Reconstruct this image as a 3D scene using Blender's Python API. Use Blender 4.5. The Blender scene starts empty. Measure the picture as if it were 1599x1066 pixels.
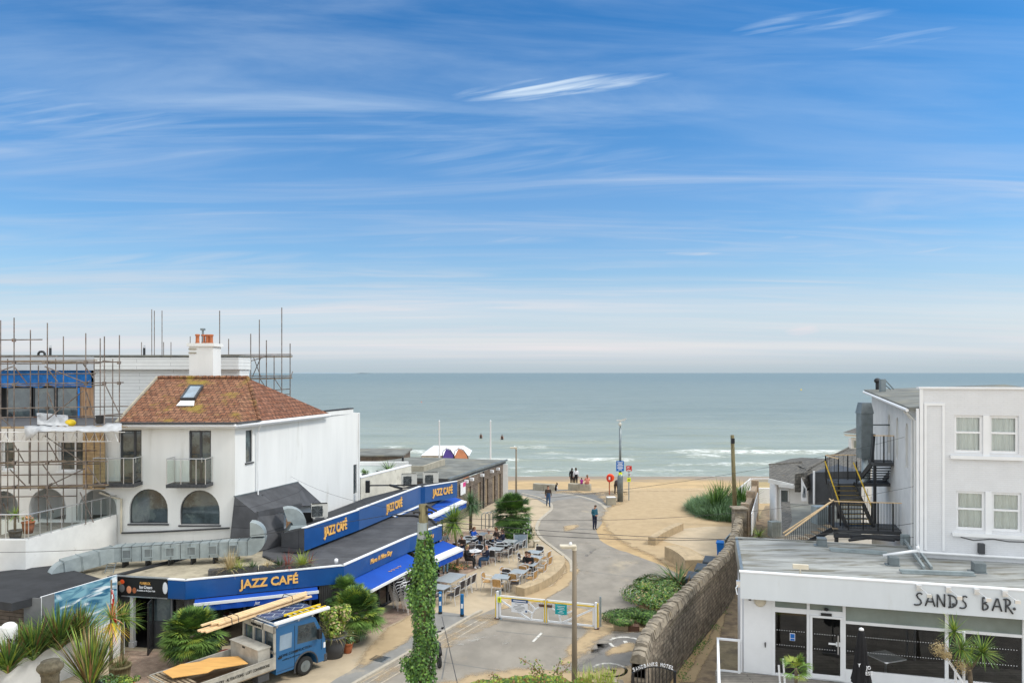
import bpy, math, random
from mathutils import Vector, Matrix, noise
from mathutils.geometry import tessellate_polygon
random.seed(7)
S = bpy.context.scene
COL = S.collection
F, H, CX, HZ = 1150.0, 11.0, 799.5, 582.0     # focal length in photo pixels, camera height, centre, horizon row
# ---------------------------------------------------------------- camera
cam = bpy.data.objects.new('camera', bpy.data.cameras.new('camera')); COL.objects.link(cam)
cam.location = (0, 0, H); cam.rotation_euler = (math.radians(90), 0, 0)
cam.data.sensor_width = 36; cam.data.lens = 36*F/1599; cam.data.shift_y = (HZ-533)/1599
cam.data.clip_start = .3; cam.data.clip_end = 90000
S.camera = cam
# ---------------------------------------------------------------- world
SUN_AZ, SUN_EL = math.radians(98), math.radians(48)
W = bpy.data.worlds.new('World'); S.world = W; W.use_nodes = True
nt = W.node_tree; nt.nodes.clear()
def N(t, ty, **kw):
    n = t.nodes.new(ty)
    for k, v in kw.items(): setattr(n, k, v)
    return n
def mth(t, op, a, b=None, c=None, clamp=False):
    n = t.nodes.new('ShaderNodeMath'); n.operation = op; n.use_clamp = clamp
    for i, x in enumerate((a, b, c)):
        if x is None: continue
        if isinstance(x, (int, float)): n.inputs[i].default_value = x
        else: t.links.new(x, n.inputs[i])
    return n.outputs[0]
def mixc(t, fac, a, b):
    n = t.nodes.new('ShaderNodeMix'); n.data_type = 'RGBA'
    for i, x in ((0, fac), (6, a), (7, b)):
        if isinstance(x, (int, float)): n.inputs[i].default_value = x
        elif isinstance(x, tuple): n.inputs[i].default_value = (*x[:3], 1)
        else: t.links.new(x, n.inputs[i])
    return n.outputs[2]
def ramp(t, fac, lo, hi):
    n = t.nodes.new('ShaderNodeMapRange'); n.interpolation_type = 'SMOOTHSTEP'
    t.links.new(fac, n.inputs[0]); n.inputs[1].default_value = lo; n.inputs[2].default_value = hi
    return n.outputs[0]
sky = N(nt, 'ShaderNodeTexSky', sky_type='NISHITA', sun_disc=False, sun_elevation=SUN_EL, sun_rotation=SUN_AZ, altitude=10, air_density=1.0, dust_density=.6, ozone_density=2.5)
hs = N(nt, 'ShaderNodeHueSaturation'); hs.inputs['Saturation'].default_value = 1.22; hs.inputs['Value'].default_value = 1.0
nt.links.new(sky.outputs[0], hs.inputs['Color'])
SKYK = .10
skc = N(nt, 'ShaderNodeVectorMath', operation='MULTIPLY'); nt.links.new(hs.outputs[0], skc.inputs[0]); skc.inputs[1].default_value = (.32, .90, 1.16)
tc = N(nt, 'ShaderNodeTexCoord'); sx = N(nt, 'ShaderNodeSeparateXYZ'); nt.links.new(tc.outputs['Generated'], sx.inputs[0])
X, Y, Z = sx.outputs
Zc = mth(nt, 'MAXIMUM', Z, 0.0)
den = mth(nt, 'ADD', Zc, .05)
U = mth(nt, 'DIVIDE', X, den); V = mth(nt, 'DIVIDE', Y, den)
def cloud(su, sv, rot, scale, det, lo, hi, dist=.6, off=0.0):
    cv = N(nt, 'ShaderNodeCombineXYZ'); nt.links.new(U, cv.inputs[0]); nt.links.new(V, cv.inputs[1]); cv.inputs[2].default_value = off
    mp = N(nt, 'ShaderNodeMapping'); mp.inputs['Rotation'].default_value = (0, 0, rot); mp.inputs['Scale'].default_value = (su, sv, 1)
    nt.links.new(cv.outputs[0], mp.inputs[0])
    no = N(nt, 'ShaderNodeTexNoise'); no.inputs['Scale'].default_value = scale; no.inputs['Detail'].default_value = det
    no.inputs['Roughness'].default_value = .58; no.inputs['Distortion'].default_value = dist
    nt.links.new(mp.outputs[0], no.inputs['Vector'])
    return ramp(nt, no.outputs[0], lo, hi)
c1 = cloud(.20, 1.1, .35, 1.7, 12, .40, .86, 1.1, 0.3)
c1b = cloud(.22, .45, .1, 1.1, 4, .36, .62, .5, 5.1)
c2 = cloud(.22, .95, -.38, 2.0, 12, .42, .9, 1.0, 9.0)
c3 = cloud(.07, .42, .05, 2.6, 9, .48, .70, .5, 2.0)
lowm = ramp(nt, Z, .20, .09)
cl = mth(nt, 'MULTIPLY', mth(nt, 'ADD', mth(nt, 'MULTIPLY', c1, c1b), mth(nt, 'MULTIPLY', mth(nt, 'MULTIPLY', c2, mth(nt, 'SUBTRACT', 1.15, c1b)), .8)), .58, clamp=True)
cl = mth(nt, 'MAXIMUM', cl, mth(nt, 'MULTIPLY', mth(nt, 'MULTIPLY', c3, lowm), .75))
# a few single streaks of cirrus at fixed bearings: a = x/y, b = z/y
A_ = mth(nt, 'DIVIDE', X, mth(nt, 'MAXIMUM', Y, .05)); B_ = mth(nt, 'DIVIDE', Z, mth(nt, 'MAXIMUM', Y, .05))
nz = N(nt, 'ShaderNodeTexNoise'); nz.inputs['Scale'].default_value = 3; nz.inputs['Detail'].default_value = 8; nz.inputs['Distortion'].default_value = .5
cvv = N(nt, 'ShaderNodeCombineXYZ'); nt.links.new(mth(nt, 'MULTIPLY', A_, 2.4), cvv.inputs[0])
nt.links.new(mth(nt, 'MULTIPLY', mth(nt, 'SUBTRACT', B_, mth(nt, 'MULTIPLY', A_, .16)), 34.0), cvv.inputs[1]); nt.links.new(cvv.outputs[0], nz.inputs['Vector'])
wisp = ramp(nt, nz.outputs[0], .30, .88)
for (px, py, hw, hh, sl, k) in ((885, 136, 215, 22, .09, 1.1), (1270, 35, 150, 24, .13, .42), (1420, 60, 120, 13, .17, .5), (1085, 396, 60, 4, .0, .75),
                                (1200, 372, 60, 4, .05, .55), (920, 420, 50, 4, .0, .6), (655, 427, 50, 4, .05, .55), (716, 504, 50, 22, .0, .6), (1253, 516, 34, 15, .0, 1.1),
                                (150, 519, 26, 10, .0, .95), (1520, 442, 45, 5, .08, .5), (120, 180, 300, 60, -.15, .30), (1400, 392, 150, 8, .06, .4), (760, 374, 180, 9, .0, .35),
                                (250, 405, 320, 14, .02, .45), (540, 553, 30, 7, 0, .35), (1520, 558, 30, 7, 0, .35), (830, 250, 330, 50, -.06, .20), (640, 170, 150, 30, -.3, .12)):
    a0, b0 = (px-CX)/F, (HZ-py)/F
    da = mth(nt, 'SUBTRACT', A_, a0); db = mth(nt, 'SUBTRACT', mth(nt, 'SUBTRACT', B_, b0), mth(nt, 'MULTIPLY', da, sl))
    q = mth(nt, 'ADD', mth(nt, 'POWER', mth(nt, 'ABSOLUTE', mth(nt, 'MULTIPLY', da, F/hw)), 2.0), mth(nt, 'POWER', mth(nt, 'ABSOLUTE', mth(nt, 'MULTIPLY', db, F/hh)), 2.0))
    g = mth(nt, 'MULTIPLY', mth(nt, 'MULTIPLY', ramp(nt, q, 1.0, 0.0), wisp), k*1.25)
    cl = mth(nt, 'MAXIMUM', cl, g)
veil = mth(nt, 'ADD', mth(nt, 'MULTIPLY', ramp(nt, Z, .19, .0), .66), mth(nt, 'MULTIPLY', ramp(nt, Z, .46, .05), .27))
cl = mth(nt, 'SUBTRACT', 1.0, mth(nt, 'MULTIPLY', mth(nt, 'SUBTRACT', 1.0, cl), mth(nt, 'SUBTRACT', 1.0, veil)))
bandn = cloud(.03, .12, .03, 2.0, 4, .35, .65, .3, 7.0)
hazec = mixc(nt, mth(nt, 'MULTIPLY', bandn, 1.0), (5.1, 5.5, 6.1), (6.6, 6.2, 6.3))
hazec2 = mixc(nt, ramp(nt, Z, .035, .0), hazec, (3.9, 4.5, 5.0))
hazec3 = mixc(nt, ramp(nt, Z, .16, .34), hazec2, (5.2, 6.3, 7.5))
mixed = mixc(nt, cl, skc.outputs[0], hazec3)
# unseen bright cloud added overhead and behind the viewer as neutral fill light
ov = mth(nt, 'MAXIMUM', ramp(nt, Z, .48, .75), mth(nt, 'MULTIPLY', ramp(nt, Y, .25, -.25), .8))
mixed = mixc(nt, mth(nt, 'MULTIPLY', ov, .85), mixed, (13.6, 13.8, 13.6))
bg = N(nt, 'ShaderNodeBackground'); bg.inputs[1].default_value = SKYK
nt.links.new(mixed, bg.inputs[0])
wo = N(nt, 'ShaderNodeOutputWorld'); nt.links.new(bg.outputs[0], wo.inputs[0])
# ---------------------------------------------------------------- sun (softened by thin cloud)
sl = bpy.data.lights.new('sun', 'SUN'); sl.energy = 1.65; sl.angle = math.radians(10); sl.color = (1, .95, .88)
so = bpy.data.objects.new('sun', sl); COL.objects.link(so)
sd = Vector((math.sin(SUN_AZ)*math.cos(SUN_EL), math.cos(SUN_AZ)*math.cos(SUN_EL), math.sin(SUN_EL)))
so.rotation_euler = sd.to_track_quat('Z', 'Y').to_euler(); so.location = (30, 0, 60)
S.view_settings.view_transform = 'Standard'; S.view_settings.look = 'None'; S.view_settings.exposure = 0.38; S.view_settings.gamma = 1
# ---------------------------------------------------------------- helpers
def P(px, py, D): return Vector(((px-CX)*D/F, D, H-(py-HZ)*D/F))
def G(px, py, z=0.0): return P(px, py, (H-z)*F/(py-HZ))
def XD(px, D): return (px-CX)*D/F
def ZD(py, D): return H-(py-HZ)*D/F
def lin(r, g, b): return tuple(((x/255)/12.92 if x/255 <= .04045 else ((x/255+.055)/1.055)**2.4) for x in (r, g, b))
def R(d): return math.radians(d)
MAT = {}
def mat(name, col, rough=.7, metal=0, var=.12, vs=2.0, bump=0, bs=30, col2=None, c2lo=.45, c2hi=.65, c2s=1.0, spec=.4, stretch=None, brick=None, wave=None, emit=None, det=6):
    """procedural material: base colour with noise variation, optional second colour in patches, bump, brick/tile joints, ribs"""
    m = bpy.data.materials.new(name); MAT[name] = m; m.use_nodes = True
    t = m.node_tree; b = t.nodes['Principled BSDF']
    b.inputs['Roughness'].default_value = rough; b.inputs['Metallic'].default_value = metal; b.inputs['Specular IOR Level'].default_value = spec
    tc = N(t, 'ShaderNodeTexCoord'); vec = tc.outputs['Object']
    if stretch:
        mp = N(t, 'ShaderNodeMapping'); mp.inputs['Scale'].default_value = stretch; t.links.new(vec, mp.inputs[0]); vec = mp.outputs[0]
    def ns(scale, d=6, r=.6):
        n = N(t, 'ShaderNodeTexNoise'); n.inputs['Scale'].default_value = scale; n.inputs['Detail'].default_value = d; n.inputs['Roughness'].default_value = r
        t.links.new(vec, n.inputs['Vector']); return n.outputs[0]
    c = tuple(col)
    n1 = ns(vs, det)
    lo = tuple(x*(1-var) for x in c); hi = tuple(min(1, x*(1+var)) for x in c)
    cc = mixc(t, ramp(t, n1, .3, .7), lo, hi)
    h = None
    if brick:
        bw, bh, mortar, c2, c3 = brick
        br = N(t, 'ShaderNodeTexBrick'); t.links.new(tc.outputs['UV'], br.inputs['Vector'])
        br.inputs['Scale'].default_value = 1; br.inputs['Brick Width'].default_value = bw; br.inputs['Row Height'].default_value = bh
        br.inputs['Mortar Size'].default_value = mortar; br.inputs['Mortar Smooth'].default_value = .3
        br.inputs['Color1'].default_value = (*c, 1); br.inputs['Color2'].default_value = (*c2, 1); br.inputs['Mortar'].default_value = (*c3, 1)
        mu = N(t, 'ShaderNodeMix'); mu.data_type = 'RGBA'; mu.blend_type = 'MULTIPLY'; mu.inputs[0].default_value = 1
        t.links.new(br.outputs['Color'], mu.inputs[6])
        g = mth(t, 'ADD', mth(t, 'MULTIPLY', ramp(t, n1, .3, .7), 2*var), 1-var)
        cg = N(t, 'ShaderNodeCombineXYZ'); [t.links.new(g, cg.inputs[i]) for i in range(3)]
        t.links.new(cg.outputs[0], mu.inputs[7]); cc = mu.outputs[2]
        h = mth(t, 'SUBTRACT', 1.0, br.outputs['Fac'])
    if col2:
        cc = mixc(t, ramp(t, ns(c2s, 8, .65), c2lo, c2hi), cc, tuple(col2))
    t.links.new(cc, b.inputs['Base Color'])
    if wave:
        w = N(t, 'ShaderNodeTexWave'); w.wave_type = 'BANDS'; w.bands_direction = wave[0]; w.inputs['Scale'].default_value = wave[1]
        t.links.new(tc.outputs['UV'], w.inputs['Vector']); h = w.outputs['Fac'] if h is None else mth(t, 'ADD', h, w.outputs['Fac'])
    if bump or h is not None:
        bp = N(t, 'ShaderNodeBump'); bp.inputs['Strength'].default_value = .6
        bp.inputs['Distance'].default_value = wave[2] if wave else (bump if not brick else (.004 if name in ('white_brick', 'cladding', 'felt') else .012))
        hh = ns(bs, 5) if bump else None
        if h is not None: hh = h if hh is None else mth(t, 'ADD', h, mth(t, 'MULTIPLY', hh, .7))
        t.links.new(hh, bp.inputs['Height']); t.links.new(bp.outputs[0], b.inputs['Normal'])
    if emit: b.inputs['Emission Color'].default_value = (*emit[:3], 1); b.inputs['Emission Strength'].default_value = emit[3]
    return m
class MB:
    def __init__(s): s.v = []; s.f = []; s.m = []; s.M = Matrix(); s.sm = False
    def fr(s, x, y, ang=0, z=0): s.M = Matrix.Translation((x, y, z)) @ Matrix.Rotation(ang, 4, 'Z'); return s
    def add(s, vs, fs, mi=0):
        k = len(s.v); s.v += [s.M @ Vector(q) for q in vs]; s.f += [tuple(k+i for i in f) for f in fs]; s.m += [mi]*len(fs)
    def quad(s, a, b, c, d, mi=0): s.add((a, b, c, d), ((0, 1, 2, 3),), mi)
    def poly(s, pts, mi=0): s.add(pts, (tuple(range(len(pts))),), mi)
    def box(s, x0, x1, y0, y1, z0, z1, mi=0):
        s.add([(x0, y0, z0), (x1, y0, z0), (x1, y1, z0), (x0, y1, z0), (x0, y0, z1), (x1, y0, z1), (x1, y1, z1), (x0, y1, z1)],
              [(0, 3, 2, 1), (4, 5, 6, 7), (0, 1, 5, 4), (1, 2, 6, 5), (2, 3, 7, 6), (3, 0, 4, 7)], mi)
    def beam(s, a, b, w, h, mi=0, up=(0, 0, 1)):
        a, b = Vector(a), Vector(b); d = (b-a)
        if d.length < 1e-6: return
        d.normalize(); u = Vector(up)
        if abs(d.dot(u)) > .99: u = Vector((1, 0, 0))
        r = d.cross(u).normalized()*w/2; u = r.cross(d).normalized()*h/2
        s.add([a-r-u, a+r-u, a+r+u, a-r+u, b-r-u, b+r-u, b+r+u, b-r+u], [(0, 1, 2, 3), (7, 6, 5, 4), (0, 4, 5, 1), (1, 5, 6, 2), (2, 6, 7, 3), (3, 7, 4, 0)], mi)
    def prism(s, pts, z0, z1, mi=0, mtop=None):
        n = len(pts); v = [(p[0], p[1], z0) for p in pts]+[(p[0], p[1], z1) for p in pts]
        s.add(v, [(i, (i+1) % n, n+(i+1) % n, n+i) for i in range(n)]+[tuple(range(n-1, -1, -1))], mi)
        s.add([(p[0], p[1], z1) for p in pts], [tuple(range(n))], mi if mtop is None else mtop)
    def tube(s, pts, r, n=6, mi=0, caps=True):
        pts = [Vector(p) for p in pts]; rs = r if isinstance(r, (list, tuple)) else [r]*len(pts)
        rings = []; prev = None
        for i, p in enumerate(pts):
            d = (pts[min(i+1, len(pts)-1)]-pts[max(i-1, 0)])
            d = d.normalized() if d.length > 1e-9 else Vector((0, 0, 1))
            if prev is None:
                u = Vector((0, 0, 1)) if abs(d.z) < .9 else Vector((1, 0, 0)); u = (u-d*u.dot(d)).normalized()
            else:
                u = (prev-d*prev.dot(d)); u = u.normalized() if u.length > 1e-6 else prev
            prev = u; w = d.cross(u)
            rings.append([p+(u*math.cos(6.2832*k/n)+w*math.sin(6.2832*k/n))*rs[i] for k in range(n)])
        v = [q for rg in rings for q in rg]
        f = [(i*n+k, i*n+(k+1) % n, (i+1)*n+(k+1) % n, (i+1)*n+k) for i in range(len(pts)-1) for k in range(n)]
        if caps: f += [tuple(range(n-1, -1, -1)), tuple(range((len(pts)-1)*n, len(pts)*n))]
        s.add(v, f, mi)
    def lathe(s, c, prof, n=16, mi=0):
        cx, cy, cz = c
        v = [(cx+r*math.cos(6.2832*k/n), cy+r*math.sin(6.2832*k/n), cz+z) for r, z in prof for k in range(n)]
        f = [(i*n+k, i*n+(k+1) % n, (i+1)*n+(k+1) % n, (i+1)*n+k) for i in range(len(prof)-1) for k in range(n)]
        f += [tuple(range(n-1, -1, -1)), tuple(range((len(prof)-1)*n, len(prof)*n))]
        s.add(v, f, mi)
    def ball(s, c, rx, ry=None, rz=None, n=10, k=7, mi=0):
        ry = ry or rx; rz = rz or rx
        v = []; f = []
        for i in range(k+1):
            a = math.pi*i/k
            for j in range(n): b = 6.2832*j/n; v.append((c[0]+rx*math.sin(a)*math.cos(b), c[1]+ry*math.sin(a)*math.sin(b), c[2]-rz*math.cos(a)))
        for i in range(k):
            for j in range(n): f.append((i*n+j, i*n+(j+1) % n, (i+1)*n+(j+1) % n, (i+1)*n+j))
        s.add(v, f, mi)
    def panel(s, outer, holes, y=0, mi=0, depth=.12, mr=None):
        """upright wall face in the local frame (x along, z up) with holes and their reveals going inward (+y)"""
        loops = [[Vector((a, b, 0)) for a, b in outer]]+[[Vector((a, b, 0)) for a, b in h] for h in holes]
        allv = [q for l in loops for q in l]
        tris = tessellate_polygon(loops)
        s.add([(q.x, y, q.y) for q in allv], [tuple(t) for t in tris], mi)
        for h in holes:
            n = len(h)
            s.add([(a, y, b) for a, b in h]+[(a, y+depth, b) for a, b in h], [(i, (i+1) % n, n+(i+1) % n, n+i) for i in range(n)], mi if mr is None else mr)
    def build(s, name, mats, parent=None, smooth=False, bevel=0):
        vs = s.v; loc = None
        if parent is None:
            xs = [q.x for q in vs]; ys = [q.y for q in vs]; zs = [q.z for q in vs]
            loc = Vector(((min(xs)+max(xs))/2, (min(ys)+max(ys))/2, min(zs))); vv = [q-loc for q in vs]
        else:
            inv = WM(parent).inverted(); vv = [inv @ q for q in vs]
        me = bpy.data.meshes.new(name); me.from_pydata([tuple(q) for q in vv], [], s.f)
        if not isinstance(mats, (list, tuple)): mats = [mats]
        for q in mats: me.materials.append(MAT[q])
        me.polygons.foreach_set('material_index', s.m)
        if smooth: me.polygons.foreach_set('use_smooth', [True]*len(s.f))
        uv = me.uv_layers.new(name='UVMap').data
        for p in me.polygons:
            n = p.normal; h = Vector((-n.y, n.x, 0))
            if h.length < .15: h = Vector((1, 0, 0)); vdir = Vector((0, 1, 0))
            else: h.normalize(); vdir = n.cross(h)
            for li in p.loop_indices:
                q = me.vertices[me.loops[li].vertex_index].co; uv[li].uv = (q.dot(h), q.dot(vdir))
        me.validate(); o = bpy.data.objects.new(name, me); COL.objects.link(o)
        if parent is not None: o.parent = parent
        else: o.location = loc
        if bevel:
            b = o.modifiers.new('bevel', 'BEVEL'); b.width = bevel; b.segments = 2; b.limit_method = 'ANGLE'
        return o
def WM(o):
    m = Matrix.Translation(o.location) @ o.rotation_euler.to_matrix().to_4x4() @ Matrix.Diagonal((*o.scale, 1))
    return WM(o.parent) @ m if o.parent else m
def tag(o, label, cat, group=None):
    o['label'] = label; o['category'] = cat
    if group: o['group'] = group
    return o
def struct(o, kind='structure'): o['kind'] = kind; return o
def thing(name, label, cat, loc=(0, 0, 0), rz=0, group=None):
    o = bpy.data.objects.new(name, None); o.empty_display_size = .2; COL.objects.link(o); o.location = loc; o.rotation_euler = (0, 0, rz)
    return tag(o, label, cat, group)
KIDS = {}
def children(o): return [c for c in COL.objects if c.parent == o]
def dup(root, loc, rz, label=None, group=None, scale=None):
    def rec(o, par):
        c = o.copy(); COL.objects.link(c); c.parent = par
        ks = KIDS.get(o.name)
        if ks is None: ks = KIDS[o.name] = children(o)
        for k in ks: rec(k, c)
        return c
    r = rec(root, None); r.location = loc; r.rotation_euler = (0, 0, rz)
    if scale: r.scale = (scale,)*3 if not isinstance(scale, tuple) else scale
    if label: r['label'] = label
    if group: r['group'] = group
    return r
def text(s, name, org, xdir, height, m, parent, width=None, extrude=.012, up=(0, 0, 1), bold=0, shear=0, centre=False):
    """raised lettering standing on org, running along xdir"""
    cu = bpy.data.curves.new(name, 'FONT'); cu.body = s; cu.extrude = extrude/height; cu.offset = bold; cu.shear = shear; cu.resolution_u = 3
    tmp = bpy.data.objects.new('t', cu); COL.objects.link(tmp)
    me = bpy.data.meshes.new_from_object(tmp.evaluated_get(bpy.context.evaluated_depsgraph_get()))
    bpy.data.objects.remove(tmp); bpy.data.curves.remove(cu)
    xs = [v.co.x for v in me.vertices]; ys = [v.co.y for v in me.vertices]
    if not xs: return None
    x0, x1 = min(xs), max(xs); sy = height/.72
    sx = (width/(x1-x0)) if width else sy
    xd = Vector(xdir).normalized(); u = Vector(up).normalized(); n = xd.cross(u)
    inv = WM(parent).inverted() if parent else Matrix()
    for v in me.vertices:
        q = Vector(org)+xd*((v.co.x-x0)*sx)+u*(v.co.y*sy)+n*(v.co.z*height)
        if centre: q -= xd*((x1-x0)*sx/2)
        v.co = inv @ q
    me.materials.clear(); me.materials.append(MAT[m]); me.name = name
    o = bpy.data.objects.new(name, me); COL.objects.link(o); o.parent = parent
    return o
def sheet(name, pts, z, m, kind='structure', jit=0, seg=.6):
    """flat ground sheet from photo-pixel points on the ground, edges roughened by jit metres"""
    w = [G(a, b) for a, b in pts]; out = []
    for i, p in enumerate(w):
        q = w[(i+1) % len(w)]; k = max(1, int((q-p).length/seg)) if jit else 1
        for j in range(k):
            r = p.lerp(q, j/k)
            if jit: r = r+Vector((noise.noise((r.x*.9, r.y*.9, 1.3)), noise.noise((r.x*.9, r.y*.9, 7.7)), 0))*jit*2
            out.append((r.x, r.y))
    loop = [Vector((a, b, 0)) for a, b in out]; tr = tessellate_polygon([loop])
    mb = MB(); fs = []
    for t in tr:
        a, b, c = (loop[i] for i in t); fs.append(tuple(t) if (b-a).cross(c-a).z > 0 else (t[0], t[2], t[1]))
    mb.add([(a, b, z) for a, b in out], fs); o = mb.build(name, m); o['kind'] = kind; return o
# ---------------------------------------------------------------- materials
mat('white_render', (.75, .755, .735), .85, var=.05, vs=.9, bump=.006, bs=14, col2=(.50, .49, .44), c2lo=.56, c2hi=.85, c2s=1.3, stretch=(1, 1, .16))
mat('stained_render', (.62, .60, .52), .9, var=.12, vs=1.2, bump=.01, bs=10, col2=(.22, .20, .16), c2lo=.55, c2hi=.75, c2s=1.1)
mat('white_brick', (.67, .68, .70), .8, var=.03, brick=(.22, .075, .008, (.66, .67, .685), (.63, .64, .655)), bump=.003, bs=30, col2=(.55, .55, .53), c2lo=.6, c2hi=.85, c2s=.8)
mat('white_paint', (.76, .77, .78), .5, var=.03)
mat('worn_white', (.66, .665, .65), .75, var=.06, vs=1.5, col2=(.42, .40, .33), c2lo=.62, c2hi=.82, c2s=1.6)
mat('cladding', (.74, .75, .73), .6, var=.03, brick=(4.0, .20, .012, (.71, .72, .70), (.42, .42, .41)))
mat('fascia_grey', (.50, .53, .56), .6, var=.04)
mat('bar_fascia', (.66, .70, .73), .45, var=.04, vs=.8, bump=.001, bs=2, col2=(.56, .58, .57), c2lo=.55, c2hi=.85, c2s=1.5, stretch=(1, 1, .3))
mat('tile', (.18, .070, .036), .9, var=.4, vs=5, brick=(.30, .27, .022, (.25, .115, .07), (.06, .03, .02)), col2=(.24, .19, .05), c2lo=.62, c2hi=.80, c2s=.8, bump=.02, bs=18, wave=('X', 3.3*.95, .03))
mat('tile_lichen', (.19, .076, .038), .9, var=.4, vs=5, brick=(.30, .27, .022, (.27, .135, .075), (.06, .03, .02)), col2=(.27, .19, .035), c2lo=.51, c2hi=.70, c2s=.9, bump=.02, bs=18, wave=('X', 3.3*.95, .03))
mat('slate', (.10, .095, .085), .85, var=.3, vs=6, brick=(.28, .20, .015, (.15, .14, .12), (.035, .035, .035)), bump=.01, bs=15, col2=(.18, .14, .07), c2lo=.62, c2hi=.8, c2s=2)
mat('felt', (.060, .062, .068), .85, var=.22, vs=1.2, bump=.004, bs=6, brick=(9, 1.0, .02, (.075, .077, .083), (.035, .035, .04)))
mat('felt_dark', (.028, .030, .034), .8, var=.25, vs=1.5, bump=.004, bs=8)
mat('gravel_roof', (.34, .30, .22), .95, var=.25, vs=2, bump=.01, bs=40, col2=(.13, .12, .09), c2lo=.60, c2hi=.72, c2s=1.2)
mat('bar_roof', (.29, .30, .29), .8, var=.30, vs=1.4, stretch=(.35, 1.6, 1), bump=.004, bs=10, col2=(.13, .12, .085), c2lo=.47, c2hi=.68, c2s=1.6)
mat('hut_roof', (.16, .165, .15), .9, var=.3, vs=.6, bump=.004, bs=6, col2=(.24, .23, .18), c2lo=.5, c2hi=.7, c2s=.5)
mat('asphalt', (.26, .236, .20), .92, var=.16, vs=.8, bump=.004, bs=60, col2=(.40, .34, .25), c2lo=.56, c2hi=.76, c2s=.30, stretch=(1, .7, 1))
mat('asphalt_dark', (.155, .155, .15), .92, var=.15, vs=1, bump=.004, bs=60, col2=(.30, .26, .19), c2lo=.6, c2hi=.75, c2s=.5)
mat('footway', (.235, .23, .215), .9, var=.12, vs=1.2, bump=.003, bs=50, col2=(.42, .35, .25), c2lo=.55, c2hi=.68, c2s=.5)
mat('prom', (.235, .23, .215), .92, var=.1, vs=1, bump=.003, bs=50, col2=(.42, .35, .25), c2lo=.56, c2hi=.72, c2s=.4)
mat('plaza', (.46, .375, .26), .92, var=.10, vs=1.2, bump=.003, bs=60, col2=(.38, .32, .235), c2lo=.5, c2hi=.7, c2s=.6)
mat('sand', (.47, .335, .175), .95, var=.13, vs=.5, bump=.05, bs=3.2, col2=(.38, .27, .155), c2lo=.55, c2hi=.75, c2s=.18, det=9)
mat('wet_sand', (.33, .24, .15), .4, var=.1, vs=.6)
mat('kerb', (.42, .38, .31), .9, var=.12, vs=5, bump=.004, bs=20)
mat('brick_paving', (.29, .19, .145), .9, var=.25, vs=3, brick=(.21, .105, .012, (.36, .25, .19), (.34, .29, .22)), col2=(.38, .31, .23), c2lo=.55, c2hi=.8, c2s=.8)
mat('line_white', (.62, .61, .57), .8, var=.1, vs=9, col2=(.22, .21, .19), c2lo=.50, c2hi=.60, c2s=5)
mat('line_faint', (.50, .45, .36), .8, var=.1, vs=9, col2=(.34, .31, .26), c2lo=.50, c2hi=.60, c2s=5)
mat('line_yellow', (.60, .42, .12), .8, var=.15, vs=9, col2=(.35, .3, .2), c2lo=.55, c2hi=.65, c2s=6)
mat('path', (.26, .20, .13), .95, var=.2, vs=2, bump=.01, bs=20, col2=(.16, .12, .09), c2lo=.5, c2hi=.65, c2s=1.2)
mat('concrete', (.36, .33, .26), .9, var=.15, vs=2, bump=.006, bs=15, col2=(.20, .18, .13), c2lo=.58, c2hi=.75, c2s=1.5)
mat('seat_stone', (.42, .33, .21), .9, var=.14, vs=3, bump=.006, bs=18, brick=(1.4, .8, .012, (.45, .35, .22), (.26, .2, .13)))
mat('wall_stone', (.19, .155, .118), .95, var=.45, vs=4, bump=.05, bs=9, brick=(.34, .15, .03, (.28, .24, .185), (.155, .13, .10)), col2=(.35, .31, .24), c2lo=.6, c2hi=.75, c2s=5)
mat('coping_stone', (.25, .215, .165), .95, var=.4, vs=3, bump=.04, bs=7, col2=(.38, .30, .18), c2lo=.55, c2hi=.75, c2s=2)
mat('stone', (.105, .09, .06), .95, var=.3, vs=8, bump=.02, bs=25, col2=(.12, .11, .07), c2lo=.5, c2hi=.7, c2s=5)
mat('buff_brick', (.38, .27, .17), .9, var=.2, vs=5, brick=(.22, .075, .012, (.30, .22, .15), (.40, .35, .28)))
mat('cafe_blue', (.006, .07, .25), .30, var=.12, vs=.8, spec=.5, col2=(.03, .10, .27), c2lo=.5, c2hi=.8, c2s=.9)
mat('cafe_blue_faded', (.035, .10, .27), .35, var=.08, vs=.6, spec=.5)
mat('awning_blue', (.003, .065, .38), .8, var=.08, vs=1, bump=.004, bs=5)
mat('gold', (.80, .45, .12), .5, var=.15, vs=3)
mat('dark_timber', (.075, .073, .072), .7, var=.25, vs=3, stretch=(6, 6, .6))
mat('grey_panel', (.16, .165, .17), .6, var=.12)
mat('black_metal', (.015, .016, .018), .45, spec=.5)
mat('dark_grey', (.055, .058, .063), .6, var=.15)
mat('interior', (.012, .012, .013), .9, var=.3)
mat('glass_dark', (.045, .062, .070), .05, var=.7, vs=.9, spec=1.0, col2=(.10, .13, .13), c2lo=.5, c2hi=.6, c2s=1.1)  # blue-grey base and paler patches stand in for reflected sky
mat('glass_tint', (.20, .24, .22), .12, var=.15, vs=1)
mat('galv', (.32, .37, .38), .42, metal=.35, var=.14, vs=2.5)
mat('galv_dark', (.20, .23, .24), .4, metal=.5, var=.2)
mat('steel', (.55, .56, .57), .3, metal=.8, var=.05)
mat('alu', (.75, .76, .77), .32, metal=.55, var=.05)
mat('scaffold', (.19, .16, .14), .55, metal=.5, var=.45, vs=3, col2=(.16, .07, .04), c2lo=.58, c2hi=.66, c2s=2.3)
mat('plank', (.44, .31, .17), .8, var=.25, vs=2, stretch=(.6, 6, 6))
mat('plank_old', (.26, .20, .13), .85, var=.35, vs=2, stretch=(.6, 6, 6))
mat('ply', (.62, .34, .10), .7, var=.12, vs=1.2, stretch=(1, 4, 1))
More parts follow.
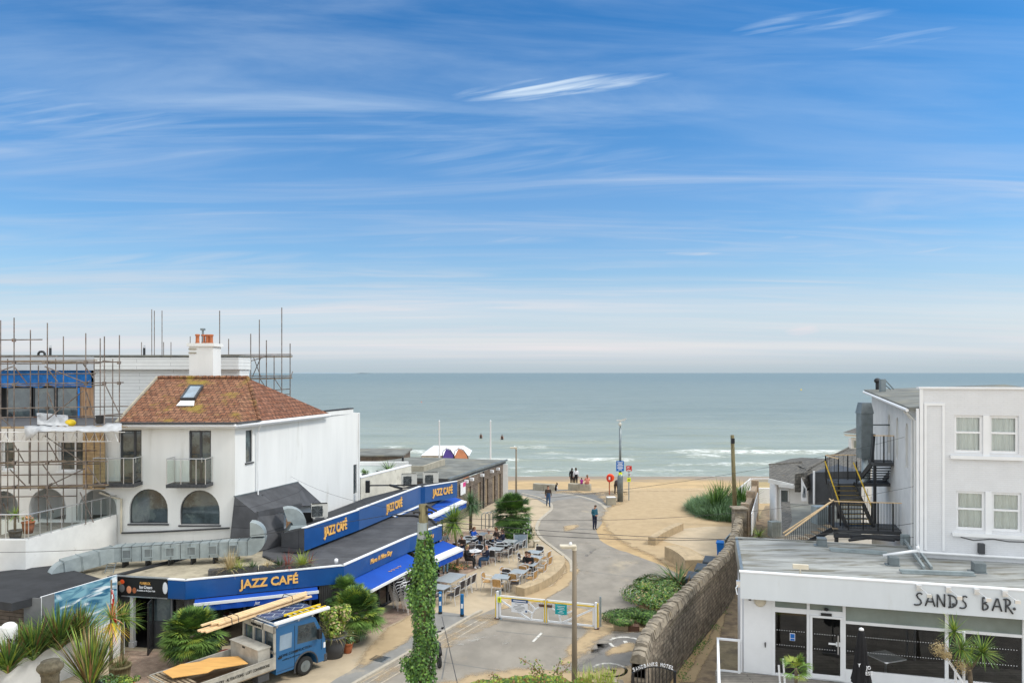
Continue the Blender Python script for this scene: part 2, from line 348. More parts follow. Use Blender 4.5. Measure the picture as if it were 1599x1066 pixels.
mat('new_wood', (.72, .52, .30), .7, var=.14, vs=2, stretch=(.5, 6, 6))
mat('hoarding', (.46, .28, .16), .8, var=.2, vs=1.6, stretch=(3, 3, .5))
mat('hut_wood', (.145, .115, .09), .9, var=.3, vs=2.5, brick=(3.0, .14, .012, (.19, .155, .125), (.05, .04, .03)))
mat('deck_wood', (.22, .20, .175), .85, var=.25, vs=2, brick=(3.6, .14, .012, (.26, .24, .21), (.06, .05, .045)))
mat('tarp_blue', (.008, .19, .58), .6, var=.3, vs=1.5, bump=.05, bs=2.5)
mat('tarp_white', (.46, .47, .48), .6, var=.15, vs=3, bump=.06, bs=3)
mat('terracotta', (.38, .12, .05), .85, var=.15, vs=6)
mat('pot_red', (.20, .03, .02), .6)
mat('pot_grey', (.07, .075, .085), .6, var=.2)
mat('pole_wood', (.17, .145, .075), .9, var=.35, vs=5, stretch=(5, 5, .5), bump=.01, bs=10)
mat('lamp_brown', (.20, .16, .11), .6, var=.08)
mat('skin', (.52, .29, .20), .6, var=.05)
for nme, c in (('hair_brown', (.05, .028, .015)), ('hair_grey', (.35, .33, .30)), ('hair_black', (.015, .012, .01)), ('hair_ginger', (.16, .07, .03)), ('denim', (.03, .075, .16)), ('navy', (.012, .018, .045)),
               ('black_cloth', (.012, .012, .014)), ('teal_cloth', (.02, .10, .15)), ('blue_cloth', (.01, .08, .42)), ('beige_cloth', (.42, .36, .28)), ('olive_cloth', (.22, .19, .11)), ('pale_denim', (.16, .28, .38)),
               ('white_cloth', (.65, .66, .68)), ('purple_cloth', (.42, .04, .30)), ('salmon_cloth', (.62, .24, .18)), ('brown_cloth', (.05, .035, .028)), ('grey_cloth', (.14, .15, .17)), ('green_cloth', (.08, .18, .08)), ('shoe', (.02, .02, .02)), ('shoe_white', (.6, .6, .6)), ('sea_red', (.35, .03, .03))):
    mat(nme, c, .85, var=.15, vs=8)
mat('red', (.62, .03, .02), .5); mat('orange', (.85, .10, .02), .5); mat('yellow', (.75, .52, .02), .5); mat('hi_yellow', (.75, .85, .03), .5)
mat('sign_blue', (.0, .13, .48), .45); mat('sign_navy', (.015, .07, .20), .5); mat('teal', (.0, .34, .36), .5); mat('sign_white', (.75, .76, .78), .5, var=.02); mat('black', (.008, .008, .008), .6)
mat('bollard_blue', (.006, .12, .30), .5, var=.15, vs=6); mat('bin_blue', (.0, .14, .50), .5); mat('bin_grey', (.05, .065, .08), .55, var=.15)
mat('green_sign', (.08, .35, .06), .5); mat('pink', (.7, .05, .25), .5); mat('purple', (.12, .08, .36), .6); mat('flag_orange', (.72, .30, .16), .6)
mat('truck_blue', (.022, .11, .25), .32, spec=.6, var=.06, vs=1); mat('truck_alu', (.42, .40, .35), .5, metal=.25, var=.18, vs=3); mat('tyre', (.02, .02, .02), .85)
mat('pv_blue', (.01, .04, .13), .2, brick=(.5, .35, .02, (.015, .05, .16), (.35, .4, .45))); mat('brown', (.1, .05, .03), .6); mat('cream', (.62, .56, .44), .6)
mat('ac_white', (.60, .59, .54), .5, var=.06); mat('wicker_tan', (.40, .235, .09), .75, var=.3, vs=18); mat('wicker_dark', (.035, .030, .032), .75, var=.4, vs=18); mat('table_grey', (.33, .36, .37), .3, var=.1, vs=3)
mat('green1', (.07, .15, .03), .65, var=.35, vs=5); mat('green2', (.125, .225, .04), .65, var=.3, vs=5); mat('green3', (.035, .08, .022), .7, var=.3, vs=5)
mat('yellowgreen', (.26, .33, .045), .6, var=.3, vs=4); mat('leaf_brown', (.20, .12, .045), .8, var=.3); mat('straw', (.42, .33, .17), .8, var=.2); mat('leaf_red', (.22, .035, .025), .7); mat('blade_blue', (.19, .31, .17), .7, var=.25, vs=4)
mat('ivy1', (.055, .14, .02), .45, var=.3, vs=6); mat('ivy2', (.125, .235, .035), .45, var=.3, vs=6); mat('trunk', (.14, .11, .075), .95, var=.35, vs=8, bump=.02, bs=20)
def glassmat(name, col, fac):
    m = bpy.data.materials.new(name); MAT[name] = m; m.use_nodes = True; t = m.node_tree; t.nodes.remove(t.nodes['Principled BSDF'])
    tr = N(t, 'ShaderNodeBsdfTransparent'); tr.inputs[0].default_value = (*col, 1); gl = N(t, 'ShaderNodeBsdfGlossy'); gl.inputs['Roughness'].default_value = .02
    fr = N(t, 'ShaderNodeFresnel'); fr.inputs[0].default_value = 1.5
    mx = N(t, 'ShaderNodeMixShader'); t.links.new(mth(t, 'ADD', fr.outputs[0], fac, clamp=True), mx.inputs[0]); t.links.new(tr.outputs[0], mx.inputs[1]); t.links.new(gl.outputs[0], mx.inputs[2])
    t.links.new(mx.outputs[0], t.nodes['Material Output'].inputs[0])
glassmat('glass_clear', (.86, .93, .91), .03); glassmat('glass_win', (.92, .95, .94), .02); glassmat('glass_shop', (.82, .85, .85), .05)
# sea: surf foam comes from an attribute laid on the wave crests
def seamat():
    m = bpy.data.materials.new('sea'); MAT['sea'] = m; m.use_nodes = True; t = m.node_tree; b = t.nodes['Principled BSDF']
    geo = N(t, 'ShaderNodeNewGeometry'); pos = geo.outputs['Position']
    def ns(sc, sca, d=6, r=.6):
        mp = N(t, 'ShaderNodeMapping'); mp.inputs['Scale'].default_value = sca; t.links.new(pos, mp.inputs[0])
        n = N(t, 'ShaderNodeTexNoise'); n.inputs['Scale'].default_value = sc; n.inputs['Detail'].default_value = d; n.inputs['Roughness'].default_value = r
        t.links.new(mp.outputs[0], n.inputs['Vector']); return n.outputs[0]
    sp = N(t, 'ShaderNodeSeparateXYZ'); t.links.new(pos, sp.inputs[0])
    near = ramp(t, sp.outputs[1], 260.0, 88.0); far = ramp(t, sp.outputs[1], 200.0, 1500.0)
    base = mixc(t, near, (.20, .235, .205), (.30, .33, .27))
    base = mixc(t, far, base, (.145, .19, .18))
    streak = ns(.02, (.25, 1.6, 1), 5)
    base = mixc(t, mth(t, 'MULTIPLY', ramp(t, streak, .35, .7), .35), base, (.115, .165, .155))
    fine = ns(.22, (.35, 1.6, 1), 7, .7)
    base = mixc(t, mth(t, 'MULTIPLY', ramp(t, fine, .42, .72), .42), base, (.34, .39, .37))
    at = N(t, 'ShaderNodeAttribute', attribute_name='foam')
    fn = ns(1.1, (.55, 1.5, 1), 12, .8)
    foam = mth(t, 'MULTIPLY', ramp(t, mth(t, 'ADD', at.outputs['Fac'], mth(t, 'MULTIPLY', mth(t, 'SUBTRACT', fn, .5), 2.8)), .50, 1.2), .85)
    col = mixc(t, foam, base, (.80, .83, .83)); t.links.new(col, b.inputs['Base Color'])
    b.inputs['Specular IOR Level'].default_value = .22
    t.links.new(mth(t, 'ADD', mth(t, 'MULTIPLY', foam, .5), .33), b.inputs['Roughness'])
    h = mth(t, 'ADD', ns(.35, (.4, 1.4, 1), 8, .65), mth(t, 'MULTIPLY', ns(.05, (.3, 1.5, 1), 4), 2.0))
    bp = N(t, 'ShaderNodeBump'); bp.inputs['Strength'].default_value = .7; bp.inputs['Distance'].default_value = .8
    t.links.new(h, bp.inputs['Height']); t.links.new(bp.outputs[0], b.inputs['Normal'])
seamat()
def wetten():                                      # the sand is dark and smooth where the water has been
    t = MAT['sand'].node_tree; b = t.nodes['Principled BSDF']; l = b.inputs['Base Color'].links[0].from_socket
    g = N(t, 'ShaderNodeNewGeometry'); s_ = N(t, 'ShaderNodeSeparateXYZ'); t.links.new(g.outputs['Position'], s_.inputs[0]); n = N(t, 'ShaderNodeTexNoise'); n.inputs['Scale'].default_value = .12; n.inputs['Detail'].default_value = 5; t.links.new(g.outputs['Position'], n.inputs['Vector'])
    f = ramp(t, mth(t, 'ADD', s_.outputs[2], mth(t, 'MULTIPLY', mth(t, 'SUBTRACT', n.outputs[0], .5), .8)), -1.0, -1.32)
    n2 = N(t, 'ShaderNodeTexNoise'); n2.inputs['Scale'].default_value = 1.6; n2.inputs['Detail'].default_value = 9; n2.inputs['Roughness'].default_value = .75; t.links.new(g.outputs['Position'], n2.inputs['Vector'])
    c = mixc(t, mth(t, 'MULTIPLY', ramp(t, n2.outputs[0], .52, .66), .35), l, (.30, .21, .115))
    t.links.new(mixc(t, f, c, (.30, .225, .14)), b.inputs['Base Color'])
    t.links.new(mth(t, 'SUBTRACT', .95, mth(t, 'MULTIPLY', f, .5)), b.inputs['Roughness'])
wetten()
# wave picture printed on the screen panel
def wavepic():
    m = bpy.data.materials.new('wave_print'); MAT['wave_print'] = m; m.use_nodes = True; t = m.node_tree; b = t.nodes['Principled BSDF']; b.inputs['Roughness'].default_value = .35
    tc = N(t, 'ShaderNodeTexCoord'); mp = N(t, 'ShaderNodeMapping'); mp.inputs['Scale'].default_value = (1, .6, 2.2); mp.inputs['Rotation'].default_value = (.5, 0, .3); t.links.new(tc.outputs['Object'], mp.inputs[0])
    def ns(s, d, di=0):
        n = N(t, 'ShaderNodeTexNoise'); n.inputs['Scale'].default_value = s; n.inputs['Detail'].default_value = d; n.inputs['Distortion'].default_value = di; t.links.new(mp.outputs[0], n.inputs['Vector']); return n.outputs[0]
    c = mixc(t, ramp(t, ns(1.6, 8, 1.5), .35, .65), (.03, .13, .23), (.22, .42, .50))
    c = mixc(t, ramp(t, ns(.9, 9, 1.0), .52, .62), c, (.72, .78, .80)); t.links.new(c, b.inputs['Base Color'])
wavepic()
# ---------------------------------------------------------------- sea, beach, roads
mb = MB(); xs = [i*2.0-170 for i in range(171)]; ys = [85+i*.5 for i in range(210)]+[190+i*4 for i in range(1, 30)]
v = []; foam = []; crests = [(91, .10, .6, .75), (93.6, .15, .8, .72), (96.8, .20, 1.0, .78), (100.5, .24, 1.2, .74), (104.5, .28, 1.3, .80), (109.5, .32, 1.5, .74), (115.5, .36, 1.6, .82), (122, .36, 1.8, .62), (131, .34, 2.2, .42), (146, .25, 3, .0), (165, .2, 4, .0)]
for y in ys:
    for x in xs:
        z = .04*noise.noise((x*.3, y*.8, 0)); fo = 0
        for i, (c, a, w, fm) in enumerate(crests):
            cc = c+1.9*noise.noise((x*.035, i*3.1, 0))+.8*noise.noise((x*.15, i*9.1, 4)); d = (y-cc)/w
            amp = min(.85, max(0, .40+1.0*noise.noise((x*.04, i*5.7, 2.2))+.9*noise.noise((x*.13, i*3.3, 5.2))))
            if abs(d) < 3:
                e = math.exp(-d*d*(3.0 if d < 0 else .8)); z += 1.7*a*amp*e
                br = max(0, min(1, amp*1.6-.15)); fo = max(fo, .86*fm*br*math.exp(-max(0, d)**2*2)*math.exp(-((min(0, d))**2)*.35)*1.25)
        edge = 89.0+.9*noise.noise((x*.05, 9, 1)); fo = max(fo, .85*math.exp(-((y-edge)/.55)**2)); 
        if y < 120: fo = max(fo, .6*noise.noise((x*.07, y*.35, 3))+.30)
        v.append((x, y, -1.5+z)); foam.append(fo)
n = len(xs); f = [(j*n+i, j*n+i+1, (j+1)*n+i+1, (j+1)*n+i) for j in range(len(ys)-1) for i in range(n-1)]
mb.add(v, f)
e = ys[-1]; mb.add([(-170, e, -1.5), (170, e, -1.5), (60000, 80000, -1.5), (-60000, 80000, -1.5)], [(0, 1, 2, 3)])
mb.add([(-170, 85, -1.5), (-170, e, -1.5), (-60000, 80000, -1.5), (-60000, 85, -1.5)], [(0, 1, 2, 3)])
mb.add([(170, 85, -1.5), (60000, 85, -1.5), (60000, 80000, -1.5), (170, e, -1.5)], [(0, 1, 2, 3)])
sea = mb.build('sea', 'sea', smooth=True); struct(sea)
at = sea.data.attributes.new('foam', 'FLOAT', 'POINT'); at.data.foreach_set('value', foam+[0.0]*(len(sea.data.vertices)-len(foam)))
mb = MB(); pr = [(-60, 0), (40, 0), (64, 0), (68, -.03), (73, -.45), (80, -.95), (87, -1.38), (89.5, -1.5), (95, -1.9), (125, -3.5)]
gx = [-400, -150]+[i*3.0-90 for i in range(61)]+[150, 400]; v = []
yy = []
for (a, za), (b, zb) in zip(pr, pr[1:]):
    k = max(1, int((b-a)/1.2)) if a >= 60 else 1
    yy += [(a+(b-a)*i/k, za+(zb-za)*i/k) for i in range(k)]
yy.append(pr[-1])
for y, z in yy:
    for x in gx: v.append((x, y, z-.02+(.10*noise.noise((x*.25, y*.5, 0)) if 70 < y < 88 else 0)))
n = len(gx); mb.add(v, [(j*n+i, j*n+i+1, (j+1)*n+i+1, (j+1)*n+i) for j in range(len(yy)-1) for i in range(n-1)])
struct(mb.build('beach', 'sand', smooth=True))
mb = MB(); hp = [(410+i*10, .8*abs(noise.noise((i*.3, 3, 0)))+1.0*math.sin(math.pi*(i+1)/16)) for i in range(15)]
for (a, ha), (b, hb) in zip(hp, hp[1:]):
    p, q = P(a, HZ, 16000), P(b, HZ, 16000); k = 16000/F
    for (y0, y1, s0, s1) in ((0, 900, 0, 1), (900, 2500, 1, 0)):
        mb.quad((p.x, p.y+y0, -1.5+ha*k*s0*1.6), (q.x, q.y+y0, -1.5+hb*k*s0*1.6), (q.x, q.y+y1, -1.5+hb*k*s1*1.6), (p.x, p.y+y1, -1.5+ha*k*s1*1.6))
mat('far_hill', (.24, .30, .34), .95); struct(mb.build('hills', 'far_hill'))  # distance haze is put into the hills' blue-grey base colour
def softmat(name, col, col2):
    m = bpy.data.materials.new(name); MAT[name] = m; m.use_nodes = True; t = m.node_tree; b = t.nodes['Principled BSDF']; b.inputs['Roughness'].default_value = .95
    tc = N(t, 'ShaderNodeNewGeometry')
    def ns(sc, d=7, r=.65):
        n = N(t, 'ShaderNodeTexNoise'); n.inputs['Scale'].default_value = sc; n.inputs['Detail'].default_value = d; n.inputs['Roughness'].default_value = r; t.links.new(tc.outputs['Position'], n.inputs['Vector']); return n.outputs[0]
    t.links.new(mixc(t, ramp(t, ns(1.5), .3, .7), col, col2), b.inputs['Base Color'])
    at = N(t, 'ShaderNodeAttribute', attribute_name='cover'); tr = N(t, 'ShaderNodeBsdfTransparent'); mx = N(t, 'ShaderNodeMixShader')
    f = mth(t, 'ADD', at.outputs['Fac'], mth(t, 'MULTIPLY', mth(t, 'SUBTRACT', ns(.9, 10, .7), .5), 1.7))
    t.links.new(mth(t, 'MULTIPLY', ramp(t, f, .25, .85), .93), mx.inputs[0]); t.links.new(tr.outputs[0], mx.inputs[1]); t.links.new(b.outputs[0], mx.inputs[2]); t.links.new(mx.outputs[0], t.nodes['Material Output'].inputs[0])
softmat('sand_drift', (.42, .31, .18), (.49, .37, .22)); softmat('worn_paint', (.50, .49, .45), (.60, .59, .55)); softmat('tar_patch', (.16, .155, .145), (.21, .20, .185)); softmat('pale_dust', (.33, .29, .23), (.38, .33, .26))
def soft(name, pts, z, m, wid=.7, step=.3, amp=1.0):
    w = [G(a, b) for a, b in pts]; x0, x1 = min(p.x for p in w)-wid, max(p.x for p in w)+wid; y0, y1 = min(p.y for p in w)-wid, max(p.y for p in w)+wid
    nx, ny = max(2, int((x1-x0)/step)), max(2, int((y1-y0)/step)); n = len(w); V_ = []; C_ = []
    for j in range(ny+1):
        for i in range(nx+1):
            x, y = x0+(x1-x0)*i/nx, y0+(y1-y0)*j/ny; ins = False; dm = 1e9
            for k in range(n):
                a, b = w[k], w[(k+1) % n]
                if (a.y > y) != (b.y > y) and x < (b.x-a.x)*(y-a.y)/(b.y-a.y)+a.x: ins = not ins
                ax, ay, bx_, by_ = a.x, a.y, b.x-a.x, b.y-a.y; t = max(0, min(1, ((x-ax)*bx_+(y-ay)*by_)/(bx_*bx_+by_*by_+1e-9))); dm = min(dm, math.hypot(x-ax-t*bx_, y-ay-t*by_))
            V_.append((x, y, z)); C_.append(max(-.6, min(amp, .5+(dm if ins else -dm)/wid)))
    fs = [(j*(nx+1)+i, j*(nx+1)+i+1, (j+1)*(nx+1)+i+1, (j+1)*(nx+1)+i) for j in range(ny) for i in range(nx)]
    fs = [f for f in fs if max(C_[q] for q in f) > -.35]
    mb = MB(); mb.add(V_, fs); o = mb.build(name, m); a = o.data.attributes.new('cover', 'FLOAT', 'POINT'); a.data.foreach_set('value', C_[:len(o.data.vertices)]); o['kind'] = 'structure'; return o
struct(sheet('plaza', [(-300, 1400), (1010, 1400), (1010, 1068), (985, 990), (930, 900), (900, 800), (900, 775), (785, 765.5), (700, 766), (300, 768), (-300, 800)], .004, 'plaza'))
road = [(420, 1300), (500, 1102), (560, 1067), (620, 1032), (680, 997), (735, 965), (775, 950), (830, 938), (876, 916), (893, 893), (890, 876), (868, 858), (845, 840), (838, 826), (842, 813), (853, 803), (861, 795), (859, 786), (842, 777), (815, 770.5), (780, 767), (700, 766.5),
        (700, 764), (800, 764), (900, 764), (945, 766.5), (955, 772), (958, 783), (953, 796), (940, 812), (930, 826), (935, 842), (965, 858), (1005, 872), (1035, 883), (1060, 897), (1040, 915), (985, 955), (955, 985), (1012, 990), (1012, 1300)]
sheet('road', road, .010, 'asphalt', jit=.12, seg=.8)
sheet('promenade', [(700, 768.5), (780, 769), (815, 773), (838, 779), (851, 787), (870, 781), (905, 777), (930, 784), (946, 795), (951, 800), (958, 783), (955, 772), (945, 766.5), (900, 764.3), (800, 764.3), (700, 764.3)], .014, 'prom')
sheet('paved_apron', [(868, 769), (900, 773.5), (930, 781), (945, 788), (962, 788), (985, 782), (972, 774), (950, 766.8), (905, 765), (868, 764.8)], .018, 'asphalt_dark', jit=.1)
sheet('footway', [(420, 1250), (470, 1098), (545, 1050), (600, 1000), (650, 962), (690, 955), (735, 962), (680, 994), (620, 1029), (560, 1064), (500, 1098), (440, 1250)], .014, 'footway', jit=.1)
SZ = [.022]
def drift(pts, m='sand_drift', name='sand_drift', wid=.7, amp=1.0): SZ[0] += .0004; return soft(name, pts, SZ[0], m, wid, amp=amp)
drift([(912, 868), (925, 858), (932, 857), (919, 869)], 'tar_patch', 'asphalt_patch', .2)
drift([(880, 1050), (930, 1020), (965, 990), (1010, 985), (1010, 1010), (1010, 1068), (900, 1068)], 'tar_patch', 'asphalt_patch', .8)
for pts, wd, am in (([(560, 1030), (600, 985), (640, 960), (668, 975), (640, 1000), (560, 1045)], .6, .9), ([(890, 945), (945, 960), (990, 966), (1015, 985), (960, 986), (935, 995), (915, 1022), (870, 1045), (890, 1010), (918, 985), (890, 965)], .6, .75),
            ([(640, 1085), (700, 1062), (760, 1050), (850, 1043), (905, 1048), (1000, 1040), (1000, 1090), (820, 1100)], 1.0, .85), ([(800, 932), (862, 914), (884, 892), (880, 872), (899, 878), (904, 892), (888, 914), (845, 940), (780, 952)], .35, 1),
            ([(945, 796), (958, 784), (985, 765), (1035, 762), (1215, 770), (1190, 850), (1130, 872), (1062, 892), (1045, 884), (1020, 871), (1000, 861), (978, 850), (958, 838), (945, 824), (940, 810)], 1.2, 1.2),
            ([(905, 825), (935, 815), (990, 860), (1050, 895), (1000, 890), (940, 860), (905, 845)], 1.6, .12), ([(840, 770), (880, 766), (960, 766), (980, 784), (955, 792), (930, 772), (880, 770)], .8, .55),
            ([(880, 822), (905, 818), (900, 826), (880, 830)], .5, .75), ([(955, 1012), (985, 1003), (1000, 1015), (945, 1024)], .5, .8), ([(1005, 955), (1050, 900), (1075, 915), (1020, 978), (965, 980)], .5, 1),
            ([(905, 770), (960, 768), (1215, 765), (1215, 762), (900, 762)], .8, .9), ([(852, 850), (880, 865), (905, 880), (930, 900), (880, 880)], .8, .2), ([(735, 966), (775, 955), (780, 970), (700, 1010), (600, 1066), (560, 1085), (600, 1050), (690, 995)], .5, .45)):
    drift(pts, wid=wd, amp=am)
for pts in ([(640, 1000), (800, 960), (1000, 975), (990, 1066), (600, 1066)], [(860, 800), (950, 800), (1050, 890), (1030, 960), (900, 940), (890, 860)]): drift(pts, 'pale_dust', 'dust_film', 2.5, .10)
for q in ((770, 992, 30, 4), (795, 1000, 14, 8), (838, 990, 16, 4), (722, 1003, 26, 5), (880, 975, 30, 3), (930, 1012, 22, 3), (700, 1030, 20, 3), (860, 1015, 14, 6)):
    x, y, w, h = q; drift([(x-w, y+h), (x, y-h), (x+w, y-h), (x+w*.4, y+h*.6)], 'worn_paint', 'worn_marking', .3, .30)
sheet('sand_terrace', [(1045, 828), (1100, 822), (1170, 822), (1175, 870), (1120, 880), (1075, 855), (1035, 845)], .026, 'plaza', jit=.05)
sheet('brick_paving', [(180, 1100), (190, 1015), (262, 1017), (300, 1030), (262, 1066), (250, 1120)], .010, 'brick_paving')
sheet('brick_paving', [(545, 1000), (585, 965), (640, 935), (660, 905), (640, 860), (690, 835), (760, 825), (822, 838), (826, 850), (790, 868), (735, 893), (690, 915), (640, 960), (600, 980)], .010, 'brick_paving')
sheet('footpath', [(1060, 1068), (1068, 1062), (1105, 1000), (1150, 892), (1162, 845), (1195, 790), (1215, 790), (1212, 900), (1175, 950), (1160, 1100), (1040, 1100)], .03, 'path', jit=.05)
soft('sand_drift', [(1062, 1066), (1106, 1001), (1140, 925), (1128, 985), (1085, 1066)], .036, 'sand_drift', .25, .12)
def strip(name, pts, w, z, m, h=None):
    p = [G(a, b) for a, b in pts]; q = []
    for i in range(len(p)-1):                      # smooth with Catmull-Rom
        a, b, c, d = p[max(i-1, 0)], p[i], p[i+1], p[min(i+2, len(p)-1)]
        for j in range(6):
            t = j/6; q.append(.5*((2*b)+(-a+c)*t+(2*a-5*b+4*c-d)*t*t+(-a+3*b-3*c+d)*t**3))
    q.append(p[-1]); mb = MB(); L = []; Rr = []
    for i, x in enumerate(q):
        d = (q[min(i+1, len(q)-1)]-q[max(i-1, 0)]).normalized(); s = Vector((-d.y, d.x, 0))*w/2; L.append(x+s); Rr.append(x-s)
    n = len(q); zt = z if h is None else h
    mb.add([(a.x, a.y, zt) for a in L]+[(a.x, a.y, zt) for a in Rr], [(i, n+i, n+i+1, i+1) for i in range(n-1)])
    if h is not None:
        for S_ in (L, Rr): mb.add([(a.x, a.y, 0) for a in S_]+[(a.x, a.y, h) for a in S_], [(i, i+1, n+i+1, n+i) for i in range(n-1)])
        for k in (0, n-1): mb.add([(L[k].x, L[k].y, 0), (Rr[k].x, Rr[k].y, 0), (Rr[k].x, Rr[k].y, h), (L[k].x, L[k].y, h)], [(0, 1, 2, 3)])
    return mb.build(name, m)
struct(strip('kerb', [(470, 1118), (560, 1065), (620, 1031), (680, 995.5), (735, 963.5), (752, 955)], .14, 0, 'kerb', h=.10))
struct(strip('kerb', [(893, 893), (890, 876), (868, 858), (845, 840), (838, 826), (842, 813), (853, 803), (861, 795), (859, 786), (842, 777), (815, 770.5)], .22, 0, 'kerb', h=.05))
struct(strip('road_marking', [(868, 769.5), (900, 773.5), (930, 782), (946, 793), (951, 806), (950, 822)], .30, .024, 'kerb'))
struct(strip('road_marking', [(500, 1112), (570, 1069), (630, 1034), (690, 1000), (755, 964)], .06, .02, 'line_faint'))
struct(strip('road_marking', [(515, 1117), (585, 1073), (645, 1037), (705, 1001), (765, 966)], .06, .02, 'line_faint'))
for a, b in (((897, 1015), (907, 1007)), ((914, 1004), (928, 999)), ((832, 1002), (846, 988)), ((1012, 997), (955, 996))): struct(strip('road_marking', [a, b], .11, .021, 'line_white'))
for a, b in (((583, 1019), (594, 1013)), ((636, 990), (652, 982))): struct(strip('road_marking', [a, b], .28, .021, 'line_yellow'))
def ring(cx, cy, r):                                # worn disabled-bay roundels
    c = G(cx, cy); mb = MB()
    def arc(a0, a1, rr, w, o=(0, 0)):
        k = 14
        for i in range(k):
            if noise.noise((i*.9+cx, a0*3, 1)) < -.22: continue
            p0, p1 = a0+(a1-a0)*i/k, a0+(a1-a0)*(i+1)/k
            mb.quad(*[(c.x+o[0]+q*math.cos(t), c.y+o[1]+q*math.sin(t), .024) for q, t in ((rr-w, p0), (rr+w, p0), (rr+w, p1), (rr-w, p1))])
    arc(0, 6.28, r, .06); arc(-2.4, .9, r*.35, .05, (-.05, -.15)); mb.quad(*[(c.x+x, c.y+y, .024) for x, y in ((-.08, -.05), (.08, -.05), (.06, .35*r), (-.1, .35*r))])
    mb.quad(*[(c.x+x, c.y+y, .024) for x, y in ((.05, .0), (.42*r, .02), (.42*r, -.09), (.05, -.1))])
    return struct(mb.build('road_marking', 'line_white'))
for a, b in (((842, 815), (930, 812)), ((838, 838), (945, 838)), ((870, 858), (1000, 868)), ((775, 985), (960, 1000)), ((640, 1025), (880, 1060)), ((700, 1000), (690, 1060)), ((905, 890), (1040, 905))): struct(strip('tar_seam', [a, ((a[0]+b[0])/2, (a[1]+b[1])/2+1.5), b], .05, .0125, 'asphalt_dark'))
ring(978, 1004, .68); ring(952, 1046, .62)
mb = MB()
c = G(592, 1028); mb.fr(c.x, c.y, R(-25)); mb.box(-.35, .35, -.28, .28, .0, .022, 0)
for i in range(5): mb.box(-.30, .30, -.24+i*.1, -.19+i*.1, .022, .026, 1)
tag(mb.build('manhole_cover', ['galv_dark', 'black_metal']), 'dark square drain cover set in the footway beside the kerb', 'manhole cover')
# ---------------------------------------------------------------- left: arcaded white house
def arch(x0, x1, zb, zt, n=14):
    r = (x1-x0)/2; hr = min(zt-zb, r*1.06); zs = zt-hr; c = (x0+x1)/2
    pts = [(x0, zb), (x1, zb)]
    if zs > zb+.02: pts.append((x1, zs))
    for i in range(1, n): a = math.pi*i/n; pts.append((c+r*math.cos(a), zs+hr*math.sin(a)))
    pts.append((x0, zs) if zs > zb+.02 else (x0-.0, zb+.01))
    return pts
def rect(x0, x1, z0, z1): return [(x0, z0), (x1, z0), (x1, z1), (x0, z1)]
def window(parent, M, hole, y, frame='dark_grey', glass='glass_dark', fw=.05, bars=(), name='window', sill=None):
    """frame with a glass pane as sub-part, set back in its hole"""
    xs = [p[0] for p in hole]; zs = [p[1] for p in hole]; cx, cz = (min(xs)+max(xs))/2, (min(zs)+max(zs))/2
    sx = (max(xs)-min(xs)-2*fw)/(max(xs)-min(xs)); sz = (max(zs)-min(zs)-2*fw)/(max(zs)-min(zs))
    inn = [(cx+(a-cx)*sx, cz+(b-cz)*sz) for a, b in hole]; n = len(hole)
    m = MB(); m.M = M
    m.add([(a, y, b) for a, b in hole]+[(a, y, b) for a, b in inn], [(i, (i+1) % n, n+(i+1) % n, n+i) for i in range(n)])
    m.add([(a, y, b) for a, b in inn]+[(a, y+.05, b) for a, b in inn], [(i, (i+1) % n, n+(i+1) % n, n+i) for i in range(n)])
    for (x0, x1, z0, z1) in bars: m.box(x0, x1, y-.01, y+.045, z0, z1)
    if sill: m.box(min(xs)-.06, max(xs)+.06, -.07, y+.01, min(zs)-.07, min(zs)-.004)
    w = m.build(name, frame, parent)
    g = MB(); g.M = M; g.poly([(a, y+.03, b) for a, b in inn]); g.build('pane', glass, w)
    return w
D0 = 35.0
def hx(px): return XD(px, D0)
def hz(py): return ZD(py, D0)
house = thing('house', 'white rendered seaside house with arched windows and a hipped orange tiled roof', 'house', (-15.5, 40, 0))
I0 = Matrix.Translation((0, D0, 0))
aw = [arch(hx(202), hx(262), hz(817), hz(763)), arch(hx(281), hx(343), hz(819), hz(765))]
doors = [rect(hx(187), hx(221), hz(755), hz(671)), rect(hx(295), hx(329.5), hz(755), hz(672))]
m = MB(); m.M = I0; m.panel([(hx(183), 0), (hx(367), 0), (hx(367), 8.5), (hx(183), 8.5)], aw+doors, 0, 0, .16)
A = Vector((hx(367), 35, 0)); B = Vector((-12.68, 36.5, 0)); C_ = Vector((-9.85, 47.7, 0))
def wallfr(a, b): return Matrix.Translation((a.x, a.y, 0)) @ Matrix.Rotation(math.atan2(b.y-a.y, b.x-a.x), 4, 'Z')
M1 = wallfr(A, B); L1 = (B-A).length; h1 = rect(.78, 1.28, hz(722)-.1, hz(670)-.12)
m.M = M1; m.panel(rect(0, L1, 0, 8.5), [h1], 0, 0, .14)
M2 = wallfr(B, C_); L2 = (C_-B).length; h2 = rect(10.62, 11.1, 3.3, 5.15)
m.M = M2; m.panel([(0, 0), (L2, 0), (L2, 8.42), (L2-.9, 8.50), (6.2, 8.50), (0, 8.5)], [h2], 0, 0, .14)
m.M = Matrix(); m.box(-18.8, C_.x-.003, 47.45, 47.7, 0, 8.4)
m.quad((hx(183), 35, 0), (hx(183), 35, 8.5), (hx(183), 47.6, 8.5), (hx(183), 47.6, 0))
m.quad((-18.7, 42.8, 8.48), (-11.0, 42.8, 8.48), (-9.9, 47.6, 8.40), (-18.7, 47.6, 8.4), 1)
m.build('wall', ['white_render', 'felt'], house)
m = MB(); m.M = M2; m.box(6.35, L2-.95, .0, .30, 8.5, 8.72, 0); m.box(6.35, L2-.95, -.03, .33, 8.722, 8.78, 1); m.build('parapet', ['white_render', 'felt_dark'], house)
for hh in aw: window(house, I0, hh, .10, fw=.045, sill=True)
